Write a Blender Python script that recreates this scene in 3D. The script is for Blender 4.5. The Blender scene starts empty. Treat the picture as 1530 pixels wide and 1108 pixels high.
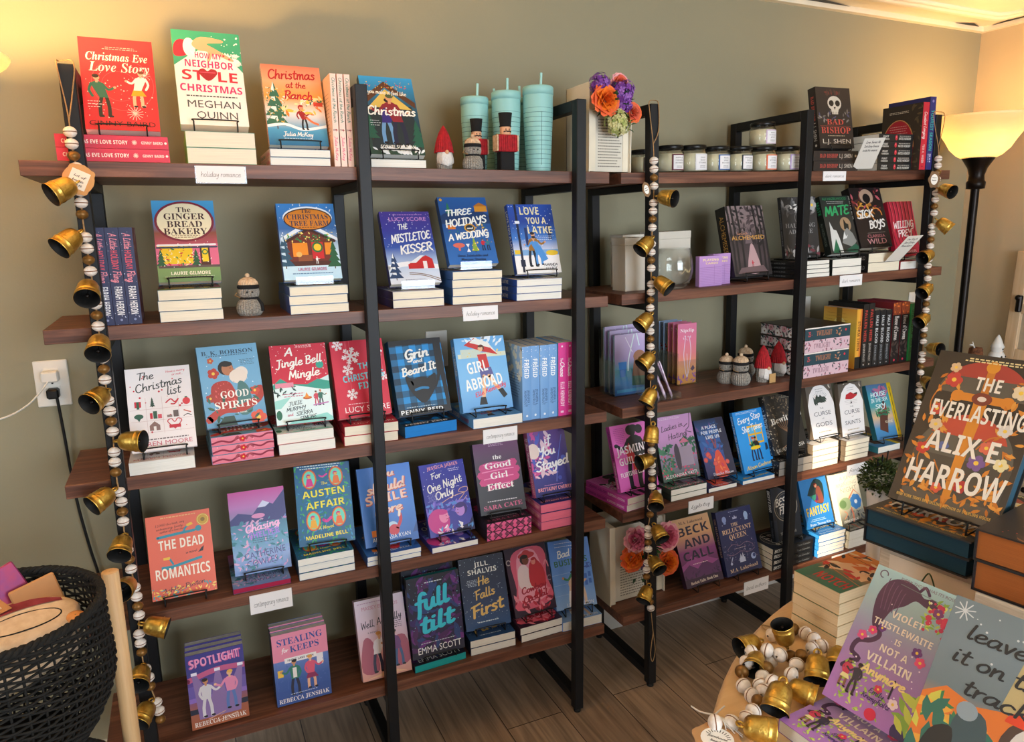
import bpy, bmesh, math, random
from mathutils import Vector, Matrix
from mathutils.geometry import tessellate_polygon

scene = bpy.context.scene
COL = scene.collection
R = math.radians

# ---------------------------------------------------------------- camera
CAM = Vector((0.1567, -1.6954, 1.4281))
YAW, PITCH, ROLL, FPX = -0.4286, -0.1959, -0.0150, 1077.05
IMG_W, IMG_H = 1530.0, 1108.0
_f = Vector((-math.sin(YAW)*math.cos(PITCH), math.cos(YAW)*math.cos(PITCH), math.sin(PITCH)))
_r = Vector((math.cos(YAW), math.sin(YAW), 0)); _u = _r.cross(_f)
CR = _r*math.cos(ROLL) + _u*math.sin(ROLL)
CU = -_r*math.sin(ROLL) + _u*math.cos(ROLL)
CF = _f
cam_data = bpy.data.cameras.new('camera'); cam = bpy.data.objects.new('camera', cam_data); COL.objects.link(cam)
cam.matrix_world = Matrix((( CR.x, CU.x, -CF.x, CAM.x), (CR.y, CU.y, -CF.y, CAM.y), (CR.z, CU.z, -CF.z, CAM.z), (0, 0, 0, 1)))
cam_data.sensor_fit = 'HORIZONTAL'; cam_data.sensor_width = 36.0
cam_data.lens = 36.0*FPX/IMG_W
cam_data.clip_start = 0.05
scene.camera = cam

# ---------------------------------------------------------------- exposure, world, daylight
scene.cycles.transparent_max_bounces = 32
vs = scene.view_settings
scene.display_settings.display_device = 'sRGB'
vs.view_transform = 'Standard'; vs.look = 'None'; vs.gamma = 1.0; vs.use_curve_mapping = False
vs.exposure = 0.22
world = bpy.data.worlds.new('world'); scene.world = world; world.use_nodes = True
world.node_tree.nodes['Background'].inputs[0].default_value = (0.55, 0.68, 1.0, 1)
world.node_tree.nodes['Background'].inputs[1].default_value = 1.0

def light(name, typ, loc, energy, color, direction=None, **kw):
    d = bpy.data.lights.new(name, typ); d.energy = energy; d.color = color
    o = bpy.data.objects.new(name, d); COL.objects.link(o); o.location = loc
    if direction: o.rotation_euler = Vector(direction).to_track_quat('-Z', 'Y').to_euler()
    for k, v in kw.items(): setattr(d, k, v)
    return o
XL, XR, YF, YB, ZC = -2.2, 3.18, -3.7, 0.332, 2.184       # the room
SUN_DIR = Vector((0.88, 0.48, -0.25)).normalized()
light('sun', 'SUN', (-3, -3, 3), 10.0, (1.0, 0.80, 0.55), SUN_DIR, angle=0.012)
# daylight in the two window openings
light('window_daylight_left', 'AREA', (XL+0.03, -1.62, 1.35), 22, (0.80, 0.90, 1.0), (1, 0.25, -0.12), shape='RECTANGLE', size=0.9, size_y=1.1)
light('window_daylight_front', 'AREA', (1.4, YF+0.03, 1.35), 96, (0.80, 0.90, 1.0), (0, 1, -0.05), shape='RECTANGLE', size=2.2, size_y=1.2)

# ---------------------------------------------------------------- materials
def lin(h):
    if not isinstance(h, str): return tuple(h[:3])
    h = h.lstrip('#')
    c = [int(h[i:i+2], 16)/255 for i in (0, 2, 4)]
    return tuple(x/12.92 if x <= 0.04045 else ((x+0.055)/1.055)**2.4 for x in c)
MATS = {}
def mat(name, color='#888888', rough=0.5, metal=0.0, var=0.08, scale=30.0, bump=0.0, bscale=None, trans=0.0, ior=1.45, emit=None, estr=0.0, stretch=None, coat=0.0, color2=None, alpha=1.0, sss=0.0):
    if name in MATS: return MATS[name]
    m = bpy.data.materials.new(name); m.use_nodes = True; nt = m.node_tree; N = nt.nodes; Lk = nt.links
    b = N['Principled BSDF']; c = lin(color)
    c2 = lin(color2) if color2 else tuple(x*(1-var) for x in c)
    tc = N.new('ShaderNodeTexCoord'); mp = N.new('ShaderNodeMapping'); Lk.new(tc.outputs['Object'], mp.inputs[0])
    if stretch: mp.inputs['Scale'].default_value = stretch
    nz = N.new('ShaderNodeTexNoise'); nz.inputs['Scale'].default_value = scale; nz.inputs['Detail'].default_value = 4; Lk.new(mp.outputs[0], nz.inputs[0])
    rp = N.new('ShaderNodeValToRGB'); rp.color_ramp.elements[0].position = 0.35; rp.color_ramp.elements[1].position = 0.65
    rp.color_ramp.elements[0].color = (*c2, 1); rp.color_ramp.elements[1].color = (*c, 1)
    Lk.new(nz.outputs[0], rp.inputs[0]); Lk.new(rp.outputs[0], b.inputs['Base Color'])
    b.inputs['Roughness'].default_value = rough; b.inputs['Metallic'].default_value = metal
    b.inputs['Transmission Weight'].default_value = trans; b.inputs['IOR'].default_value = ior
    b.inputs['Coat Weight'].default_value = coat
    b.inputs['Alpha'].default_value = alpha
    if sss: b.inputs['Subsurface Weight'].default_value = sss; b.inputs['Subsurface Radius'].default_value = (.01, .008, .005)
    if emit:
        b.inputs['Emission Color'].default_value = (*lin(emit), 1); b.inputs['Emission Strength'].default_value = estr
    if bump:
        n2 = N.new('ShaderNodeTexNoise'); n2.inputs['Scale'].default_value = bscale or scale*4; n2.inputs['Detail'].default_value = 5
        Lk.new(mp.outputs[0], n2.inputs[0]); bp = N.new('ShaderNodeBump'); bp.inputs['Strength'].default_value = bump; bp.inputs['Distance'].default_value = 0.002
        Lk.new(n2.outputs[0], bp.inputs['Height']); Lk.new(bp.outputs[0], b.inputs['Normal'])
    MATS[name] = m
    return m

def print_mat(name, rough, coat):
    m = bpy.data.materials.new(name); m.use_nodes = True; nt = m.node_tree; N = nt.nodes; Lk = nt.links; b = N['Principled BSDF']
    at = N.new('ShaderNodeAttribute'); at.attribute_name = 'Col'
    nz = N.new('ShaderNodeTexNoise'); nz.inputs['Scale'].default_value = 260; mx = N.new('ShaderNodeMixRGB'); mx.blend_type = 'MULTIPLY'; mx.inputs[0].default_value = 0.06
    Lk.new(at.outputs['Color'], mx.inputs[1]); Lk.new(nz.outputs[0], mx.inputs[2]); Lk.new(mx.outputs[0], b.inputs['Base Color'])
    b.inputs['Roughness'].default_value = rough; b.inputs['Coat Weight'].default_value = coat; b.inputs['Coat Roughness'].default_value = 0.25
    MATS[name] = m
    return m
PRINT = print_mat('printed_cover', 0.5, 0.12)
PAPER = print_mat('printed_paper', 0.8, 0.0)

def pages_mat(name, color):
    m = bpy.data.materials.new(name); m.use_nodes = True; nt = m.node_tree; N = nt.nodes; Lk = nt.links; b = N['Principled BSDF']
    tc = N.new('ShaderNodeTexCoord'); mp = N.new('ShaderNodeMapping'); mp.inputs['Scale'].default_value = (4, 900, 4); Lk.new(tc.outputs['Object'], mp.inputs[0])
    nz = N.new('ShaderNodeTexNoise'); nz.inputs['Scale'].default_value = 2.0; Lk.new(mp.outputs[0], nz.inputs[0])
    rp = N.new('ShaderNodeValToRGB'); c = lin(color)
    rp.color_ramp.elements[0].color = (*[x*0.8 for x in c], 1); rp.color_ramp.elements[1].color = (*c, 1); rp.color_ramp.elements[0].position = 0.3; rp.color_ramp.elements[1].position = 0.6
    Lk.new(nz.outputs[0], rp.inputs[0]); Lk.new(rp.outputs[0], b.inputs['Base Color']); b.inputs['Roughness'].default_value = 0.85
    MATS[name] = m
    return m
PAGES = {k: pages_mat('pages_'+k, v) for k, v in {'cream': '#e9dfc9', 'white': '#e9e6dd', 'pink': '#e8708c', 'rose': '#e08a9a', 'blue': '#1478c4', 'teal': '#12a0a0', 'wine': '#a01240', 'petrol': '#123f52', 'orange': '#a45a20', 'tan': '#e6cfa6', 'grey': '#8d857c', 'dark': '#2a2624'}.items()}

def wood_mat(name, c1, c2, c3, axis='X', scale=1.0, rough=0.45):
    m = bpy.data.materials.new(name); m.use_nodes = True; nt = m.node_tree; N = nt.nodes; Lk = nt.links; b = N['Principled BSDF']
    tc = N.new('ShaderNodeTexCoord'); mp = N.new('ShaderNodeMapping')
    s = {'X': (1.2, 26, 26), 'Y': (26, 1.2, 26), 'Z': (26, 26, 1.2)}[axis]
    mp.inputs['Scale'].default_value = tuple(q*scale for q in s); Lk.new(tc.outputs['Object'], mp.inputs[0])
    nz = N.new('ShaderNodeTexNoise'); nz.inputs['Scale'].default_value = 2.2; nz.inputs['Detail'].default_value = 8; nz.inputs['Roughness'].default_value = 0.65; nz.inputs['Distortion'].default_value = 0.6
    Lk.new(mp.outputs[0], nz.inputs[0])
    rp = N.new('ShaderNodeValToRGB'); e = rp.color_ramp.elements
    e[0].position = 0.3; e[0].color = (*lin(c1), 1); e[1].position = 0.72; e[1].color = (*lin(c3), 1)
    k = e.new(0.5); k.color = (*lin(c2), 1)
    Lk.new(nz.outputs[0], rp.inputs[0]); Lk.new(rp.outputs[0], b.inputs['Base Color'])
    b.inputs['Roughness'].default_value = rough
    bp = N.new('ShaderNodeBump'); bp.inputs['Strength'].default_value = 0.15; bp.inputs['Distance'].default_value = 0.001; Lk.new(nz.outputs[0], bp.inputs['Height']); Lk.new(bp.outputs[0], b.inputs['Normal'])
    MATS[name] = m
    return m
WALNUT = wood_mat('walnut_board', '#3e2218', '#663d2c', '#8a5a42')
TABLEWOOD = wood_mat('pale_wood_top', '#cba674', '#d9b684', '#e4c698', 'X', 0.5, 0.35)
PINE = wood_mat('pine_dowel', '#b98e60', '#cfa878', '#ddbb90', 'Z', 0.7, 0.6)
FRAMEWOOD = wood_mat('pale_frame_wood', '#a98a68', '#c4a682', '#d2b898', 'Z', 0.7, 0.6)

def floor_mat():
    m = bpy.data.materials.new('plank_floor'); m.use_nodes = True; nt = m.node_tree; N = nt.nodes; Lk = nt.links; b = N['Principled BSDF']
    tc = N.new('ShaderNodeTexCoord'); mp = N.new('ShaderNodeMapping'); mp.inputs['Rotation'].default_value = (0, 0, R(90)); Lk.new(tc.outputs['Object'], mp.inputs[0])
    br = N.new('ShaderNodeTexBrick'); br.inputs['Scale'].default_value = 1.0; br.inputs['Brick Width'].default_value = 1.25; br.inputs['Row Height'].default_value = 0.18
    br.inputs['Mortar Size'].default_value = 0.0015; br.inputs['Color1'].default_value = (*lin('#a8937e'), 1); br.inputs['Color2'].default_value = (*lin('#97826f'), 1); br.inputs['Mortar'].default_value = (*lin('#3d3129'), 1); br.offset = 0.37
    Lk.new(mp.outputs[0], br.inputs[0])
    mp2 = N.new('ShaderNodeMapping'); mp2.inputs['Scale'].default_value = (30, 1.6, 1); Lk.new(tc.outputs['Object'], mp2.inputs[0])
    nz = N.new('ShaderNodeTexNoise'); nz.inputs['Scale'].default_value = 2.0; nz.inputs['Detail'].default_value = 8; nz.inputs['Distortion'].default_value = 0.8; Lk.new(mp2.outputs[0], nz.inputs[0])
    rp = N.new('ShaderNodeValToRGB'); rp.color_ramp.elements[0].position = 0.3; rp.color_ramp.elements[1].position = 0.7
    rp.color_ramp.elements[0].color = (0.55, 0.52, 0.5, 1); rp.color_ramp.elements[1].color = (1.15, 1.1, 1.05, 1); Lk.new(nz.outputs[0], rp.inputs[0])
    mx = N.new('ShaderNodeMixRGB'); mx.blend_type = 'MULTIPLY'; mx.inputs[0].default_value = 1; Lk.new(br.outputs[0], mx.inputs[1]); Lk.new(rp.outputs[0], mx.inputs[2])
    Lk.new(mx.outputs[0], b.inputs['Base Color']); b.inputs['Roughness'].default_value = 0.42
    MATS['plank_floor'] = m
    return m
FLOOR = floor_mat()
WALL = mat('sage_wall_paint', '#918b72', 0.75, var=0.04, scale=3, bump=0.12, bscale=180)
WALLR = mat('cream_wall_paint', '#bba98c', 0.8, var=0.03, scale=3, bump=0.1, bscale=180)
CEIL = mat('cream_ceiling', '#e6dcc6', 0.7, var=0.03)
TRIM = mat('white_trim', '#dcdcd8', 0.5, var=0.03)
METAL = mat('black_powder_metal', '#17181b', 0.5, 0.3, var=0.15, bump=0.05, bscale=400)
WIRE = mat('black_wire', '#0c0c0d', 0.4, 0.2)
BRASS = mat('antique_brass', '#d4b058', 0.36, 0.9, color2='#b08838', scale=60, bump=0.5, bscale=150)
BELLIN = mat('dark_bell_inside', '#0d0b09', 0.7)
BEADW = mat('whitewashed_bead', '#ece4dc', 0.75, color2='#d8ccc0', scale=120)
BEADS = mat('bead_brown_groove', '#7a5236', 0.8)
BEADB = mat('bronze_bead', '#8a6434', 0.4, 0.45, color2='#74501f', scale=80)
TWINE = mat('jute_twine', '#a98458', 0.9, var=0.25, scale=300)
WHITE = mat('white_plastic', '#e8e4da', 0.4, var=0.02)
BLACK = mat('black_rubber', '#0a0a0a', 0.5)
def clear_mat(name, tint, ior):
    m = bpy.data.materials.new(name); m.use_nodes = True; nt = m.node_tree; N = nt.nodes; Lk = nt.links
    for n in list(N): N.remove(n)
    out = N.new('ShaderNodeOutputMaterial'); t = N.new('ShaderNodeBsdfTransparent'); g = N.new('ShaderNodeBsdfGlossy'); mx = N.new('ShaderNodeMixShader'); pass
    t.inputs[0].default_value = (*tint, 1); g.inputs['Roughness'].default_value = .04
    lw = N.new('ShaderNodeLayerWeight'); pw = N.new('ShaderNodeMath'); pw.operation = 'POWER'; pw.inputs[1].default_value = 3.2; sc = N.new('ShaderNodeMath'); sc.operation = 'MULTIPLY_ADD'; sc.inputs[1].default_value = .8; sc.inputs[2].default_value = .035*ior
    Lk.new(lw.outputs['Facing'], pw.inputs[0]); Lk.new(pw.outputs[0], sc.inputs[0]); Lk.new(sc.outputs[0], mx.inputs[0]); Lk.new(t.outputs[0], mx.inputs[1]); Lk.new(g.outputs[0], mx.inputs[2]); Lk.new(mx.outputs[0], out.inputs[0])
    MATS[name] = m; return m
ACRYL = clear_mat('clear_acrylic', (.93, .95, .96), 1.35)
GLASS = clear_mat('clear_glass', (.96, .97, .96), 1.4)

# ---------------------------------------------------------------- mesh helpers
class MB:
    """collects faces (with material slot and optional corner colours) into one mesh"""
    def __init__(s): s.v = []; s.f = []; s.m = []; s.c = []; s.smooth = []
    def add(s, vs, fs, mi=0, col=None, smooth=False):
        o = len(s.v); s.v += [tuple(x) for x in vs]
        for f in fs:
            s.f.append(tuple(i+o for i in f)); s.m.append(mi); s.c.append(col); s.smooth.append(smooth)
        return s
    def box(s, x0, y0, z0, x1, y1, z1, mi=0, col=None, mtx=None):
        vs = [Vector(p) for p in ((x0,y0,z0),(x1,y0,z0),(x1,y1,z0),(x0,y1,z0),(x0,y0,z1),(x1,y0,z1),(x1,y1,z1),(x0,y1,z1))]
        if mtx: vs = [mtx @ p for p in vs]
        return s.add(vs, [(0,3,2,1),(4,5,6,7),(0,1,5,4),(1,2,6,5),(2,3,7,6),(3,0,4,7)], mi, col)
    def bbox(s, x0, y0, z0, x1, y1, z1, b=0.002, mi=0, col=None, mtx=None):
        """box with chamfered edges"""
        xs, ys, zs = (x0, x1), (y0, y1), (z0, z1); vs = []; idx = {}
        for i in (0,1):
            for j in (0,1):
                for k in (0,1):
                    si, sj, sk = (1,-1)[i], (1,-1)[j], (1,-1)[k]
                    for a in range(3):
                        p = [xs[i]+si*b, ys[j]+sj*b, zs[k]+sk*b]; p[a] = (xs[i], ys[j], zs[k])[a]
                        idx[i,j,k,a] = len(vs); vs.append(mtx @ Vector(p) if mtx else Vector(p))
        fs = []
        for a in range(3):
            o = [q for q in range(3) if q != a]
            for side in (0,1):
                def key(p, q):
                    t = [0,0,0]; t[a] = side; t[o[0]] = p; t[o[1]] = q; return idx[t[0],t[1],t[2],a]
                f = [key(0,0), key(1,0), key(1,1), key(0,1)]
                fs.append(f)
        for a in range(3):
            b1, b2 = [q for q in range(3) if q != a]
            for p in (0,1):
                for q in (0,1):
                    def key(e, axis):
                        t = [0,0,0]; t[a] = e; t[b1] = p; t[b2] = q; return idx[t[0],t[1],t[2],axis]
                    fs.append([key(0,b1), key(1,b1), key(1,b2), key(0,b2)])
        for i in (0,1):
            for j in (0,1):
                for k in (0,1): fs.append([idx[i,j,k,0], idx[i,j,k,1], idx[i,j,k,2]])
        s.add(vs, fs, mi, col); s.fix = True
        return s
    def tube(s, pts, r, n=8, mi=0, col=None, closed=False, caps=True, smooth=True):
        pts = [Vector(p) for p in pts]; m = len(pts); rs = r if isinstance(r, (list, tuple)) else [r]*m
        vs = []; up = None
        for i, p in enumerate(pts):
            if closed: t = pts[(i+1) % m]-pts[i-1]
            else: t = pts[min(i+1, m-1)]-pts[max(i-1, 0)]
            if t.length < 1e-9: t = Vector((0,0,1))
            t.normalize()
            if up is None: up = Vector((0,0,1)) if abs(t.z) < 0.9 else Vector((1,0,0))
            a = t.cross(up)
            if a.length < 1e-6: a = t.cross(Vector((0.3,1,0.2)))
            a.normalize(); b = a.cross(t); up = b
            for k in range(n):
                q = 2*math.pi*k/n; vs.append(p+a*(rs[i]*math.cos(q))+b*(rs[i]*math.sin(q)))
        fs = []
        for i in range(m if closed else m-1):
            j = (i+1) % m
            for k in range(n): fs.append((i*n+k, i*n+(k+1) % n, j*n+(k+1) % n, j*n+k))
        s.add(vs, fs, mi, col, smooth)
        if caps and not closed: s.add(vs[:n], [tuple(range(n))], mi, col); s.add(vs[-n:], [tuple(reversed(range(n)))], mi, col)
        return s
    def lathe(s, prof, n=24, mi=0, mtx=None, col=None, smooth=True, rfun=None):
        """prof: (r, z[, slot]) rows; slot is the slot of the band to the next row"""
        vs = []; P = len(prof)
        for i, pr in enumerate(prof):
            for k in range(n):
                a = 2*math.pi*k/n; r = pr[0]*(rfun(a, i) if rfun else 1)
                p = Vector((r*math.cos(a), r*math.sin(a), pr[1])); vs.append(mtx @ p if mtx else p)
        o = len(s.v); s.v += [tuple(x) for x in vs]
        for i in range(P-1):
            sl = prof[i][2] if len(prof[i]) > 2 else mi
            for k in range(n):
                s.f.append((o+i*n+k, o+i*n+(k+1) % n, o+(i+1)*n+(k+1) % n, o+(i+1)*n+k)); s.m.append(sl); s.c.append(col); s.smooth.append(smooth)
        return s
    def ball(s, c, r, n=12, mi=0, col=None, sc=(1,1,1)):
        rows = max(5, n//2); prof = [(max(1e-5, math.sin(math.pi*i/rows)), -math.cos(math.pi*i/rows)) for i in range(rows+1)]
        M = Matrix.Translation(Vector(c)) @ Matrix.Diagonal((r*sc[0], r*sc[1], r*sc[2], 1))
        return s.lathe(prof, n, mi, M, col)
    def build(s, name, mats, parent=None, mtx=None, recalc=True):
        me = bpy.data.meshes.new(name); me.from_pydata(s.v, [], s.f)
        for m in (mats if isinstance(mats, (list, tuple)) else [mats]): me.materials.append(m)
        me.polygons.foreach_set('material_index', s.m); me.polygons.foreach_set('use_smooth', s.smooth)
        if any(c is not None for c in s.c):
            at = me.color_attributes.new('Col', 'FLOAT_COLOR', 'CORNER'); buf = []
            for f, c in zip(s.f, s.c):
                if c is None: c = (1, 1, 1)
                if isinstance(c[0], (tuple, list)): [buf.extend((*q, 1)) for q in c]
                else: buf += [c[0], c[1], c[2], 1]*len(f)
            at.data.foreach_set('color', buf)
        me.update()
        if getattr(s, 'fix', False) and recalc:
            bm = bmesh.new(); bm.from_mesh(me); bmesh.ops.recalc_face_normals(bm, faces=bm.faces); bm.to_mesh(me); bm.free()
        o = bpy.data.objects.new(name, me); COL.objects.link(o)
        if parent: o.parent = parent
        if mtx is not None: o.matrix_basis = mtx
        return o
def empty(name, mtx, label=None, cat=None, group=None):
    o = bpy.data.objects.new(name, None); COL.objects.link(o); o.matrix_basis = mtx; o.empty_display_size = 0.05
    return tag(o, label, cat, group)
def tag(o, label=None, cat=None, group=None, kind=None):
    if label: o['label'] = label
    if cat: o['category'] = cat
    if group: o['group'] = group
    if kind: o['kind'] = kind
    return o
KIDS = {}
def kids(o): return [c for c in o.children]
def dup(o, mtx, label, group=None, parent=None):
    c = o.copy(); COL.objects.link(c); c.parent = parent
    if parent is None: c.matrix_basis = mtx
    if label: c['label'] = label
    if group: c['group'] = group
    for ch in o.children: dup(ch, None, None, None, c)
    return c
def Tm(*p): return Matrix.Translation(Vector(p))
def Rz(a): return Matrix.Rotation(a, 4, 'Z')
def Rx(a): return Matrix.Rotation(a, 4, 'X')
def Ry(a): return Matrix.Rotation(a, 4, 'Y')

# ---------------------------------------------------------------- where a photo point meets a shelf, a table, a wall
FA = Matrix.Identity(4)
FB = Tm(1.3928, 0.0058, 0.0024) @ Rz(-0.0007) @ Ry(-0.0234)
def ray(px, py): return CF + CR*((px-IMG_W/2)/FPX) - CU*((py-IMG_H/2)/FPX)
def loc_ray(F, p):
    Fi = F.inverted(); return Fi @ CAM, Fi.to_3x3() @ ray(*p)
def on_z(F, p, z): c, d = loc_ray(F, p); return c + d*((z-c.z)/d.z)
def on_y(F, p, y): c, d = loc_ray(F, p); return c + d*((y-c.y)/d.y)
def on_plane(F, p, q, n): c, d = loc_ray(F, p); return c + d*(((q-c).dot(n))/d.dot(n))
def clamp(x, a, b): return max(a, min(b, x))

# ---------------------------------------------------------------- lettering
FONT_BASE = {'s': None, 'b': (0x1d5d4, 0x1d5ee, 0x1d7ec), 'r': (0x1d400, 0x1d41a, 0x1d7ce), 'c': (0x1d4d0, 0x1d4ea, None), 'i': (0x1d468, 0x1d482, None), 'o': (0x1d63c, 0x1d656, None)}
def fchar(f, ch):
    b = FONT_BASE[f]
    if b:
        if 'A' <= ch <= 'Z': return chr(b[0]+ord(ch)-65)
        if 'a' <= ch <= 'z': return chr(b[1]+ord(ch)-97)
        if ch.isdigit() and b[2]: return chr(b[2]+ord(ch)-48)
    return ch
GLYPH = {}
def load_glyphs():
    """every glyph of every face, read once from tall one-letter-per-line texts"""
    chars = [chr(c) for c in list(range(65, 91))+list(range(97, 123))+list(range(48, 58))]+list(".,!?&'-:;@$/|()*+#")
    tmp = []; LS = 4.0
    for f in FONT_BASE:
        for n in (1, 2):
            c = bpy.data.curves.new('g', 'FONT'); c.body = '\n'.join(fchar(f, ch)*n for ch in chars); c.resolution_u = 2; c.fill_mode = 'FRONT'; c.space_line = LS
            o = bpy.data.objects.new('g', c); COL.objects.link(o); tmp.append((f, n, o, c))
    dg = bpy.context.evaluated_depsgraph_get(); w = {}
    for f, n, o, c in tmp:
        e = o.evaluated_get(dg); me = e.to_mesh(); me.calc_loop_triangles(); V = [(v.co.x, v.co.y) for v in me.vertices]
        row = [int(math.floor((1.6-y)/LS)) for x, y in V]; mx = {}
        for (x, y), r in zip(V, row): mx[r] = max(mx.get(r, -9), x)
        if n == 1:
            loc = {}
            for ch in chars: GLYPH[f, ch] = [[], [], 0.0]
            for i, ((x, y), r) in enumerate(zip(V, row)): g = GLYPH[f, chars[r]]; loc[i] = len(g[0]); g[0].append((x, y+r*LS))
            for t in me.loop_triangles: GLYPH[f, chars[row[t.vertices[0]]]][1].append(tuple(loc[i] for i in t.vertices))
            w[f] = mx
        else:
            for r, ch in enumerate(chars): GLYPH[f, ch][2] = max(.05, mx.get(r, 0)-w[f].get(r, 0))
        e.to_mesh_clear()
    for f, n, o, c in tmp: bpy.data.objects.remove(o); bpy.data.curves.remove(c)
load_glyphs()
CAPH = {f: max(v[1] for v in GLYPH[f, 'L' if f == 'c' else 'H'][0]) for f in FONT_BASE}

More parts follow.
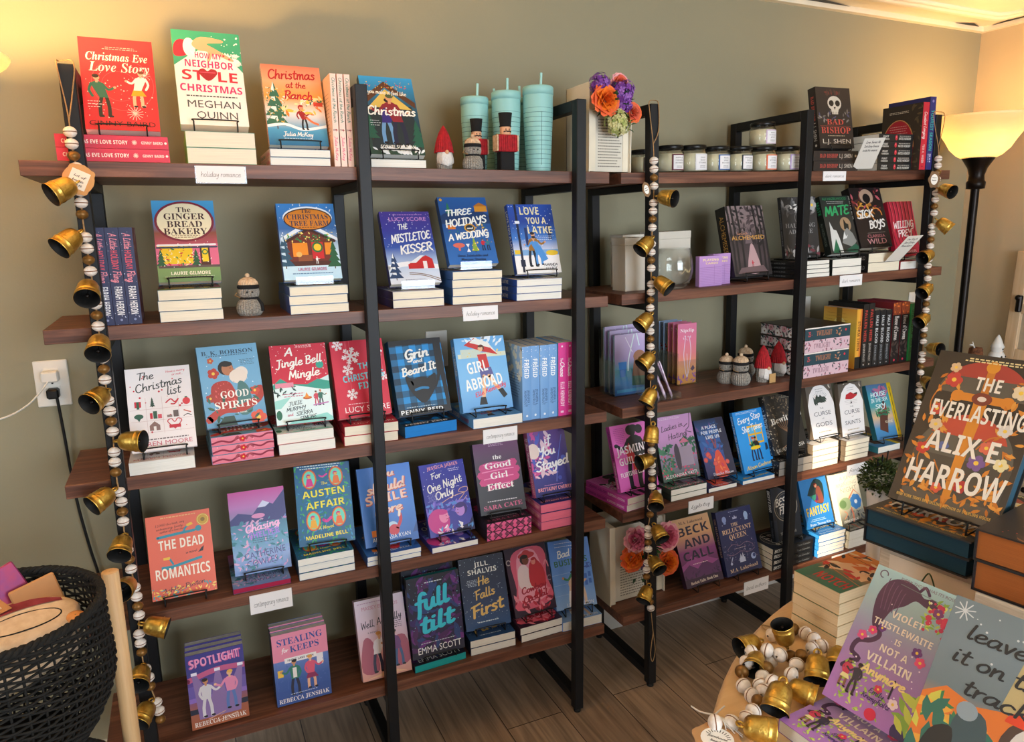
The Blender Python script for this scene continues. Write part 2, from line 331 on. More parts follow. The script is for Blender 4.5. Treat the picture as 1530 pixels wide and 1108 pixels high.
HAND = {  # single-stroke brush letters: advance, strokes
'a':(5.2,[[(4,4.2),(2.5,5),(.8,3.8),(.3,1.8),(1.2,.2),(2.8,.8),(3.9,3.2),(4.1,4.6)],[(4.1,4.6),(3.9,1.6),(4.4,.3),(5.2,.7)]]),
'b':(4.8,[[(.9,9),(.7,5),(.6,.6)],[(.7,2.2),(2.4,4.8),(4,3.8),(3.8,1.2),(2.2,-.1),(.7,.7)]]),
'c':(4.4,[[(3.8,4),(2.4,5),(.8,3.8),(.3,1.8),(1.3,.1),(2.8,.1),(4.2,1)]]),
'd':(5.2,[[(4,4),(2.4,5),(.8,3.8),(.3,1.8),(1.3,.1),(2.9,.9),(4,3.6)],[(4.4,9),(4.1,4),(4.2,.4),(5,.5)]]),
'e':(4.5,[[(.5,2.3),(2.4,2.6),(3.7,3.8),(2.8,5),(1.2,4.4),(.4,2.2),(1.3,.2),(3,.1),(4.4,1.1)]]),
'f':(3.4,[[(3.9,8.2),(2.8,9.2),(1.8,7.8),(1.6,4),(1.5,0),(1.2,-3)],[(.2,4.8),(3.4,5.1)]]),
'g':(5,[[(4,4.2),(2.4,5),(.7,3.8),(.4,1.8),(1.5,.4),(3,1.4),(4,4.6)],[(4.1,4.8),(4,.5),(3.4,-3),(1.8,-3.8),(.5,-2.8),(2.4,-1),(5,.8)]]),
'h':(5,[[(1,9),(.8,5),(.6,0)],[(.7,2.2),(2,4.5),(3.4,4.8),(3.8,3),(3.8,.6),(4.8,.5)]]),
'i':(2.4,[[(.8,5),(.7,1.5),(1.2,.1),(2.2,.8)],[(1,7.1),(1.1,7.3)]]),
'j':(2.6,[[(1.4,5),(1.4,0),(.8,-3.2),(-.8,-3.6),(-1.2,-2.4)],[(1.4,7.1),(1.5,7.3)]]),
'k':(4.6,[[(.9,9),(.7,4),(.6,0)],[(3.8,5),(.8,2.4)],[(1.4,2.9),(4.3,0)]]),
'l':(2.5,[[(1.1,9),(.8,4),(.8,.8),(1.5,0),(2.3,.7)]]),
'm':(6.7,[[(.6,5),(.7,0)],[(.7,2.6),(2,4.8),(3,4.4),(3,0)],[(3,2.6),(4.4,4.8),(5.4,4.4),(5.5,.6),(6.5,.5)]]),
'n':(4.9,[[(.6,5),(.7,0)],[(.7,2.4),(2.2,4.8),(3.5,4.4),(3.6,.6),(4.7,.5)]]),
'o':(4.5,[[(2.4,5),(.8,3.8),(.4,1.8),(1.6,0),(3.4,.8),(4,3),(3.2,4.7),(2.2,5)]]),
'p':(4.8,[[(.8,5),(.7,0),(.5,-4)],[(.7,2.4),(2.2,4.8),(3.9,3.8),(3.8,1.4),(2.2,0),(.8,.8)]]),
'q':(4.8,[[(4,4.2),(2.4,5),(.7,3.8),(.4,1.8),(1.5,.2),(3,1.4),(4,4.6)],[(4.1,4.8),(4,-4)]]),
'r':(3.5,[[(.7,5),(.8,0)],[(.8,2.4),(1.8,4.4),(3.3,4.8)]]),
's':(3.8,[[(3.2,4.4),(1.8,5),(.8,4),(2,2.8),(3.2,1.6),(2.2,.1),(.4,.6)]]),
't':(3.3,[[(1.6,8),(1.3,3),(1.5,.5),(2.4,.1),(3.2,.7)],[(.2,5.4),(3.2,5.7)]]),
'u':(4.9,[[(.6,5),(.6,1.6),(1.6,0),(3,.9),(3.7,4.8)],[(3.7,4.8),(3.7,1),(4.7,.5)]]),
'v':(3.9,[[(.4,5),(1.8,.1)],[(1.8,.1),(3.5,4.9)]]),
'w':(5.7,[[(.4,5),(1.2,.2)],[(1.2,.2),(2.7,4.2)],[(2.7,4.2),(3.8,.2)],[(3.8,.2),(5.3,5)]]),
'x':(4.2,[[(.5,5),(3.6,0)],[(3.7,5),(.3,0)]]),
'y':(4.5,[[(.5,5),(1,1.6),(2.2,.9),(3.6,4.8)],[(3.7,4.8),(3.4,-1),(2.2,-3.8),(.6,-3.2)]]),
'z':(4.2,[[(.5,4.8),(3.6,4.9)],[(3.6,4.9),(.4,.2)],[(.4,.2),(3.9,.4)]]),
'A':(5.8,[[(0,0),(2.8,9)],[(2.8,9),(5.2,0)],[(1,3),(4.6,3.2)]]),
'B':(5.4,[[(.8,0),(.9,9)],[(.2,8.4),(3,9),(4.2,7.2),(3,5.2),(1,4.8)],[(1,4.8),(4.2,4.2),(4.6,1.4),(2.6,-.1),(.4,.2)]]),
'C':(5.6,[[(5,7.6),(3.4,9),(1.2,7.6),(.4,4),(1.4,.8),(3.4,0),(5.4,1.6)]]),
'D':(6,[[(.9,0),(1,9)],[(-.2,8.4),(2.8,9),(5.4,6.6),(5,2),(2.6,0),(.2,.2)]]),
'E':(5,[[(4.4,8.4),(2.4,9),(1,7.4),(1.4,5.4),(3.4,4.9)],[(3.4,4.9),(1,4.2),(.4,1.6),(2,0),(4.6,1)]]),
'F':(5,[[(1.4,0),(1.6,8.8)],[(.2,8.4),(3,8.8),(5.2,9.4)],[(1.4,4.8),(4.2,5)]]),
'G':(5.8,[[(5,7.6),(3.2,9),(1,7.2),(.4,3.6),(1.8,.2),(4,.8),(5.2,4.2)],[(3,4.2),(5.3,4.4),(5.2,0),(4.2,-2.6),(2.2,-2.4)]]),
'H':(6,[[(.8,9),(.8,0)],[(5,9.2),(4.8,0)],[(.2,4.4),(5.6,4.9)]]),
'I':(3,[[(1.4,9),(1.2,0)],[(0,8.8),(2.8,9.2)],[(0,0),(2.6,.2)]]),
'J':(4.6,[[(.6,8.6),(4.6,9)],[(2.8,8.9),(2.8,1.6),(1.6,-1.4),(-.2,-.6)]]),
'K':(5.2,[[(.9,9),(.8,0)],[(4.8,9),(.9,4)],[(2,5),(5,0)]]),
'L':(4.9,[[(2.6,8.4),(1.6,9),(1.4,4),(.6,.4),(2,.2),(4.8,.7)]]),
'M':(6.9,[[(.4,0),(1.2,9)],[(1.2,9),(3.4,2)],[(3.4,2),(5.6,9.2)],[(5.6,9.2),(6.3,0)]]),
'N':(5.8,[[(.6,0),(1,9)],[(1,9),(4.6,.2)],[(4.6,.2),(5,9.2)]]),
'O':(6,[[(3.2,9),(1,7.4),(.4,4),(1.6,.4),(4,.2),(5.6,3.6),(4.8,7.6),(3,9)]]),
'P':(5,[[(.8,0),(1,9)],[(0,8.2),(3,9.2),(4.8,7.2),(3.6,4.8),(1,4.4)]]),
'R':(5.4,[[(.8,0),(1,9)],[(0,8.2),(3,9.2),(4.8,7.2),(3.4,5),(1,4.6)],[(2.2,4.6),(3.4,2.2),(5.2,0)]]),
'S':(5,[[(4.6,7.8),(3,9.2),(1,7.8),(1.4,5.6),(3.8,4),(4.4,1.8),(2.8,-.1),(.4,1)]]),
'T':(5.6,[[(0,8.6),(3,9),(5.8,9)],[(3,9),(2.7,0)]]),
'U':(5.6,[[(.6,9),(.6,2),(2.4,0),(4.6,1.6),(4.8,9)]]),
'V':(5,[[(.3,9),(2.4,0)],[(2.4,0),(4.7,9)]]),
'W':(7,[[(.3,9),(1.6,0)],[(1.6,0),(3.4,7)],[(3.4,7),(5,0)],[(5,0),(6.6,9)]]),
'Y':(5.2,[[(.4,9),(1.2,5.6),(3,5),(4.6,9)],[(4.8,9.2),(4,2),(2.6,-2.4),(.8,-1.8)]]),
}
def crom(p, n=4):
    if len(p) < 3: return list(p)
    o = []
    for i in range(len(p)-1):
        a, b, c, d = p[max(i-1, 0)], p[i], p[i+1], p[min(i+2, len(p)-1)]
        for k in range(n):
            t = k/n; o.append(tuple(.5*((2*b[j])+(-a[j]+c[j])*t+(2*a[j]-5*b[j]+4*c[j]-d[j])*t*t+(-a[j]+3*b[j]-3*c[j]+d[j])*t**3) for j in range(len(b))))
    o.append(tuple(p[-1])); return o
def ribbon(pts, w):
    """flat brush stroke as triangles/quads, with rounded ends"""
    out = []; n = len(pts); L = []; Rr = []
    for i in range(n):
        a, b = pts[max(i-1, 0)], pts[min(i+1, n-1)]; dx, dy = b[0]-a[0], b[1]-a[1]; l = math.hypot(dx, dy) or 1
        nx, ny = -dy/l*w/2, dx/l*w/2; L.append((pts[i][0]+nx, pts[i][1]+ny)); Rr.append((pts[i][0]-nx, pts[i][1]-ny))
    for i in range(n-1): out.append([Rr[i], Rr[i+1], L[i+1], L[i]])
    for p in (pts[0], pts[-1]): out.append([(p[0]+w/2*math.cos(k*math.pi/3), p[1]+w/2*math.sin(k*math.pi/3)) for k in range(6)])
    return out

# ---------------------------------------------------------------- printed artwork
def clip(poly, W, H):
    for ax, lim, sg in ((0, 0, 1), (0, W, -1), (1, 0, 1), (1, H, -1)):
        out = []
        for i in range(len(poly)):
            a, b = poly[i-1], poly[i]; da, db = (a[ax]-lim)*sg, (b[ax]-lim)*sg
            if (da < 0) != (db < 0):
                t = da/(da-db); out.append((a[0]+(b[0]-a[0])*t, a[1]+(b[1]-a[1])*t))
            if db >= 0: out.append(b)
        poly = out
        if len(poly) < 3: return None
    return poly
class Art:
    """print on one face; coordinates are fractions of the face, y up"""
    def __init__(s, W, H): s.W = W; s.H = H; s.q = H/W; s.items = []; s.k = 0
    def _put(s, polys, c, raw=False):
        c = lin(c); s.k += 1
        for i, p in enumerate(polys):
            if not raw: p = [(x*s.W, y*s.H) for x, y in p]
            p = clip(p, s.W, s.H)
            if p: s.items.append((p, c, s.k+(i % 8)/9))
    def bg(s, *cs):
        s.k += 1; cs = [lin(c) for c in cs]; n = max(1, 10*(len(cs)-1))
        def cc(t):
            if len(cs) == 1: return cs[0]
            t *= len(cs)-1; i = min(int(t), len(cs)-2); t -= i
            return tuple(a+(b-a)*t for a, b in zip(cs[i], cs[i+1]))
        for i in range(n):
            a, b = i/n, (i+1)/n
            s.items.append(([(0, a*s.H), (s.W, a*s.H), (s.W, b*s.H), (0, b*s.H)], [cc(a), cc(a), cc(b), cc(b)], s.k))
        return s
    def R(s, x0, y0, x1, y1, c): s._put([[(x0,y0),(x1,y0),(x1,y1),(x0,y1)]], c)
    def E(s, x, y, rx, c, ry=None, n=20, a0=0, a1=360):
        ry = rx/s.q if ry is None else ry
        s._put([[(x+rx*math.cos(R(a0+(a1-a0)*k/n)), y+ry*math.sin(R(a0+(a1-a0)*k/n))) for k in range(n+(a1-a0 < 360))]], c)
    def O(s, x, y, rx, w, c, ry=None, n=28, a0=0, a1=360):
        ry = rx/s.q if ry is None else ry
        s.L([(x+rx*math.cos(R(a0+(a1-a0)*k/n)), y+ry*math.sin(R(a0+(a1-a0)*k/n))) for k in range(n+1)], w, c, 1)
    def P(s, pts, c):
        v = [Vector((x, y, 0)) for x, y in pts]
        s._put([[pts[i] for i in t] for t in tessellate_polygon([v])], c)
    def B(s, pts, c):
        """smooth closed shape through the points"""
        p = crom([pts[-1]]+list(pts)+[pts[0], pts[1]], 4); s.P(p[4:-4][:4*len(pts)], c)
    def L(s, pts, w, c, n=4):
        """stroke of width w (fraction of the face width)"""
        pts = crom([(x*s.W, y*s.H) for x, y in pts], n) if n > 1 else [(x*s.W, y*s.H) for x, y in pts]
        s._put(ribbon(pts, w*s.W), c, True)
    def star(s, x, y, r, c, n=6, w=0.012):
        p = []
        for k in range(n):
            a = math.pi*k/n*2+.3; e = (x+r*math.cos(a), y+r*math.sin(a)/s.q)
            p += ribbon([(x*s.W, y*s.H), (e[0]*s.W, e[1]*s.H)], w*s.W)
        s._put(p, c, True)
    def flake(s, x, y, r, c):
        p = []
        for k in range(6):
            a = math.pi*k/3+.2; X, Y = x*s.W, y*s.H; r_ = r*s.W
            p += ribbon([(X, Y), (X+r_*math.cos(a), Y+r_*math.sin(a))], .2*r_)
            for g in (.45, .72):
                bx, by = X+r_*g*math.cos(a), Y+r_*g*math.sin(a)
                for d in (-.9, .9): p += ribbon([(bx, by), (bx+r_*.28*math.cos(a+d), by+r_*.28*math.sin(a+d))], .16*r_)
        s._put(p, c, True)
    def flower(s, x, y, r, c, c2='#f2c84b', n=5):
        p = []
        for k in range(n):
            a = 2*math.pi*k/n; cx, cy = x+r*.6*math.cos(a), y+r*.6*math.sin(a)/s.q
            p.append([(cx+r*.5*math.cos(t*.785), cy+r*.5*math.sin(t*.785)/s.q) for t in range(8)])
        s._put(p, c); s.E(x, y, r*.3, c2, n=8)
    def dots(s, n, c, seed=1, x0=0, y0=0, x1=1, y1=1, r=0.008):
        g = random.Random(seed); p = []
        for _ in range(n):
            x, y, q = g.uniform(x0, x1), g.uniform(y0, y1), r*g.uniform(.5, 1.4)
            p.append([(x+q*math.cos(t*1.047), y+q*math.sin(t*1.047)/s.q) for t in range(6)])
        s._put(p, c)
    def leaves(s, n, cs, seed=1, x0=0, y0=0, x1=1, y1=1, r=0.03):
        g = random.Random(seed)
        for c in cs:
            p = []
            for _ in range(n//len(cs)):
                x, y, a, q = g.uniform(x0, x1), g.uniform(y0, y1), g.uniform(0, 6.28), r*g.uniform(.6, 1.3)
                ca, sa = math.cos(a), math.sin(a)
                p.append([(x+q*(u*ca-v*sa), y+q*(u*sa+v*ca)/s.q) for u, v in ((-1,0),(-.3,.35),(.4,.3),(1,0),(.4,-.3),(-.3,-.35))])
            s._put(p, c)
    def tree(s, x, y, h, c, snow=None):
        w = h*s.q*.28
        s.R(x-.008, y-h*.08, x+.008, y+.02, '#4a3020')
        for i in range(4):
            b = y+h*.22*i; k = 1-.2*i
            s._put([[(x-w*k, b), (x+w*k, b), (x, b+h*.36)]], c)
            if snow: s._put([[(x-w*k*.5, b+h*.16), (x+w*k*.1, b+h*.12), (x, b+h*.36)]], snow)
    def fig(s, x, y, h, skin='#c98d66', hair='#2e1c14', top='#b02030', bot='#20242e', lean=0.0, arm=1, skirt=False):
        u = h*s.q
        for d in (-1, 1): s.L([(x+d*.05*u, y+.46*h), (x+d*.07*u+.02*u*d, y+.24*h), (x+d*.09*u, y+.02*h)], .075*u, skin if skirt else bot, 2); s.L([(x+d*.09*u, y+.015*h), (x+d*.09*u+.05*u, y+.012*h)], .05*u, '#15131a', 1)
        if skirt: s.P([(x-.08*u, y+.5*h), (x+.08*u, y+.5*h), (x+.2*u, y+.3*h), (x-.16*u, y+.3*h)], bot)
        sx = x+lean*u
        s.P([(x-.09*u, y+.45*h), (x+.09*u, y+.45*h), (sx+.13*u, y+.78*h), (sx+.05*u, y+.83*h), (sx-.05*u, y+.83*h), (sx-.13*u, y+.78*h)], top)
        s.L([(sx+.11*u*arm, y+.77*h), (sx+.22*u*arm, y+.64*h), (sx+.34*u*arm, y+.7*h)], .055*u, top, 3); s.E(sx+.35*u*arm, y+.7*h, .032*u, skin, n=8)
        s.L([(sx-.11*u*arm, y+.77*h), (sx-.16*u*arm, y+.62*h), (sx-.1*u*arm, y+.48*h)], .055*u, top, 3)
        s.R(sx-.025*u, y+.8*h, sx+.025*u, y+.88*h, skin); s.E(sx, y+.92*h, .065*u, skin, n=12)
        s.E(sx-.015*u*arm, y+.955*h, .07*u, hair, .045*h, n=12)
    def head(s, x, y, r, skin, hair, face=1):
        s.E(x-.25*r*face, y+.2*r/s.q, 1.05*r, hair, n=16); s.E(x, y, .8*r, skin, .95*r/s.q, n=16); s.P([(x+.7*r*face, y+.1*r/s.q), (x+1.0*r*face, y-.1*r/s.q), (x+.7*r*face, y-.2*r/s.q)], skin)
        s.E(x-.1*r*face, y+.75*r/s.q, .85*r, hair, .4*r/s.q, n=12); s.E(x+.4*r*face, y+.12*r/s.q, .08*r, '#20141a', n=6); s.L([(x+.35*r*face, y-.42*r/s.q), (x+.65*r*face, y-.4*r/s.q)], .08*r, '#8c2f3c', 1)
    def T(s, txt, x, y, h, c, f='b', w=None, al='c', rot=0, sh=0, wt=1.0, maxw=None):
        """text: x centre (or left edge), y baseline, h capital height, w width to fit, as fractions"""
        hh = h*s.H; polys = []; cx = 0.0
        if f == 'h':
            k = hh/9
            for ch in txt:
                if ch in HAND:
                    adv, st = HAND[ch]
                    for q in st: polys += ribbon([((cx+(px+py*.16))*k, py*k) for px, py in crom(q, 3)], wt*k)
                    cx += adv+.25
                elif ch == ' ': cx += 2.6
                else: polys += [[((cx+a)*k, b*k) for a, b in ((0,-1),(.9,-1),(.9,.6),(0,.6))]] if ch in ".,'" else []; cx += 2
            tw = cx*k
        else:
            k = hh/CAPH[f]
            for ch in txt:
                if ch == ' ': cx += .3; continue
                g = GLYPH.get((f, ch)) or GLYPH.get(('s', ch))
                if not g: continue
                vs, fs, adv = g
                for t in fs: polys.append([((cx+vs[i][0])*k, vs[i][1]*k) for i in t])
                cx += adv
            tw = cx*k
        sx = (w*s.W/tw) if w and tw > 0 else 1.0
        if maxw and tw*sx > maxw*s.W: sx = maxw*s.W/tw
        tw *= sx; ox = -tw/2 if al == 'c' else (0 if al == 'l' else -tw)
        ca, sa = math.cos(R(rot)), math.sin(R(rot)); X, Y = x*s.W, y*s.H
        out = []
        for p in polys:
            q = []
            for a, b in p:
                a = a*sx+ox+b*sh; q.append((X+a*ca-b*sa, Y+a*sa+b*ca))
            out.append(q)
        s._put(out, c, True)
    def lines(s, x, y0, y1, n, w, c, seed=1, al='c', h=.012):
        """rows of tiny print too small to read"""
        g = random.Random(seed); p = []
        for i in range(n):
            y = y1+(y0-y1)*i/max(1, n-1); ww = w*g.uniform(.75, 1); xx = x-ww/2 if al == 'c' else x; e = xx+ww
            while xx < e:
                l = g.uniform(.02, .05); p.append([(xx, y), (min(xx+l, e), y), (min(xx+l, e), y+h), (xx, y+h)]); xx += l+.012
        s._put(p, c)
    def emit(s, mb, fn, mi=0, base=0.00012, step=0.000017):
        for p, c, k in s.items:
            vs = [fn(x, y, base+step*k) for x, y in p]
            mb.add(vs, [tuple(range(len(vs)))], mi, [c[i] for i in range(len(vs))] if isinstance(c, list) else c)

# ---------------------------------------------------------------- cover designs: one function per title
def c_eve(a):
    a.bg('#d02230', '#e22c34'); a.O(.55,.5,.42,.008,'#ea5a5c'); a.O(.5,.48,.24,.006,'#ea5a5c'); a.dots(60,'#f8d8d0',3,.05,.12,.95,.62,.008)
    a.star(.85,.62,.08,'#f4b4a8',12,.008); a.star(.68,.19,.11,'#f8cfc0',14,.008); a.lines(.55,.88,.9,2,.5,'#f0b0a8',1,h=.006)
    a.T('Christmas Eve',.5,.755,.085,'#f8ead6','i',.84); a.T('Love Story',.53,.635,.1,'#f8ead6','i',.82)
    a.fig(.28,.14,.46,'#e2a882','#2a1a14','#1f6a52','#1b2420',-.12); a.fig(.74,.26,.4,'#eab892','#7a3420','#f2ece2','#e8a820',.1,-1,True)
    a.lines(.06,.24,.3,3,.2,'#f6d0c8',4,'l',.008); a.T('GINNY BAIRD',.5,.045,.05,'#3a0c10','s',.9)
def s_eve(a): a.bg('#c81e3c','#d62846'); a.T('CHRISTMAS EVE LOVE STORY',.34,.34,.3,'#f8e6da','b',.58); a.star(.69,.5,.022,'#f4c8b8',10,.006); a.T('GINNY BAIRD',.85,.38,.22,'#f6ddd2','b',.2); a.E(.975,.5,.012,'#f8e6da')
def c_neigh(a):
    a.bg('#f0ebe4','#e9e4dc'); a.P([(0,.62),(.12,.68),(.2,.72),(.36,.79),(.62,.79),(.8,.74),(1,.58),(1,1),(0,1)],'#2f9a74'); a.dots(20,'#eef6ee',4,.4,.75,1,1,.012)
    a.B([(.02,.72),(.2,.74),(.26,.86),(.12,.9),(.02,.84)],'#c01e38'); a.E(.24,.82,.09,'#efe9e2',.1); a.leaves(60,['#e9e4dc','#f6f2ec'],3,.3,.6,.98,.76,.06)
    a.B([(.28,.86),(.42,.94),(.72,.92),(.72,.89),(.5,.87),(.62,.82),(.86,.72),(.82,.7),(.6,.76),(.52,.68),(.49,.7),(.5,.78),(.36,.8)],'#e8a47c'); a.dots(3,'#c8243c',2,.72,.7,.86,.76,.016)
    for t,y,h,w,c in (('HOW MY',.71,.058,.4,'#d82268'),('NEIGHBOR',.61,.075,.72,'#d82268'),('ST  LE',.47,.105,.84,'#cf2038'),('CHRISTMAS',.35,.075,.92,'#d82268')): a.T(t,.5,y,h,c,'b',w,rot=-1.5)
    a.B([(.47,.47),(.34,.55),(.36,.59),(.42,.6),(.47,.575),(.53,.6),(.6,.585),(.6,.54)],'#a81228'); a.L([(.36,.56),(.47,.56),(.58,.56)],.015,'#e0506a'); a.L([(.49,.72),(.48,.6)],.012,'#d8a890')
    a.lines(.5,.295,.3,1,.75,'#3a3638',2); a.T('MEGHAN',.52,.185,.075,'#4a4648','s',.8); a.T('QUINN',.55,.07,.075,'#4a4648','s',.62)
def c_ranch(a):
    a.bg('#1f6a98','#4a9cc4','#e9e0d8','#f09a3c','#f4a878','#e8785a'); a.leaves(24,['#f6c04a','#f08030','#fbe0a0'],5,.25,.38,1,.62,.07)
    a.tree(.17,.24,.54,'#2f6a52','#e4efe8'); a.leaves(80,['#2f6a52','#f2efe2','#e8b848'],8,.02,.25,.36,.72,.022); a.leaves(30,['#2f6a52','#eef0e0'],2,.6,.5,1,.58,.03); a.R(.82,.5,.98,.55,'#c83c2c')
    a.L([(0,.23),(.3,.26),(.6,.2),(1,.25)],.05,'#eef2f4'); a.fig(.63,.2,.28,'#c88a60','#2a1712','#a01c24','#141822',-.12); a.L([(.66,.36),(.76,.3),(.86,.27)],.04,'#e8784a'); a.head(.6,.47,.045,'#d89a70','#b02028')
    a.T('Christmas',.5,.83,.115,'#c01c24','h',.8,rot=2,wt=1.25); a.T('at the',.55,.72,.075,'#c01c24','h',.34,wt=1.2); a.T('Ranch',.58,.58,.1,'#c01c24','h',.48,wt=1.3); a.T('Julia McKay',.5,.115,.05,'#f4f2ea','h',.5,wt=1.2); a.lines(.5,.075,.08,1,.6,'#cfe4f0',3,h=.008)
def s_ranch(a): a.bg('#f6cbb6','#f2d2c2'); a.T('Christmas at the Ranch',.28,.3,.5,'#2f7a66','h',.48,wt=1.2); a.fig(.6,.1,.8,'#c88a60','#7a1c1c','#a01c24','#141822'); a.T('Julia McKay',.8,.3,.45,'#e0587a','h',.26,wt=1.2)
def b_ranch(a): a.bg('#f4b48a','#f6c8a4'); a.lines(.5,.35,.8,12,.7,'#b8784e',5,h=.008)
def c_sull(a):
    a.bg('#2b4a3a','#1f3a44','#1b5a78','#2f9ad2'); a.P([(.05,.05),(.95,.05),(.9,.62),(.08,.62)],'#1d2f36'); a.P([(.02,.62),(.45,.86),(.98,.6),(.98,.68),(.45,.94),(.02,.72)],'#5a3420'); a.P([(.1,.6),(.45,.84),(.9,.58)],'#d8b85a')
    a.dots(28,'#e8b84a',6,.05,.85,.95,.94,.01); a.dots(14,'#d84a5a',9,.05,.86,.95,.95,.012)
    a.fig(.38,.14,.58,'#d89a70','#1a1416','#33257a','#6a9ac8',.1); a.fig(.6,.12,.66,'#d89a70','#4a5a3a','#8c2030','#1a2240',-.1,-1); a.leaves(20,['#e8eef2'],3,0,.02,1,.08,.08); a.tree(.08,.2,.3,'#1a5a48'); a.tree(.92,.1,.34,'#1a5a48')
    a.T('you make it feel like',.48,.77,.05,'#f2ead8','h',.72,rot=-2,wt=1.3); a.T('Christmas',.5,.5,.11,'#f4f2ea','h',.9,wt=1.4); a.lines(.08,.36,.42,3,.2,'#d8e0e4',4,'l',.008); a.T('SOPHIE SULLIVAN',.52,.075,.042,'#f4efe4','b',.66)
def c_ging(a):
    a.bg('#6a8a5a','#7a9a5c','#c04a6a','#8a4a3a','#2f86c4','#4aa2d8'); a.R(0,.2,1,.46,'#d8688a'); a.R(.02,.17,1,.2,'#5a4a4a'); a.R(.06,.22,.58,.44,'#e8c018'); a.leaves(50,['#2f7a4a','#c8283c','#f0e0a0'],3,.04,.2,.6,.45,.03); a.R(.7,.2,.86,.44,'#4a2420'); a.R(.73,.24,.83,.43,'#f0c820'); a.O(.78,.36,.04,.02,'#2a7a4a')
    a.L([(.04,.45),(.96,.45)],.035,'#e8e4ea',1); a.L([(.02,.42),(.98,.42)],.03,'#203a5a',1); a.tree(.07,.2,.2,'#1c5a3a'); a.tree(.63,.2,.2,'#1c5a3a'); a.dots(40,'#f4f0ea',7,0,.18,1,.5,.008)
    a.E(.5,.74,.48,'#7a1a34',.25,n=32); a.E(.5,.74,.44,'#efe2be',.225,n=32)
    for t,y,h,w,f in (('The',.855,.062,.24,'r'),('GINGER',.765,.075,.66,'r'),('BREAD',.67,.075,.58,'r'),('BAKERY',.58,.075,.7,'r')): a.T(t,.5,y,h,'#3a1620',f,w)
    a.lines(.5,.54,.56,2,.45,'#8a6a4a',2,h=.008); a.T('LAURIE GILMORE',.52,.085,.04,'#f2ecd8','b',.64); a.lines(.5,.05,.06,1,.8,'#cfdcb8',2,h=.006)
def c_tree(a):
    a.bg('#b8dcf0','#cfe6f2','#2f66a8','#3a86d0'); a.dots(50,'#e8f0fa',4,0,.5,1,1,.01); a.P([(.1,.22),(.92,.22),(.92,.5),(.5,.66),(.12,.52)],'#6a2418'); a.P([(.02,.5),(.5,.7),(1,.5),(1,.54),(.5,.76),(.02,.55)],'#e8eef6'); a.L([(.1,.5),(.5,.66),(.94,.5)],.05,'#3a1410',1)
    a.dots(40,'#f8e078',2,.08,.48,.92,.62,.012); a.R(.2,.3,.46,.48,'#e88a1c'); a.R(.76,.32,.88,.48,'#e88a1c'); a.R(.53,.27,.73,.49,'#c81c24'); a.E(.63,.42,.08,'#f2c428'); a.O(.63,.42,.08,.03,'#1f6a3a'); a.leaves(30,['#1f6a3a','#2a8a4a'],3,.12,.5,.9,.58,.03); a.R(.08,.18,.9,.24,'#4a1c14'); a.tree(.9,.16,.34,'#1c5a38'); a.tree(.06,.18,.4,'#24506a','#c8dcea'); a.R(.28,.24,.52,.32,'#8a4a2a'); a.E(.3,.33,.05,'#e0b060'); a.fig(.6,.2,.1,'#f0f0f0','#f0f0f0','#f0f0f0','#f0f0f0')
    a.E(.52,.81,.43,'#e8eef6',.15,n=28); a.E(.52,.79,.41,'#d8801c',.14,n=28); a.O(.52,.79,.41,.02,'#3a2018',.14)
    a.T('The',.5,.875,.05,'#3a2a3a','r',.18); a.T('CHRISTMAS',.52,.79,.065,'#33304a','r',.72); a.T('TREE FARM',.54,.705,.065,'#33304a','r',.68); a.lines(.5,.675,.68,1,.4,'#5a3a20',1,h=.008); a.T('LAURIE GILMORE',.5,.115,.04,'#b8587a','b',.5); a.lines(.5,.07,.075,1,.7,'#3a6a9a',2,h=.01)
def c_mist(a):
    a.bg('#e4e6ee','#b8cce8','#2a50a8','#3a3a98','#4a3a90'); a.dots(70,'#dfe4f4',5,0,.3,1,1,.008); a.L([(0,.22),(.4,.27),(1,.22)],.1,'#eef0f6'); a.tree(.13,.08,.34,'#22406a','#e8eef4'); a.P([(.4,.2),(.92,.2),(.9,.33),(.78,.38),(.5,.3),(.4,.26)],'#c02028'); a.P([(.42,.28),(.66,.38),(.74,.38),(.56,.28)],'#e8eaf2'); a.R(.7,.2,.78,.3,'#f0e6e6'); a.L([(.4,.15),(.7,.12),(1,.05)],.015,'#7a5a3a'); a.L([(.4,.13),(.7,.1),(1,.02)],.015,'#7a5a3a')
    a.lines(.55,.945,.95,1,.6,'#c08ac8',2,h=.008); a.T('LUCY SCORE',.54,.865,.055,'#e0a0d8','s',.76)
    a.T('THE',.42,.75,.07,'#f4f2ee','h',.2,rot=5,wt=1.5); a.T('MISTLETOE',.55,.59,.105,'#f4f2ee','h',.8,rot=7,wt=1.5); a.T('KISSER',.62,.43,.11,'#f4f2ee','h',.66,rot=7,wt=1.5); a.lines(.5,.04,.05,1,.5,'#8a90a8',3,h=.008)
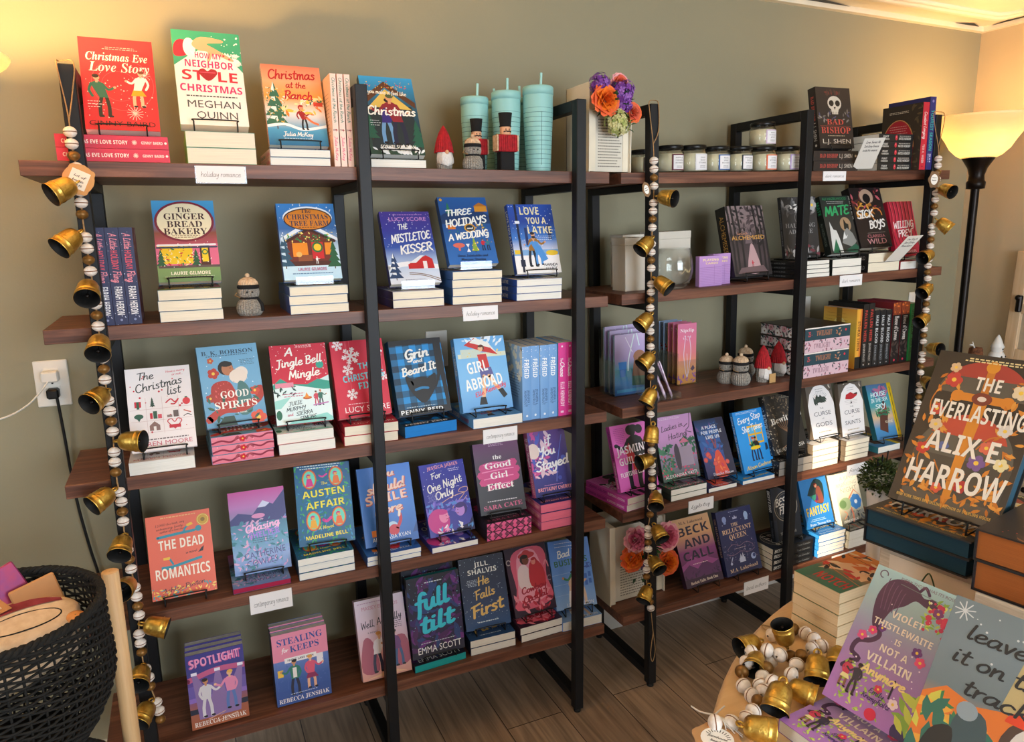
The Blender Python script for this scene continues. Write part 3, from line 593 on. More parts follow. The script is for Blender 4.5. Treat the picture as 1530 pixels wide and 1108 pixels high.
def c_three(a):
    a.bg('#2a6ab8','#2460a8','#1f4a8a','#2f62a8'); a.P([(0,.72),(.2,.8),(.5,.72),(.8,.82),(1,.72),(1,.6),(0,.6)],'#1c3a6a'); a.tree(.18,.76,.16,'#2f7a5a'); a.E(.06,.96,.03,'#e8a838'); a.R(.72,.78,.98,.86,'#d8902c'); a.P([(.7,.86),(.84,.92),(1,.86)],'#b8702a'); a.R(.1,.52,.26,.58,'#d8782c'); a.leaves(16,['#2f8a5a','#e8b838'],2,.1,.48,.9,.6,.03)
    a.T('THREE',.38,.73,.085,'#f6f4ee','h',.54,rot=5,wt=1.6); a.T('HOLIDAYS',.5,.585,.1,'#f6f4ee','h',.86,rot=7,wt=1.6); a.E(.55,.535,.1,'#1c2c3c',.055); a.O(.55,.535,.1,.025,'#d89a30',.055); a.T('and',.55,.52,.03,'#f6f4ee','h',.12,wt=1.6); a.T('A WEDDING',.5,.385,.09,'#f6f4ee','h',.84,rot=7,wt=1.6)
    a.E(.26,.28,.12,'#d86a5a',.035); a.R(.24,.2,.28,.28,'#d86a5a'); a.tree(.58,.19,.2,'#8aa838'); a.dots(10,'#f0d060',4,.5,.2,.66,.34,.014); a.P([(.4,.3),(.48,.3),(.44,.24)],'#e8eaf0'); a.P([(.4,.18),(.48,.18),(.44,.24)],'#e8eaf0'); a.fig(.76,.2,.17,'#d8a078','#2a1a14','#c8283c','#202838'); a.fig(.86,.2,.17,'#c08a60','#2a1a14','#2f7a8a','#202838')
    a.T('Uzma Jalaluddin and',.5,.11,.034,'#14223c','h',.62,wt=1.2); a.T('Marissa Stapley',.5,.055,.034,'#14223c','h',.5,wt=1.2)
def c_latke(a):
    a.bg('#f2f0ee','#eeecf0','#3a78c8','#1c3f98','#2450b0'); a.dots(90,'#eef0f8',8,0,.1,1,1,.009); a.R(0,.26,1,.34,'#7aa8d8'); a.R(.02,.28,.14,.34,'#e8c030'); a.E(.85,.29,.14,'#e8c030',.04); a.R(.14,.02,.19,1,'#101a3a'); a.R(.12,.72,.22,.76,'#e8ecf6'); a.R(.12,.1,.22,.2,'#101a3a'); a.R(.3,.4,.36,.66,'#16306a'); a.R(.82,.48,.9,.7,'#16306a')
    a.T('LOVE',.47,.85,.11,'#f2e2b0','b',.46); a.T('YOU A',.6,.715,.095,'#f2e2b0','b',.44); a.T('LATKE',.65,.575,.1,'#f2e2b0','b',.58); a.fig(.4,.1,.5,'#d8a078','#1c1420','#9a6a20','#14182c',.1); a.fig(.54,.12,.42,'#d8a078','#1c1420','#4a90d8','#4a90d8',-.12,-1); a.P([(.46,.4),(.6,.4),(.74,.2),(.6,.16)],'#4a90d8'); a.lines(.72,.48,.53,3,.42,'#c8d8f0',6,h=.008)
    a.T('AMANDA',.78,.1,.035,'#202438','h',.3,wt=1.1); a.T('ELLIOT',.78,.045,.035,'#202438','h',.26,wt=1.1)
def s_latke(a): a.bg('#2450b0'); a.T('LOVE YOU A LATKE',.4,.25,.55,'#f4f0e4','b',.64)
def c_list(a):
    a.bg('#efe6e6','#f2eaea'); a.T('The',.3,.86,.085,'#20282a','h',.26,rot=4,wt=1.0); a.T('Christmas',.5,.745,.095,'#20282a','h',.74,rot=9,wt=1.0); a.T('list',.72,.66,.1,'#20282a','h',.22,rot=6,wt=1.0); a.T('Have a merry',.77,.93,.026,'#d83a50','h',.3,rot=4); a.T('or not...',.8,.89,.026,'#d83a50','h',.18,rot=4); a.dots(16,'#c82438',3,.05,.2,.98,.9,.014)
    for i in range(1,4): a.L([(.02+.25*i,.64),(.02+.25*i,.2)],.004,'#c8a8a8',1)
    for y in (.5,.36,.22): a.L([(.03,y),(.98,y)],.004,'#c8a8a8',1)
    a.R(.1,.53,.2,.6,'#c82438'); a.R(.13,.51,.17,.6,'#2a5a40'); a.tree(.37,.53,.11,'#2c4a3c'); a.L([(.58,.56),(.66,.6),(.72,.56),(.78,.6),(.72,.54),(.66,.54)],.02,'#c82438'); a.E(.9,.56,.06,'#d83a44'); a.R(.88,.6,.92,.615,'#2a6a40'); a.E(.15,.42,.07,'#2a5a48',.03); a.P([(.1,.42),(.2,.42),(.15,.36)],'#2a5a48')
    a.R(.32,.38,.36,.45,'#c82438'); a.R(.37,.38,.43,.47,'#2f5a44'); a.R(.44,.38,.5,.43,'#d85060'); a.R(.58,.38,.66,.41,'#8a7a78'); a.R(.68,.38,.76,.46,'#6a5a58'); a.L([(.84,.38),(.9,.4),(.96,.38)],.012,'#2a2a2a'); a.L([(.85,.45),(.95,.42)],.02,'#c86a5a'); a.P([(.3,.24),(.46,.24),(.46,.3),(.38,.35),(.3,.3)],'#8a6a64'); a.R(.36,.24,.4,.29,'#f0e6e0'); a.R(.6,.25,.78,.29,'#c82438'); a.L([(.69,.24),(.58,.33),(.64,.36),(.69,.32),(.74,.36),(.8,.33),(.69,.24)],.014,'#c82438')
    a.lines(.5,.125,.13,1,.84,'#6a5a5c',5,h=.013); a.T('MAREN MOORE',.5,.06,.05,'#c8586a','s',.88)
def c_good(a):
    a.bg('#5f96ba','#76aed0','#7ab2d4'); a.dots(30,'#e4f2fa',6,.05,.2,.95,.9,.008); a.T('B. K. BORISON',.5,.89,.05,'#2a4a62','r',.86); a.lines(.48,.865,.87,1,.84,'#3a5a72',4,h=.009); a.lines(.8,.74,.8,4,.28,'#4a6a80',5,h=.007)
    a.head(.46,.7,.12,'#c07a54','#1e1614'); a.head(.66,.63,.1,'#f0c8b0','#efe0d4',-1); a.E(.62,.6,.15,'#efdccc',.09); a.B([(.18,.28),(.16,.5),(.34,.56),(.5,.5),(.56,.2)],'#b0342c'); a.B([(.56,.14),(.6,.52),(.76,.46),(.78,.16)],'#4a7a78'); a.dots(40,'#d8605a',9,.18,.3,.54,.54,.012)
    a.L([(.06,.1),(.3,.2),(.6,.2),(.9,.3),(.95,.42)],.13,'#b4382c'); a.P([(.16,0),(.5,0),(.46,.12),(.3,.12)],'#2f4a42'); a.flower(.22,.66,.09,'#c03a2c'); a.flower(.2,.82,.05,'#c85a3a'); a.flower(.86,.4,.08,'#cf4a34'); a.flower(.86,.06,.13,'#d8543a'); a.flower(.12,.36,.07,'#a83a30'); a.leaves(14,['#2f5a48','#3a6a58'],4,.05,.05,.95,.5,.06)
    a.T('GOOD',.52,.345,.085,'#f2ede4','r',.48); a.T('SPIRITS',.52,.215,.085,'#f2ede4','r',.72); a.T('a novel',.6,.14,.025,'#f2ede4','s',.16)
def t_good(a):
    a.bg('#dc7488','#e68a9c'); a.L([(0,.25),(.16,.5),(.3,.25),(.42,.6),(.46,.5)],.03,'#8a2c44'); a.L([(.54,.5),(.62,.75),(.78,.45),(.9,.75),(1,.7)],.03,'#8a2c44'); a.L([(.38,.5),(.42,.8),(.46,.5)],.03,'#a84a58'); a.L([(.56,.4),(.6,.75),(.66,.5)],.03,'#a84a58'); a.flower(.5,.5,.05,'#c82434'); a.dots(8,'#f4b8c0',2)
def c_jing(a):
    a.bg('#d6ecea','#cbe8e6','#d4f0ee'); a.P([(0,.52),(.5,.44),(1,.58),(1,1),(0,1)],'#cc1f3c'); a.dots(50,'#f2d8d8',5,0,.5,1,1,.009); a.P([(0,.5),(.14,.58),(.3,.5),(.6,.48),(.8,.54),(1,.5),(1,.4),(0,.4)],'#2f9a88'); a.P([(0,.45),(.4,.48),(1,.38),(1,0),(0,0)],'#dceeee'); a.P([(0,.3),(.3,.34),(.1,.2),(0,.2)],'#9ad8d0'); a.P([(.3,.04),(.9,.1),(1,.04),(1,0),(.2,0)],'#8fd4cc'); a.R(.04,.46,.36,.52,'#e08aa0'); a.leaves(16,['#1f3a38','#2a5a50'],4,0,.36,.4,.48,.04); a.E(.86,.72,.07,'#2aa08c')
    a.E(.58,.31,.08,'#b85a20',.02); a.P([(.53,.31),(.57,.38),(.62,.31)],'#e8902c'); a.fig(.74,.2,.19,'#e0a888','#2a1614','#c83c54','#c83c54'); a.fig(.82,.2,.2,'#d09a78','#b8602c','#2a6a5c','#1f2a34'); a.L([(.68,.21),(.94,.23)],.025,'#b878b0',1); a.E(.06,.12,.05,'#1f6a50',.06)
    a.lines(.6,.955,.98,3,.3,'#f2c8c8',2,h=.006); a.T('A',.33,.86,.1,'#f8f2ea','h',.14,wt=1.3); a.T('Jingle Bell',.5,.735,.1,'#f8f2ea','h',.82,rot=5,wt=1.3); a.T('Mingle',.57,.575,.1,'#f8f2ea','h',.56,rot=5,wt=1.3)
    a.T('JULIE',.36,.235,.045,'#1f3a44','h',.24,rot=5); a.T('MURPHY',.36,.165,.045,'#1f3a44','h',.34,rot=5); a.T('and',.25,.1,.035,'#c83c64','h',.1,rot=5); a.T('SIERRA',.5,.105,.045,'#1f3a44','h',.3,rot=5); a.T('SIMONE',.56,.045,.045,'#1f3a44','h',.3,rot=5); a.lines(.34,.34,.37,2,.4,'#d0708a',6,h=.01)
def c_fix(a):
    a.bg('#c41a38','#d3213f','#cf2240')
    for x,y,r in ((.14,.95,.1),(.36,.8,.16),(.88,.82,.09),(.28,.62,.1),(.3,.3,.1),(.94,.5,.08)): a.L([(x,y),(x,1)],.006,'#e06a7a',1); a.flake(x,y,r,'#efe6e8')
    a.T('THE',.62,.62,.08,'#6ad0e0','b',.3,rot=4); a.T('CHRISTMAS',.56,.48,.085,'#6ad0e0','b',.8,rot=5); a.T('FIX',.56,.36,.085,'#6ad0e0','b',.26,rot=4); a.lines(.5,.165,.17,1,.6,'#f0c0c8',2,h=.01); a.T('LUCY SCORE',.55,.07,.07,'#f4e4e4','s',.86)
def c_grin(a):
    a.bg('#12557f','#1c6c9c')
    for i in range(0,9):
        for j in range(0,13):
            if (i+j) % 2: a.R(i/8,j/12,(i+1)/8,(j+1)/12,'#1c8fd6' if i % 2 else '#0c3550')
    a.P([(.1,.98),(.2,.9),(.18,.5),(.28,.3),(.52,.14),(.76,.3),(.84,.52),(.84,.98),(.98,1),(1,0),(.94,0),(.9,.5),(1,1),(0,1)],'#1b1c22'); a.B([(.22,.52),(.3,.5),(.5,.42),(.7,.5),(.8,.52),(.78,.36),(.62,.2),(.5,.15),(.4,.2),(.26,.36)],'#1b1c22'); a.L([(.32,.42),(.5,.46),(.7,.42)],.1,'#1b1c22'); a.L([(.38,.33),(.5,.35),(.62,.34)],.045,'#1c7ab4'); a.R(0,0,1,.09,'#1b1c22'); a.R(0,.93,1,1,'#1b1c22')
    a.T('Grin',.5,.755,.12,'#f2f0ea','h',.46,rot=5,wt=1.6); a.T('and',.5,.69,.05,'#f2f0ea','h',.18,rot=5,wt=1.5); a.T('Beard It',.5,.555,.1,'#f2f0ea','h',.66,rot=8,wt=1.6); a.T('PENNY REID',.44,.025,.055,'#eef0f2','b',.82); a.lines(.44,.1,.105,1,.7,'#a8c0d0',3,h=.01)
def c_girl(a):
    a.bg('#5a9ad8','#7ab8ea','#78b8ea','#6aaee6'); a.leaves(14,['#eaf2fa'],3,.05,.88,.95,1,.08); a.R(.04,.72,1,.78,'#d8dcc4'); a.R(.1,.72,.5,.84,'#c8d4c8'); a.dots(20,'#e8d078',4,.1,.74,.9,.82,.014); a.P([(.18,.9),(.4,.99),(.66,.92),(.84,.74),(.52,.8)],'#c82c2c'); a.P([(.3,.93),(.42,.99),(.66,.92),(.84,.74),(.7,.84)],'#f0ece4'); a.head(.5,.84,.06,'#eab890','#5a2c1c',-1); a.P([(.42,.76),(.6,.76),(.64,.56),(.46,.54)],'#c83030'); a.P([(.42,.56),(.66,.58),(.7,.46),(.44,.44)],'#5a5a98')
    a.L([(.5,.46),(.47,.3),(.44,.16)],.07,'#e8b488'); a.L([(.6,.46),(.7,.34),(.8,.24)],.07,'#e8b488'); a.P([(.38,.18),(.48,.18),(.5,.08),(.34,.08)],'#16181e'); a.P([(.74,.26),(.84,.28),(.92,.18),(.84,.14)],'#16181e')
    a.T('GIRL',.4,.52,.15,'#f4f4f2','b',.42,rot=7); a.T('ABROAD',.5,.31,.15,'#f4f4f2','b',.76,rot=7); a.T('Elle Kennedy',.6,.25,.06,'#e0384c','h',.66,rot=16,wt=1.2); a.lines(.3,.95,.96,2,.3,'#eaf4fa',2,h=.008)
def s_girl(a): a.bg('#62a8e4'); a.T('GIRL ABROAD',.3,.25,.5,'#f0ece0','b',.4); a.T('ELLE KENNEDY',.7,.3,.35,'#c03a58','b',.3)
def c_dead(a):
    a.bg('#d85c40','#e0644a','#e2684c'); a.lines(.5,.955,.96,1,.55,'#e8b070',2,h=.012); a.E(.88,.88,.1,'#c89a30'); a.O(.88,.88,.085,.008,'#f0d078'); a.E(.88,.88,.035,'#8a6a20'); a.T('"I LOVED this book, very',.36,.875,.024,'#4a1a18','h',.46,rot=3); a.T('entrancing, lovely"',.36,.83,.024,'#4a1a18','h',.42,rot=3); a.T('author of a love story',.4,.795,.024,'#4a1a18','h',.4,rot=3)
    a.L([(.16,.735),(.4,.75),(.74,.765)],.045,'#1f8aa0'); a.E(.8,.78,.05,'#1f8aa0'); a.L([(.56,.76),(.6,.81),(.64,.83)],.03,'#1f8aa0'); a.P([(.62,.82),(.72,.84),(.7,.87),(.62,.85)],'#e8b838'); a.R(.18,.34,.36,.385,'#1f8aa0'); a.L([(.3,.36),(.6,.4),(.8,.425)],.045,'#1f8aa0'); a.L([(.36,.4),(.32,.46)],.03,'#1f8aa0'); a.P([(.22,.46),(.32,.46),(.32,.49),(.22,.49)],'#e8b838')
    a.T('THE DEAD',.52,.58,.115,'#f2e6d4','b',.72); a.T('a novel',.66,.5,.03,'#2a1a20','h',.18,rot=4); a.P([(.76,.49),(.82,.54),(.86,.56),(.84,.5)],'#201822'); a.T('ROMANTICS',.5,.235,.125,'#f2e6d4','b',.86); a.T('Ashley Poston',.5,.09,.055,'#22182a','h',.66,rot=6,wt=.9); a.leaves(70,['#e8b040','#2f9aa4','#f0c860'],7,0,0,1,.14,.03)
def c_chas(a):
    a.bg('#6a8ac4','#8aa4d4','#5a9ab4','#4a7a9a','#b878b8','#c84a9a'); a.P([(0,.66),(.15,.74),(.4,.7),(.6,.86),(.78,.8),(1,.96),(1,.6),(0,.6)],'#3a3a78'); a.P([(.5,.78),(.6,.86),(.72,.82),(.64,.78)],'#cfd0ea'); a.leaves(160,['#4a8aa0','#c890c8','#7a9ad0','#d8a8cc','#2f7a88'],5,0,.05,1,.64,.05); a.E(.5,.68,.12,'#d88ab8',.03)
    a.T('Chasing',.56,.515,.085,'#f6b8e0','h',.62,rot=8,wt=1.5); a.T('SHELTER',.58,.425,.072,'#a878e0','b',.56,rot=5); a.lines(.55,.36,.41,3,.4,'#3a3a6a',4,h=.008); a.T('CATHERINE',.56,.19,.075,'#4a4a8a','s',.74,rot=4); a.T('COWLES',.5,.09,.075,'#4a4a8a','s',.56,rot=4)
def c_aust(a):
    a.bg('#1d5f8a','#1c6a92','#1f5f90'); a.leaves(220,['#2f9a58','#1f7a5a','#2a8ac0','#45b060'],3,0,0,1,1,.035); a.lines(.45,.95,.98,2,.8,'#d8e8e0',2,h=.012)
    for x,y,c in ((.26,.82,'#d82c8a'),(.74,.83,'#e8702c'),(.28,.3,'#e8a828'),(.74,.32,'#e87030')): a.E(x,y,.13,'#d8482c',.125); a.E(x,y,.115,'#d8a04a',.112); a.E(x,y,.1,'#6ad8c0',.1); a.P([(x-.07,y-.09),(x+.07,y-.09),(x+.04,y+.01),(x-.04,y+.01)],c); a.head(x,y+.035,.038,'#e8a850','#c82c7a')
    a.L([(.44,.86),(.5,.84),(.58,.87)],.03,'#d83a9a'); a.L([(.46,.3),(.52,.28),(.6,.32)],.05,'#d83a9a'); a.T('The',.52,.74,.035,'#f0e048','h',.12,rot=4); a.T('AUSTEN',.51,.6,.085,'#f2e23c','b',.78,rot=3); a.T('AFFAIR',.52,.455,.085,'#f2e23c','b',.7,rot=3); a.T('A Novel',.5,.19,.04,'#f0e048','h',.28,rot=5); a.T('MADELINE BELL',.5,.085,.045,'#f2e23c','b',.76,rot=3)
def c_smile(a):
    a.bg('#2a62b4','#3a7cd0','#3a7ad0'); a.P([(.3,1),(.55,1),(.4,.5),(.1,0),(0,0),(0,.4)],'#3270c2'); a.P([(.9,.1),(1,.24),(1,.1)],'#1f4a90')
    for t,x,y,h,w,r in (('you',.5,.86,.085,.36,4),('should',.5,.68,.12,.72,6),('more',.5,.4,.1,.52,6)): a.T(t,x+.012,y-.008,h,'#c8583c','h',w,rot=r,wt=2.0); a.T(t,x,y,h,'#f2c8b4','h',w,rot=r,wt=1.5)
    a.T('SMILE',.5,.53,.115,'#c8583c','b',.82,rot=4); a.T('SMILE',.49,.54,.11,'#f2c8b4','b',.8,rot=4)
    a.E(.54,.21,.1,'#b8d4e8'); a.E(.56,.17,.1,'#c8283c'); a.L([(.62,.18),(.7,.28),(.7,.36)],.06,'#c8283c'); a.L([(.68,.34),(.7,.4)],.05,'#f0dcd0'); a.R(.14,.12,.34,.2,'#e88a3c'); a.T('ANASTASIA RYAN',.5,.065,.05,'#eaf0f6','s',.72,rot=2)
def c_night(a):
    a.bg('#4a4aa8','#3a3aa0','#2a2a98','#2c30a8'); a.dots(40,'#d8d8f4',6,0,.5,1,1,.008); a.T('JESSICA JAMES',.52,.925,.045,'#e89aa8','b',.7,rot=3); a.lines(.75,.86,.885,2,.26,'#d8d0f0',2,h=.009)
    a.T('For',.34,.79,.08,'#f2eee8','h',.24,rot=8,wt=1.2); a.T('One Night',.5,.645,.105,'#f2eee8','h',.8,rot=10,wt=1.2); a.T('Only',.46,.515,.1,'#f2eee8','h',.42,rot=10,wt=1.2); a.lines(.2,.48,.58,7,.26,'#8a8ad0',4,h=.006); a.L([(.3,.42),(.6,.5),(.95,.54),(.98,.6),(.84,.6),(.78,.55),(.9,.52),(.6,.36),(.68,.34),(.95,.48)],.012,'#e8b488')
    a.leaves(40,['#6a5ac8','#8a7ad8','#5a8ad8'],5,0,.3,1,.44,.07); a.E(.24,.2,.24,'#c83a90',.17); a.head(.36,.25,.13,'#e88ab8','#c83a90'); a.head(.74,.3,.13,'#b888d8','#3a2a78',-1); a.P([(.6,.06),(.9,.1),(1,.2),(1,0),(.6,0)],'#1c1c50'); a.P([(.66,.16),(.76,.12),(.72,.04)],'#f0eef4'); a.star(.4,.08,.06,'#f0a0d0',8,.02); a.leaves(14,['#f0e8f4','#5a9ae0'],8,.2,.02,1,.12,.05)
def c_effect(a):
    a.bg('#23222c','#25222e','#3a2440','#6a2a62'); a.lines(.5,.95,.97,2,.4,'#c8a0c0',3,h=.008)
    for y,w_ in ((.66,.7),(.56,.8),(.46,.74),(.36,.5)): a.L([(.5-w_/2,y-.01),(.4,y+.015),(.6,y),(.5+w_/2,y+.03)],.16 if y > .4 else .08,'#c8307c'); a.L([(.5-w_/2.2,y+.03),(.5,y+.045),(.5+w_/2.4,y+.05)],.02,'#ec80b4')
    a.T('the',.5,.76,.06,'#f6f0f0','r',.2,rot=1); a.T('Good',.5,.635,.085,'#f6f0f0','r',.6,rot=2); a.T('Girl',.5,.49,.085,'#f6f0f0','r',.4,rot=2); a.T('Effect',.5,.335,.09,'#f6f0f0','r',.6,rot=2); a.lines(.5,.165,.17,1,.8,'#c8c0c8',3,h=.014); a.T('SARA CATE',.5,.07,.06,'#c85a84','r',.86,rot=2)
def t_effect(a):
    a.bg('#e0568a','#e86a9c')
    for i in range(5):
        for d in (-1,1): a.L([(i*.25-.12,.5-d*.6),(i*.25+.13,.5+d*.6)],.025,'#54243c',1)
    for i in range(9): a.P([(i*.125+.02,.5),(i*.125+.06,.78),(i*.125+.1,.5),(i*.125+.06,.22)],'#7a3c56')
def c_stay(a):
    a.bg('#2a2c78','#3a3a90','#4a3a90','#6a4a98'); a.leaves(60,['#e88ab8','#8a4a9a','#d04a98','#e8c8d8','#4a5ac0'],4,0,.3,.55,1,.12); a.E(.1,.7,.16,'#f0d8d0',.12); a.L([(.9,.9),(.7,.5),(.6,.2)],.02,'#6a7ad8'); a.E(.86,.55,.06,'#5a6ad0'); a.E(.7,.25,.05,'#4a58b8')
    a.T('if',.5,.8,.12,'#f4f2f6','h',.16,rot=4,wt=1.4); a.T('You',.45,.62,.13,'#f4f2f6','h',.46,rot=6,wt=1.4); a.T('Stayed',.55,.42,.14,'#f4f2f6','h',.9,rot=8,wt=1.5); a.lines(.5,.15,.155,1,.6,'#c88ac8',3,h=.01); a.T('BRITTAINY CHERRY',.52,.075,.055,'#f0a0a8','b',.9)
def s_stay(a): a.bg('#b03a78','#c87aa8'); a.T('If You Stayed',.3,.3,.5,'#f4f0f4','h',.44,wt=1.4); a.T('BRITTAINY CHERRY',.75,.3,.4,'#f4c8d0','b',.4)
def c_spot(a):
    a.bg('#a85a34','#9a5a4a','#6a4a98','#3a3a88','#3a3488'); a.R(0,.2,1,.27,'#20243a'); a.L([(0,.66),(.5,.74),(1,.72)],.1,'#c05a88'); a.R(0,.42,1,.58,'#6a58a8'); a.R(0,.36,1,.42,'#8a6ac0')
    a.T('SPOTLIGHT',.5,.825,.12,'#d86aa0','b',.92,rot=2); a.T('SPOTLIGHT',.49,.835,.11,'#f0a0c8','b',.86,rot=2)
    for x in (.12,.52,.92): a.R(x-.05,.72,x+.05,.76,'#e8e4f4'); a.P([(x-.04,.72),(x+.04,.72),(.5+(x-.5)*.4+.2,.12),(.5+(x-.5)*.4-.2,.12)],'#8a70a8')
    a.fig(.3,.14,.52,'#c88a60','#2a1814','#d8d4dc','#d8d4dc',0,1); a.fig(.72,.18,.52,'#e8b890','#e0b050','#e08ab0','#5a78b8',0,-1); a.L([(.3,.1),(.6,.16),(.4,.04),(.8,.1)],.02,'#d8a890',1); a.T('REBECCA JENSHAK',.5,.03,.06,'#f0e4dc','r',.9)
def c_steal(a):
    a.bg('#2f4f98','#3a5ca4','#6a86c8','#6f8cd0')
    for i in range(6): a.L([(i*.19+.04,.22),(i*.19+.04,.66)],.006,'#4a66b0',1)
    a.R(0,0,1,.2,'#34549c'); a.R(0,.62,1,1,'#e48ca8'); a.T('STEALING',.5,.845,.09,'#2a4a94','r',.84,rot=2); a.T('for',.22,.74,.055,'#f4ecf0','h',.12,wt=1.3); a.T('KEEPS',.58,.725,.085,'#2a4a94','r',.54,rot=2); a.R(.2,.58,.78,.65,'#f0ecee'); a.T('FROST LAKE HIGH',.49,.6,.03,'#2a2a48','b',.48); a.R(.06,.4,.16,.5,'#e8c048'); a.R(.78,.46,.9,.62,'#e8e4ee'); a.dots(30,'#4a66b0',5,.05,.25,.95,.55,.012)
    a.fig(.36,.12,.5,'#c8906a','#1e1618','#2f7a6c','#20223c',0,-1); a.R(.33,.36,.4,.5,'#eee8e6'); a.fig(.66,.16,.47,'#e8b494','#e0a048','#d85a7a','#8a2a5a',0,1,True); a.lines(.5,.125,.13,1,.6,'#a8b8dc',3,h=.012); a.T('REBECCA JENSHAK',.5,.035,.058,'#f0ecf0','r',.92)
def c_well(a):
    a.bg('#d89a8a','#d8aab4','#dcc4d8','#e2d0e0'); a.lines(.4,.945,.95,1,.7,'#b88ab0',2,h=.01); a.T('MASSEY EDWARDS',.5,.865,.045,'#c87898','s',.74); a.T('Well, Actually',.5,.665,.085,'#2a2438','h',.84,rot=6,wt=1.0); a.T('a novel',.3,.57,.03,'#4a4058','s',.2); a.lines(.8,.58,.7,6,.26,'#4a4058',5,h=.008); a.B([(.02,.12),(.1,.5),(.28,.46),(.36,.1)],'#a8526a'); a.B([(.6,.12),(.64,.42),(.94,.46),(1,.14)],'#a8526a'); a.fig(.34,.08,.5,'#d8a888','#c88a48','#e4e0ec','#28284a',.1); a.fig(.78,.1,.46,'#c89070','#2a1a1c','#6a3a7a','#3a5a8a',-.1,-1); a.P([(.1,.02),(.6,.08),(.9,.02)],'#e8b894')
def c_tilt(a):
    a.bg('#1c1c30','#2a1c48','#1c2038','#1c1e30'); a.leaves(90,['#3a2468','#6a2a80','#28407a','#4a1f5a'],4,0,.1,1,.95,.12); a.dots(60,'#8ad0e8',5,0,.1,1,.95,.007); a.lines(.5,.9,.91,1,.34,'#d8e0e8',2,h=.012)
    a.T('full',.46,.6,.21,'#36c8e4','h',.66,rot=10,wt=1.7); a.T('tilt',.52,.33,.2,'#36c8e4','h',.66,rot=10,wt=1.7); a.lines(.5,.165,.17,1,.8,'#c8d0d8',3,h=.008); a.T('EMMA SCOTT',.52,.05,.08,'#f2f2f4','s',.84)
def c_falls(a):
    a.bg('#1f4a80','#1c3560','#1a2848','#182440'); a.dots(120,'#b8cce0',6,0,.1,1,1,.007); a.T('JILL',.5,.86,.065,'#f0eee8','b',.32); a.T('SHALVIS',.5,.76,.07,'#f0eee8','b',.66); a.T('He',.5,.605,.11,'#e4bc68','h',.26,rot=6,wt=1.3); a.T('Falls',.5,.425,.12,'#e4bc68','h',.46,rot=8,wt=1.3); a.T('First',.52,.2,.16,'#e4bc68','h',.74,rot=10,wt=1.4); a.lines(.25,.6,.68,5,.26,'#b8c8dc',4,h=.008); a.lines(.5,.08,.085,1,.5,'#c8d4e0',5,h=.014)
def c_cow(a):
    a.bg('#2a1430','#3a1638','#2a1834'); a.B([(.08,.1),(.94,.14),(.9,.5),(.96,.8),(.8,.95),(.3,.95),(.1,.8),(.14,.4)],'#e0607e'); a.B([(.2,.2),(.8,.2),(.84,.5),(.7,.9),(.3,.88),(.2,.5)],'#f0a0b8'); a.leaves(40,['#c82840','#e8889c','#8a1a38'],3,.05,.05,.95,.3,.08); a.E(.5,.85,.2,'#c83a44',.05); a.E(.5,.87,.1,'#c83a44',.06); a.head(.46,.78,.1,'#7a4030','#2a1418'); a.B([(.24,.4),(.26,.68),(.46,.7),(.6,.4)],'#f2d8dc'); a.B([(.5,.4),(.52,.68),(.68,.78),(.86,.6),(.82,.36)],'#c82c3c'); a.head(.64,.74,.07,'#e88a80','#c02838',-1)
    a.T('Cowboy',.55,.33,.085,'#a81030','h',.62,rot=6,wt=1.6); a.T('Casual',.55,.2,.085,'#a81030','h',.6,rot=6,wt=1.6); a.L([(.88,.66),(.94,.72),(.98,.62)],.03,'#e8889c'); a.O(.96,.45,.05,.02,'#8a7a90',a0=20,a1=300); a.O(.06,.8,.05,.02,'#b8a8a8',a0=20,a1=300); a.lines(.5,.93,.935,1,.4,'#c8607a',2,h=.008)
def c_bad(a):
    a.bg('#8ab0e4','#6a9ae0','#5a8cdc','#4a80d4'); a.T('Bad For',.5,.76,.1,'#f0f4f8','h',.62,rot=6,wt=1.3); a.T('BUSINESS',.5,.63,.085,'#2a6a4a','b',.84,rot=3); a.lines(.5,.9,.95,2,.7,'#dce8f8',2,h=.008)
    for x,y in ((.78,.4),(.88,.42),(.78,.3),(.88,.32)): a.R(x,y,x+.07,y+.07,'#3a68c0')
    for y in (.2,.35,.5): a.L([(0,y),(.6,y+.02)],.006,'#a8c4ec',1)
    a.fig(.44,.02,.52,'#d8a080','#141218','#d8b89a','#ece6e2',.1); a.fig(.66,.04,.58,'#c88a64','#6a3a20','#2a7a58','#d8b8a0',-.1,-1); a.leaves(12,['#3a5ab0'],5,.7,.55,1,.62,.05); a.T('LEIGH HUDSON',.6,.03,.05,'#f0f4f8','s',.66)
def c_bishop(a):
    a.bg('#221a18','#28201d','#2a211e'); a.leaves(26,['#8a8480','#4a4a6a','#6a6460'],4,.02,.44,.98,.62,.05); a.E(.52,.74,.2,'#cfc4b4',.12); a.P([(.38,.72),(.66,.72),(.6,.56),(.44,.56)],'#cfc4b4'); a.E(.43,.74,.07,'#1c1614',.05); a.E(.61,.74,.07,'#1c1614',.05); a.P([(.49,.68),(.55,.68),(.52,.63)],'#1c1614'); a.leaves(12,['#6a2a24','#4a3028'],6,.3,.86,.7,.94,.06)
    for i in range(5): a.L([(.43+i*.045,.56),(.43+i*.045,.6)],.01,'#2a211e',1)
    a.T('BAD',.5,.39,.085,'#c04a3c','r',.5); a.T('BISHOP',.5,.245,.1,'#c04a3c','r',.86); a.L([(.06,.365),(.94,.365)],.006,'#a04034',1); a.lines(.5,.195,.2,1,.6,'#b8a88c',3,h=.01); a.T('L.J. SHEN',.5,.08,.07,'#d8d0c4','s',.84)
def s_bishop(a): a.bg('#231a18'); a.T('BAD BISHOP',.34,.3,.4,'#b8443a','r',.4); a.T('L.J. SHEN',.72,.3,.4,'#c8c0b4','s',.3); a.E(.94,.5,.02,'#c8c0b4')
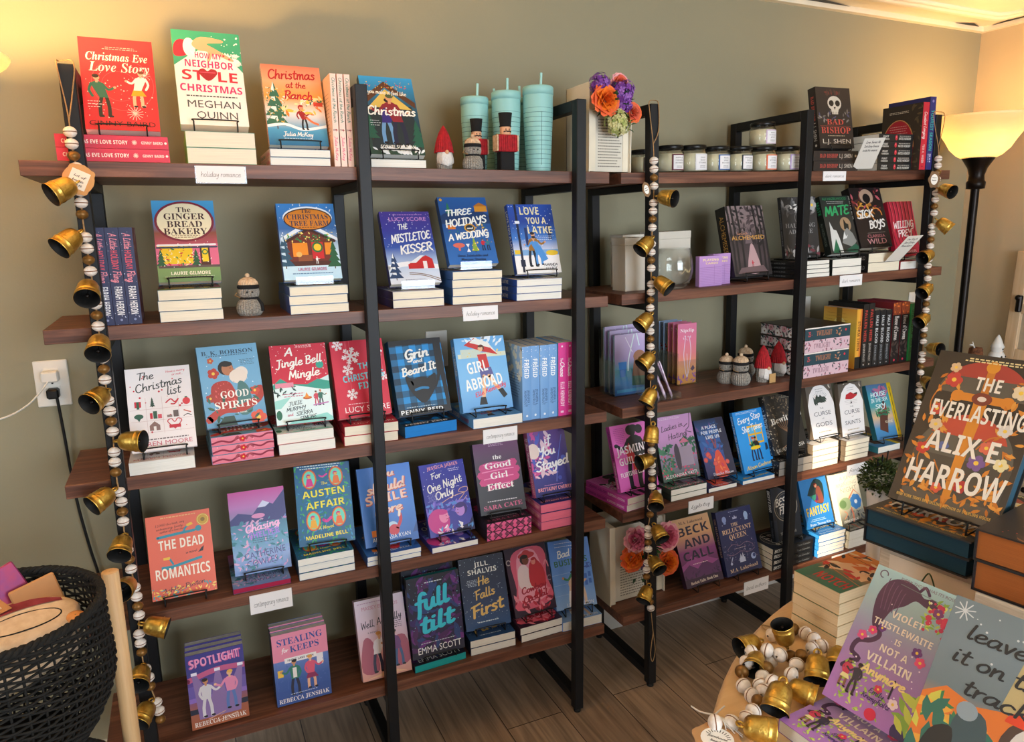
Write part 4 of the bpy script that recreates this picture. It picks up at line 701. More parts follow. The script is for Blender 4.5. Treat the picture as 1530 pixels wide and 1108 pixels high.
def c_alch(a):
    a.bg('#1c181c','#4a3c40','#3a3034','#7a686a','#8a787a'); a.leaves(140,['#2a2226','#171416','#8a7678','#4a3c40'],3,0,.45,1,1,.07)
    for x in (.06,.16,.3,.74,.86,.96): a.L([(x,.05),(x+.02,.5),(x-.02,1)],.05,'#1a1618')
    a.B([(.38,.06),(.72,.06),(.64,.36),(.56,.46),(.48,.36)],'#b8969a'); a.P([(.1,.04),(.9,.04),(.8,.14),(.2,.12)],'#6a5458'); a.P([(.4,.46),(.5,.7),(.6,.46)],'#6a5a60'); a.fig(.52,.12,.1,'#c03040','#c03040','#c03040','#801c28'); a.T('ALCHEMISED',.5,.515,.058,'#d8a048','s',.88); a.T('SenLinYu',.36,.59,.03,'#c88a6a','h',.3)
def s_alch(a): a.bg('#181416'); a.T('ALCHEMISED',.4,.3,.42,'#c89a48','s',.56); a.T('SenLinYu',.78,.3,.35,'#d8d0c8','s',.2)
def c_haunt(a):
    a.bg('#232326','#2b2b2e','#252528'); a.leaves(30,['#5a5a5e','#8a8a8c','#3a3a3e'],4,0,.72,1,1,.09); a.leaves(24,['#5a5a5e','#9a989a','#6a2a3a'],6,0,0,1,.22,.08); a.flower(.32,.08,.1,'#b8b4b4'); a.flower(.88,.86,.12,'#a8a8aa'); a.leaves(6,['#e0dedc'],3,.2,.8,.5,.88,.05); a.O(.5,.66,.14,.008,'#8a8a8c',a0=20,a1=300); a.O(.5,.32,.12,.008,'#8a8a8c',a0=200,a1=500)
    a.T('HAUNTING',.5,.5,.068,'#8c8e90','r',.86); a.T('ADELINE',.5,.4,.068,'#8c8e90','r',.7); a.lines(.5,.34,.35,1,.4,'#8a8a8c',3,h=.014)
def s_haunt(a): a.bg('#202022'); a.T('HAUNTING ADELINE',.5,.3,.35,'#8a8c8e','r',.6)
def c_mate(a):
    a.bg('#2c2c2a','#30302e','#1f2a26'); a.T('ALI HAZELWOOD',.5,.93,.045,'#2f9a62','s',.84); a.lines(.5,.87,.9,2,.6,'#c8c8c4',2,h=.009); a.T('MATE',.5,.67,.15,'#2fa866','h',.84,rot=3,wt=1.6); a.E(.7,.5,.19,'#a88a6a'); a.P([(.62,.42),(.66,.6),(.72,.52),(.8,.5),(.78,.4)],'#20221f')
    a.P([(.08,.1),(.16,.56),(.24,.42),(.34,.4),(.4,.25),(.44,.02),(.1,.02)],'#d8dad8'); a.P([(.46,.18),(.6,.38),(.72,.44),(.88,.34),(.96,.2),(.8,.1)],'#8a8c8a'); a.P([(.5,.24),(.6,.38),(.64,.26),(.7,.32)],'#e0e2e0'); a.P([(.08,.02),(.26,.26),(.34,.02)],'#1f6a48'); a.P([(.5,.04),(.9,.16),(1,.1),(.9,0)],'#1f5a44')
def s_mate(a): a.bg('#16201c'); a.T('MATE',.2,.25,.5,'#2fa866','b',.24); a.T('ALI HAZELWOOD',.65,.3,.35,'#8a9a90','s',.4)
def c_sick(a):
    a.bg('#1a1214','#201616','#1c1416'); a.leaves(26,['#8a3030','#c8606a','#4a2226'],4,0,.6,.95,1,.08); a.E(.5,.84,.22,'#2a2022',.14); a.B([(.3,.9),(.5,.98),(.7,.9),(.66,.76),(.36,.76)],'#b89a84'); a.E(.5,.82,.12,'#120c0e',.08); a.leaves(18,['#d8963c','#a86a28'],5,.1,.5,.7,.74,.07); a.O(.28,.6,.14,.03,'#d8a040',a0=60,a1=320); a.O(.72,.54,.16,.03,'#d8843a',a0=0,a1=240)
    a.T('SICK',.34,.5,.12,'#eeeae6','h',.52,rot=4,wt=1.6); a.T('BOYS',.66,.33,.12,'#eeeae6','h',.5,rot=4,wt=1.6); a.L([(.3,.24),(.86,.25)],.006,'#a8a09c',1); a.T('CLARISSA',.55,.165,.05,'#c87a84','s',.56); a.T('WILD',.55,.06,.085,'#d89aa0','s',.62)
def s_sick(a): a.bg('#151012'); a.T('SICK BOYS',.3,.2,.6,'#e8e4e0','h',.4,wt=1.6); a.T('CLARISSA WILD',.74,.3,.4,'#b8b0ac','s',.4)
def c_prey(a):
    a.bg('#a81634','#c01c3e','#b81838')
    for i in range(7): a.L([(.05+i*.15,1),(.1+i*.14,.75),(.02+i*.15,.5),(.1+i*.15,.2)],.035,'#6a1020'); a.L([(.1+i*.15,1),(.14+i*.14,.7),(.08+i*.15,.45)],.015,'#e0586a')
    a.T('WILLING',.5,.52,.12,'#f0e0e0','h',.82,rot=3,wt=1.3); a.T('PREY',.5,.36,.12,'#f0e0e0','h',.56,rot=3,wt=1.3); a.lines(.5,.2,.22,2,.5,'#e08a94',3,h=.01); a.T('ALLIE OLEANDER',.5,.06,.05,'#f0c8cc','s',.7)
def c_flirt(a):
    a.bg('#d858b8','#e86ac8','#e870c8'); a.lines(.22,.72,.94,9,.3,'#a83a90',4,h=.006); a.fig(.44,.02,.92,'#181420','#181420','#c82c3c','#181420',.08,1,False); a.fig(.68,.02,.96,'#181420','#181420','#181420','#181420',-.08,-1); a.P([(.42,.28),(.6,.3),(.6,.48),(.44,.46)],'#d83c3c'); a.E(.5,.9,.11,'#181420'); a.E(.73,.9,.1,'#181420'); a.P([(.5,.05),(.56,.02),(.66,.3),(.58,.3)],'#181420')
    a.T('JASMINE',.5,.56,.12,'#f6eaf2','b',.84,rot=3); a.T('GUILLORY',.52,.4,.11,'#f6eaf2','b',.86,rot=3); a.T('FLIRTING LESSONS',.5,.23,.07,'#f6eaf2','b',.86,rot=5)
def s_flirt(a): a.bg('#d04ab0'); a.T('JASMINE GUILLORY',.3,.3,.4,'#7a1a68','b',.44); a.T('FLIRTING LESSONS',.74,.3,.35,'#f6eaf2','b',.4)
def c_ladies(a):
    a.bg('#3a5a4a','#8a7a9a','#c890c8','#cf9ad0'); a.leaves(60,['#2a6a50','#1f5a44','#3a7a5a'],3,0,.02,.35,.55,.08); a.leaves(40,['#2a6a50','#1f5a44'],5,.62,.4,1,.62,.08); a.dots(70,'#d83a6a',6,0,.02,1,.4,.018); a.P([(.42,.2),(.9,.2),(.88,.5),(.44,.5)],'#9a8aa0'); a.P([(.56,.56),(.7,.64),(.84,.56)],'#c86a8a'); a.B([(.44,.18),(.4,.46),(.48,.56),(.54,.44),(.54,.18)],'#3a3040'); a.L([(.96,1),(.9,.8),(.8,.74),(.94,.7)],.02,'#5a4060'); a.L([(.86,.84),(.76,.8)],.02,'#5a4060')
    a.T('Ladies in',.44,.79,.08,'#2a2434','h',.6,rot=7,wt=.9); a.T('Hating',.56,.65,.085,'#2a2434','h',.52,rot=7,wt=.9); a.lines(.4,.95,.97,2,.6,'#e8d0e8',2,h=.009); a.T('ALEXANDRA VASTI',.5,.05,.05,'#f0e6ec','s',.86,rot=2)
def c_place(a):
    a.bg('#2a2a50','#3a3a70','#2c58a0','#2a5a9a','#1c2c50'); a.R(.74,0,1,1,'#2a2a44'); a.leaves(50,['#3a6ab0','#28406a','#5a4a88'],3,0,.2,.75,.9,.12); a.B([(.3,.04),(.44,.4),(.6,.44),(.72,.2),(.74,.02)],'#d8503c'); a.leaves(16,['#d84a34','#c83a5a','#e87848'],7,.36,.05,.72,.4,.08)
    for x,y,r in ((.2,.4,.08),(.08,.32,.07),(.24,.36,.06),(.38,.24,.08),(.78,.24,.07)): a.E(x,y,r,'#c04a48'); a.E(x,y,r*.7,'#d85a50')
    a.L([(.5,.5),(.46,.62),(.4,.68)],.05,'#8a4a58'); a.L([(.52,.5),(.56,.64)],.04,'#8a4a58'); a.T('A PLACE',.45,.83,.055,'#e4e8f0','b',.5); a.T('FOR PEOPLE',.5,.745,.055,'#e4e8f0','b',.72); a.T('LIKE US',.5,.66,.055,'#e4e8f0','b',.48); a.T('Danika Bloom',.55,.045,.045,'#d8d8e8','h',.7)
def c_step(a):
    a.bg('#1f8ad8','#2494e2','#208ede'); a.R(.36,.44,.84,.74,'#e8b020'); a.R(.39,.47,.58,.58,'#4aa0d8'); a.R(.62,.47,.81,.58,'#4aa0d8'); a.R(.39,.61,.58,.71,'#5ab0e0'); a.R(.62,.61,.81,.71,'#5ab0e0'); a.T('Every Step',.5,.82,.1,'#f4f4f2','h',.78,rot=8,wt=1.1); a.T('She Takes',.54,.66,.1,'#f4f4f2','h',.7,rot=6,wt=1.1); a.lines(.45,.95,.97,2,.7,'#cfe4f4',2,h=.008)
    a.fig(.42,.18,.38,'#d89a78','#b83020','#2f8a50','#16204a',.1); a.fig(.6,.18,.38,'#a86a4a','#14121a','#14141c','#14204a',-.1,-1); a.E(.52,.38,.17,'#e8c020',.03); a.P([(.82,.3),(.92,.32),(.9,.42),(.84,.42)],'#16304a'); a.T('Alison Cochrun',.52,.065,.06,'#f2d048','h',.84,rot=4,wt=1.1)
def s_step(a): a.bg('#1c80cc'); a.T('Every Step She Takes',.36,.25,.5,'#f0f4f4','h',.6,wt=1.1); a.T('Alison Cochrun',.8,.25,.4,'#e8c848','h',.26)
def c_bewit(a):
    a.bg('#1a1816','#24201c','#1c1a1a'); a.leaves(120,['#4a4238','#8a7a64','#2f2a24','#6a5a48'],4,0,.62,1,1,.04); a.leaves(60,['#5a4a3a','#c8b8a0','#3a2a24'],8,0,0,.2,.7,.03); a.P([(.42,.16),(.5,.34),(.62,.34),(.6,.16)],'#9a7050')
    for s in range(9): t = .2+s*.075; a.L([(.55,.33),(.5+(t-.5)*.6,.45),(t,.58)],.014,'#8a6448')
    for s in range(5): t = .3+s*.11; a.L([(.52,.18),(t,.1)],.02,'#a88060')
    a.T('Bewitched',.56,.55,.1,'#eae6de','r',.96,rot=8); a.T('LAURA THALASSA',.5,.06,.06,'#e0dcd4','s',.86,rot=5); a.lines(.6,.93,.95,2,.3,'#8a8478',2,h=.009)
def s_bewit(a): a.bg('#201c1a'); a.leaves(50,['#c8bca8','#5a4c40'],3,0,0,1,1,.02); a.T('BEWITCHED',.5,.25,.5,'#ddd6ca','r',.4)
def coffin(a, word, icon):
    a.bg('#77695a','#57504a'); a.leaves(40,['#2c2a2a','#8a8078','#c8c0b4'],4,0,0,1,1,.06); a.P([(.03,0),(.0,.62),(.12,.83),(.3,.95),(.5,.99),(.7,.95),(.88,.83),(1,.62),(.97,0)],'#ece9ea')
    a.lines(.5,.86,.9,2,.3,'#8a8a92',2,h=.008)
    if icon == 'wings':
        for s in range(11): t = R(20+s*14); a.L([(.5+.2*math.cos(t),.73+.08*math.sin(t)),(.5+.3*math.cos(t),.73+.13*math.sin(t))],.008,'#9a9aa4',1)
        a.leaves(18,['#2a3a34','#3a4a44'],5,.28,.66,.72,.74,.1); a.P([(.4,.66),(.5,.8),(.6,.66)],'#2a3a38')
    else:
        a.P([(.26,.7),(.3,.78),(.5,.82),(.62,.78),(.76,.8),(.76,.74),(.62,.7),(.5,.68)],'#b82430'); a.P([(.6,.78),(.78,.8),(.78,.76)],'#3a2a2a'); a.P([(.46,.6),(.5,.66),(.54,.6)],'#2a2a30'); a.lines(.5,.6,.66,3,.6,'#a8a4a8',5,h=.005)
    a.T('THE',.5,.53,.03,'#7a7a84','s',.14); a.T('CURSE',.5,.41,.075,'#5a5a66','s',.66); a.T('of',.5,.34,.03,'#7a7a84','s',.08); a.T(word,.5,.21,.075,'#5a5a66','s',.66); a.lines(.5,.09,.1,1,.6,'#b8a88c',3,h=.018)
def c_gods(a): coffin(a,'GODS','wings')
def c_saints(a): coffin(a,'SAINTS','hand')
def c_house(a):
    a.bg('#3a78b0','#4a90c0','#d8b48a','#4aa0a8','#3a98b0','#4a6a98'); a.leaves(16,['#7a4a88','#b86a90'],3,.1,.78,.8,.92,.12); a.P([(.2,.18),(.3,.4),(.24,.5),(.7,.5),(.6,.36),(.5,.1)],'#5a3428'); a.leaves(20,['#2a6a50','#3a8a5a'],5,.2,.42,.75,.54,.08); a.R(.48,.52,.64,.62,'#8a3a30'); a.P([(.46,.62),(.56,.7),(.66,.62)],'#4a2a2a'); a.R(.84,0,1,1,'#e8c81c'); a.L([(.92,.1),(.92,.92)],.02,'#5a4a14',1)
    a.T('HOUSE',.42,.78,.075,'#d8eef0','h',.62,rot=3,wt=1.5); a.T('IN THE SEA',.42,.68,.065,'#d8eef0','h',.66,rot=3,wt=1.4); a.T('SKY',.4,.56,.075,'#d8eef0','h',.4,rot=3,wt=1.5); a.T('KLUNE',.62,.28,.045,'#f0e6c8','s',.3)
def c_beck(a):
    a.bg('#3a2040','#5a2a5c','#8a3a84','#e0a87a','#e4b488'); a.P([(0,.32),(.14,.36),(.3,.44),(.46,.38),(.6,.48),(.76,.36),(1,.3),(1,0),(0,0)],'#9a4a94'); a.P([(0,.24),(.2,.32),(.4,.24),(.6,.34),(.8,.26),(1,.3),(1,0),(0,0)],'#5a2c64'); a.leaves(30,['#3a1f48','#4a2858'],4,0,.08,1,.2,.05); a.R(0,0,1,.12,'#38203f')
    a.T('M.A. Lakewood',.5,.91,.04,'#5a3a3a','r',.66); a.T('BECK',.5,.745,.125,'#241a3c','b',.86,rot=2); a.T('AND',.55,.565,.125,'#241a3c','b',.74,rot=2); a.T('CALL',.5,.385,.125,'#241a3c','b',.84,rot=2); a.lines(.5,.3,.31,1,.5,'#e8c8d8',3,h=.01); a.T('Beckett Falls: Book One',.5,.045,.04,'#ecdcd0','r',.74,rot=2)
def c_queen(a):
    a.bg('#232a5a','#272e62','#252c5e'); a.lines(.5,.95,.955,1,.3,'#a8b0d8',2,h=.01); a.E(.2,.86,.06,'#8fa0d8',.05); a.R(.17,.79,.23,.84,'#8fa0d8'); a.E(.82,.86,.06,'#a8c0ea',.06); a.R(.78,.79,.86,.84,'#a8c0ea'); a.P([(.44,.84),(.44,.88),(.47,.86),(.5,.9),(.53,.86),(.56,.88),(.56,.84)],'#b8bce0'); a.leaves(60,['#4a4a80','#6a5a80'],4,.05,.2,.95,.5,.03); a.dots(30,'#c8cce8',6,.04,.1,.96,.95,.008)
    a.T('THE',.46,.735,.05,'#e8c4a4','r',.2,rot=2); a.T('RELUCTANT',.5,.645,.068,'#e8c4a4','r',.84,rot=2); a.T('QUEEN',.5,.545,.075,'#e8c4a4','r',.5,rot=2)
    for d in (-1,1): a.L([(.5,.42),(.5+d*.2,.46),(.5+d*.36,.4)],.01,'#8a7090'); a.L([(.5,.34),(.5+d*.24,.3),(.5+d*.4,.34)],.01,'#8a7090')
    a.lines(.5,.38,.385,1,.4,'#c8b8c0',4,h=.008); a.R(.42,.17,.58,.24,'#c8d0f0'); a.P([(.44,.24),(.47,.3),(.5,.24)],'#c8d0f0'); a.P([(.5,.24),(.53,.31),(.56,.24)],'#c8d0f0'); a.E(.82,.22,.07,'#a8bcea'); a.E(.84,.23,.04,'#3a4a8a'); a.E(.18,.18,.03,'#b8c4ea'); a.L([(.18,.2),(.24,.27)],.02,'#b8c4ea',1); a.T('M.A. Lakewood',.5,.055,.055,'#d8bca4','r',.8,rot=2)
def s_queen(a): a.bg('#1f2654'); a.T('THE RELUCTANT QUEEN',.4,.3,.4,'#d8b498','r',.6)
def c_best(a):
    a.bg('#1a2434','#1e2838','#202a3c'); a.O(.5,.62,.42,.02,'#b8b0a0'); a.O(.5,.62,.36,.012,'#8a8478'); a.leaves(20,['#3a4454','#2a3444'],3,.2,.4,.8,.8,.06); a.T('BEST I',.46,.66,.13,'#eeece6','h',.66,rot=4,wt=1.5); a.T('FIGHT',.54,.5,.13,'#eeece6','h',.6,rot=4,wt=1.5); a.T('TESS CANDOR',.5,.1,.05,'#b8b8b4','s',.6)
    a.R(.04,0,.12,.4,'#27334a')
def s_best(a): a.bg('#14181e'); a.T('BEST-I-FAR',.24,.25,.5,'#e4e2dc','h',.4,wt=1.6); a.T('Tess Candor',.76,.3,.35,'#6a7078','h',.34)
def sb_best(a): a.bg('#171f2c'); a.T('BEST I FAR',.22,.2,.6,'#e4e2dc','h',.36,wt=1.5)
def c_fant(a):
    a.bg('#1f78c8','#2a86d4','#3a92d8'); a.B([(.24,.64),(.56,.9),(.84,.8),(.76,.44),(.5,.46),(.3,.6)],'#1f3a3c'); a.P([(.3,.6),(.5,.46),(.7,.5),(.66,.62)],'#2f8a78'); a.B([(.52,.5),(.58,.72),(.72,.74),(.78,.46),(.6,.44)],'#8a4a3c'); a.head(.58,.78,.06,'#c88a70','#7a2a24'); a.P([(.46,.48),(.6,.5),(.58,.64)],'#5a2a6a'); a.P([(.44,.5),(.52,.5),(.52,.44)],'#a82438')
    a.T('FANTASY',.5,.235,.16,'#e8c41c','b',.86,rot=2); a.lines(.45,.12,.15,2,.6,'#b8d8f0',3,h=.01); a.T('Bryan Thomas Kim',.5,.04,.045,'#d8e8f4','s',.76)
def c_kind(a):
    a.bg('#4a4a44','#c8c4ac','#ece4cc','#efe8d4'); a.T('A KIND',.56,.86,.075,'#b8b4a4','s',.6,rot=2); a.T('BREAKING',.5,.74,.07,'#c0bcac','s',.86,rot=2); a.T('NIGHT',.54,.62,.09,'#aaa694','s',.7,rot=2); a.L([(.2,.7),(.5,.85),(.8,.98)],.012,'#c8b890'); a.E(.3,.4,.26,'#9ab088',.12); a.E(.2,.4,.14,'#6a8a5a',.08); a.flower(.74,.4,.22,'#3a80c8','#e8f0f8',7); a.P([(.48,.46),(.74,.62),(.98,.48),(.96,.5),(.74,.65),(.47,.5)],'#d88a6a')
    a.leaves(24,['#2a2e34','#4a5058','#8a8a84'],5,.3,0,1,.22,.1); a.L([(.5,.3),(.54,.16),(.5,.04)],.05,'#d8785a'); a.L([(.16,.12),(.3,.2),(.2,.26)],.03,'#d8906a'); a.T('CORRIE DOUGLAS',.4,.045,.045,'#f0ece4','b',.62,rot=2)
def c_ever(a):
    a.bg('#3c3834','#2f2b29','#2a2725'); a.P([(.1,0),(.9,0),(.9,.12),(.84,.22),(.16,.22),(.1,.12)],'#5a554e')
    a.E(.5,.74,.4,'#58544c',.22,n=32,a0=0,a1=180); a.E(.5,.74,.4,'#a83c34',.22,n=24,a0=30,a1=150); a.E(.52,.32,.44,'#5c5a52',.3,n=32,a0=0,a1=180); a.E(.52,.4,.36,'#c04a38',.22,n=24,a0=20,a1=160); a.P([(.1,.1),(.94,.1),(.96,.34),(.08,.34)],'#4a4640')
    a.P([(.47,.1),(.54,.1),(.58,.72),(.46,.72)],'#d88a2c'); a.P([(.5,.02),(.46,.1),(.54,.1)],'#c87a24'); a.R(.3,.7,.74,.75,'#d8862c'); a.E(.3,.725,.06,'#d8862c'); a.E(.74,.725,.06,'#d8862c'); a.R(.49,.75,.56,.93,'#c87a28'); a.E(.525,.93,.06,'#d8902c'); a.E(.52,.725,.09,'#7a3428',.04); a.E(.52,.725,.04,'#e8d8c8',.016)
    for pts in ([(.14,.8),(.08,.66),(.16,.54),(.3,.5),(.36,.44)],[(.9,.84),(.95,.66),(.84,.54),(.7,.5),(.62,.42)],[(.2,.46),(.14,.3),(.24,.16),(.4,.1)],[(.84,.44),(.88,.3),(.76,.18),(.62,.08)],[(.3,.3),(.4,.22),(.5,.2),(.6,.26)]): a.L(pts,.012,'#c8782c')
    a.leaves(50,['#d88830','#c87424','#e09a40'],4,.06,.06,.3,.84,.045); a.leaves(50,['#d88830','#c87424','#e09a40'],9,.74,.06,.98,.86,.045); a.leaves(16,['#d88830'],7,.3,.04,.72,.2,.045)
    for x,y,r,c in ((.22,.82,.075,'#c8403a'),(.2,.9,.05,'#d8b890'),(.82,.8,.07,'#e4d0ac'),(.9,.88,.06,'#7a6a98'),(.16,.62,.06,'#c84a3c'),(.2,.52,.06,'#d8c0a0'),(.8,.56,.06,'#dcd4cc'),(.7,.44,.06,'#d86a54'),(.86,.36,.06,'#e8dca8'),(.66,.34,.075,'#7a5a98'),(.34,.4,.045,'#5a6aa8'),(.16,.36,.06,'#c83c34'),(.6,.18,.06,'#b83434'),(.4,.14,.05,'#d85a40')): a.flower(x,y,r,c)
    a.T('THE',.54,.775,.085,'#efe8dc','b',.24); a.T('EVERLASTING',.53,.575,.105,'#efe8dc','b',.86); a.T('ALIX E.',.52,.36,.125,'#efe8dc','b',.7); a.T('HARROW',.52,.145,.14,'#efe8dc','b',.88); a.T('NEW YORK TIMES BESTSELLING AUTHOR OF STARLING HOUSE',.5,.035,.018,'#e0b860','b',.86); a.lines(.58,.95,.965,2,.7,'#e8d8a0',3,h=.008)
def c_violet(a):
    a.bg('#b078c4','#a678b8','#9a88b0','#96b0b8','#a0c4c8'); a.B([(.15,.66),(.12,.8),(.18,.92),(.32,.965),(.46,.95),(.56,.9),(.66,.915),(.72,.875),(.62,.845),(.5,.86),(.42,.8),(.32,.74),(.27,.64),(.21,.58)],'#4a2c50'); a.L([(.5,.93),(.54,.97),(.6,.93)],.03,'#4a2c50'); a.L([(.22,.62),(.3,.55),(.24,.49),(.12,.45),(.1,.37),(.2,.34),(.14,.3),(.07,.25)],.05,'#4a2c50'); [a.L([(.18+.05*i,.94-.015*i),(.17+.05*i,.85),(.2+.04*i,.72)],.008,'#6a4870') for i in range(5)]; a.E(.64,.89,.012,'#e8e0c8'); a.O(.1,.95,.04,.012,'#5a4a60',a0=0,a1=270); a.L([(.3,.93),(.95,.9)],.006,'#6a7a80',1); a.T('EVERY THORN HAS ITS ROSE',.56,.955,.02,'#7a5a70','s',.56)
    a.leaves(60,['#b8d058','#8ab048','#d8e078'],4,.62,.72,1,.92,.035); a.dots(30,'#c8345a',5,.66,.7,1,.9,.025); a.leaves(70,['#b0c850','#c8d870','#98b848'],7,.1,.02,.6,.36,.03)
    for x,y,r,c in ((.86,.8,.07,'#d8345c'),(.92,.74,.06,'#e04868'),(.74,.84,.05,'#7a3a78'),(.22,.56,.045,'#d8407a'),(.3,.6,.04,'#6a3a80'),(.7,.55,.05,'#6a3a80'),(.76,.5,.05,'#e04878'),(.14,.5,.05,'#d8508a'),(.5,.22,.04,'#d83a5a'),(.68,.18,.05,'#f0d8e0')): a.flower(x,y,r,c)
    a.dots(40,'#f0dcec',9,.1,.1,.95,.8,.008); a.E(.52,.05,.06,'#d82850'); a.E(.84,.04,.1,'#3a2c60',.07); a.leaves(12,['#8ab048','#c8d058'],3,.72,.08,.96,.3,.1); a.L([(.62,.2),(.62,.32)],.018,'#2a2030',1)
    for t,y,h,w in (('VIOLET',.695,.045,.33),('THISTLEWAITE',.61,.045,.62),('IS',.535,.038,.07),('NOT A',.455,.048,.3),('VILLAIN',.365,.058,.48)): a.T(t,.5,y,h,'#efe2d0','b',w)
    a.T('Anymore',.5,.28,.06,'#f2d890','h',.46,wt=1.6); a.T('Emily',.5,.175,.034,'#3a2c60','h',.16); a.T('Krempholtz',.52,.13,.034,'#3a2c60','h',.3); a.fig(.14,.12,.2,'#8a5a44','#2a1a24','#c83a58','#e8dc9a',0,1,True); a.fig(.25,.1,.22,'#4a3028','#1a1418','#3a3444','#3a2c30',0,-1)
def c_leave(a):
    a.bg('#4a6a4a','#c87a30','#6a7a80','#74858e','#6f8088'); a.star(.1,.93,.08,'#c8d0d4',9,.01); a.dots(12,'#c8d0d4',3,.2,.7,.9,.95,.008); a.P([(.64,.88),(.56,.5),(.86,.54)],'#b8a878'); a.P([(0,.42),(.16,.5),(.4,.46),(.6,.5),(1,.42),(1,0),(0,0)],'#d8742a'); a.leaves(40,['#3a7a4a','#c8c04a','#e0a038','#2f6a5a'],5,0,0,.5,.4,.12)
    a.B([(.3,.1),(.3,.4),(.5,.42),(.56,.2),(.5,.02)],'#3a5058'); a.B([(.4,.02),(.44,.24),(.6,.3),(.74,.2),(.7,.02)],'#e08a7a'); a.B([(.56,.02),(.6,.24),(.84,.26),(.96,.1),(.96,0)],'#d4d0cc'); a.B([(.1,.0),(.14,.24),(.3,.3),(.34,.1),(.3,0)],'#242424'); a.O(.2,.1,.05,.02,'#e08a7a'); a.E(.82,.32,.2,'#4a3830',.2); a.E(.84,.34,.15,'#d4cfca',.14); a.E(.82,.46,.2,'#d8401c',.09,a0=0,a1=180); a.flower(.84,.5,.07,'#f09a30','#f09a30')
    for x in (.77,.9): a.E(x,.36,.025,'#2a2626',.008); a.L([(x-.03,.385),(x+.03,.388)],.012,'#4a4040')
    a.L([(.8,.26),(.85,.265),(.88,.26)],.02,'#7a5a58'); a.L([(.84,.35),(.85,.31),(.83,.3)],.008,'#9a928e'); a.E(.36,.42,.08,'#8a9aa4',.05)
    a.T('leave',.4,.79,.085,'#1f2226','h',.46,wt=1.1); a.T('it on the',.5,.645,.085,'#1f2226','h',.76,wt=1.1); a.T('track',.52,.5,.085,'#1f2226','h',.5,wt=1.1)
def c_notch(a):
    a.bg('#2f6a50','#4a6a54','#d8782c','#e09038'); a.P([(.1,.3),(.5,.5),(.9,.4),(1,.7),(.5,.8),(.2,.6)],'#e4b890'); a.leaves(30,['#c82c24','#2a241f','#d8702c','#e8c8a0'],5,.05,.35,1,.95,.13); a.L([(0,.45),(1,.3)],.014,'#d8702c',1)
    a.tree(.35,.02,.3,'#5a6a54'); a.P([(.4,.62),(.56,.74),(.74,.7),(.6,.6)],'#d8702c'); a.head(.72,.6,.08,'#e8c0a0','#2a1a18'); a.T('NOTCH',.6,.1,.16,'#c02820','b',.7); a.L([(0,.84),(1,.78)],.01,'#2a241f',1)
def c_orange(a): a.bg('#26201d','#2c2421'); a.leaves(20,['#8a5a34','#3a2c24'],3,0,0,1,1,.06); a.dots(6,'#c83c24',4)
def c_blank(a): a.bg('#8a8a8a')

# ---------------------------------------------------------------- the room
def wall(name, x0, y0, z0, x1, y1, z1, m):
    return tag(MB().box(x0, y0, z0, x1, y1, z1).build(name, m), kind='structure')
wall('floor', XL-.1, YF-.1, -.05, XR+.1, YB+.1, 0, FLOOR)
wall('wall_back', XL-.1, YB, 0, XR+.1, YB+.1, ZC, WALL)
wall('wall_right', XR, YF, 0, XR+.1, YB, ZC, WALLR)
wall('baseboard_back', XL, YB-.012, 0, XR, YB, .09, TRIM)
wall('baseboard_right', XR-.012, YF, 0, XR, YB-.012, .09, TRIM)
def wall_hole(name, axis, pos, th, a0, a1, holes, m):
    """wall with rectangular openings; axis 'x' = wall at x=pos running along y"""
    b = MB(); zs = sorted({0, ZC} | {h[2] for h in holes} | {h[3] for h in holes}); us = sorted({a0, a1} | {h[0] for h in holes} | {h[1] for h in holes})
    for i in range(len(us)-1):
        for j in range(len(zs)-1):
            cu, cz = (us[i]+us[i+1])/2, (zs[j]+zs[j+1])/2
            if any(h[0] < cu < h[1] and h[2] < cz < h[3] for h in holes): continue
            if axis == 'x': b.box(pos-th, us[i], zs[j], pos, us[i+1], zs[j+1])
            else: b.box(us[i], pos-th, zs[j], us[i+1], pos, zs[j+1])
    return tag(b.build(name, m), kind='structure')
# added slot, sized to shape the sun patch, the larger windows give daylight
SUN_SLOT = (-2.45, -2.29, 1.46, 1.98)
wall_hole('wall_left', 'x', XL, .1, YF, YB, [(-2.06, -1.17, .8, 1.9), SUN_SLOT], WALLR)
wall_hole('wall_front', 'y', YF, .1, XL-.1, XR+.1, [(.3, 2.5, .75, 1.95)], WALLR)
def window(name, axis, pos, h):
    b = MB(); t = .05
    for (u0, u1, z0, z1) in ((h[0], h[1], h[2], h[2]+t), (h[0], h[1], h[3]-t, h[3]), (h[0], h[0]+t, h[2], h[3]), (h[1]-t, h[1], h[2], h[3])):
        if axis == 'x': b.box(pos-.09, u0, z0, pos-.05, u1, z1)
        else: b.box(u0, pos-.09, z0, u1, pos-.05, z1)
    return tag(b.build(name, TRIM), kind='structure')
window('window_1', 'x', XL, (-2.06, -1.17, .8, 1.9)); window('window_2', 'y', YF, (.3, 2.5, .75, 1.95))
# added opaque sheets, out of view, keeping the sun out of both windows
def sun_block(name, axis, pos, h):
    m = mat('sun_block_sheet', '#d8dce4', .9, var=.03)
    b = MB(); n = 24
    for i in range(n):
        z0 = h[2]+(h[3]-h[2])*i/n; z1 = h[2]+(h[3]-h[2])*(i+1)/n+.004
        if axis == 'x': b.box(pos-.045, h[0]-.02, z0, pos-.040, h[1]+.02, z1)
        else: b.box(h[0]-.02, pos-.045, z0, h[1]+.02, pos-.040, z1)
    return tag(b.build(name, m), kind='structure')
sun_block('unseen_sun_block_1', 'x', XL, (-2.06, -1.17, .8, 1.9)); sun_block('unseen_sun_block_2', 'y', YF, (.3, 2.5, .75, 1.95))
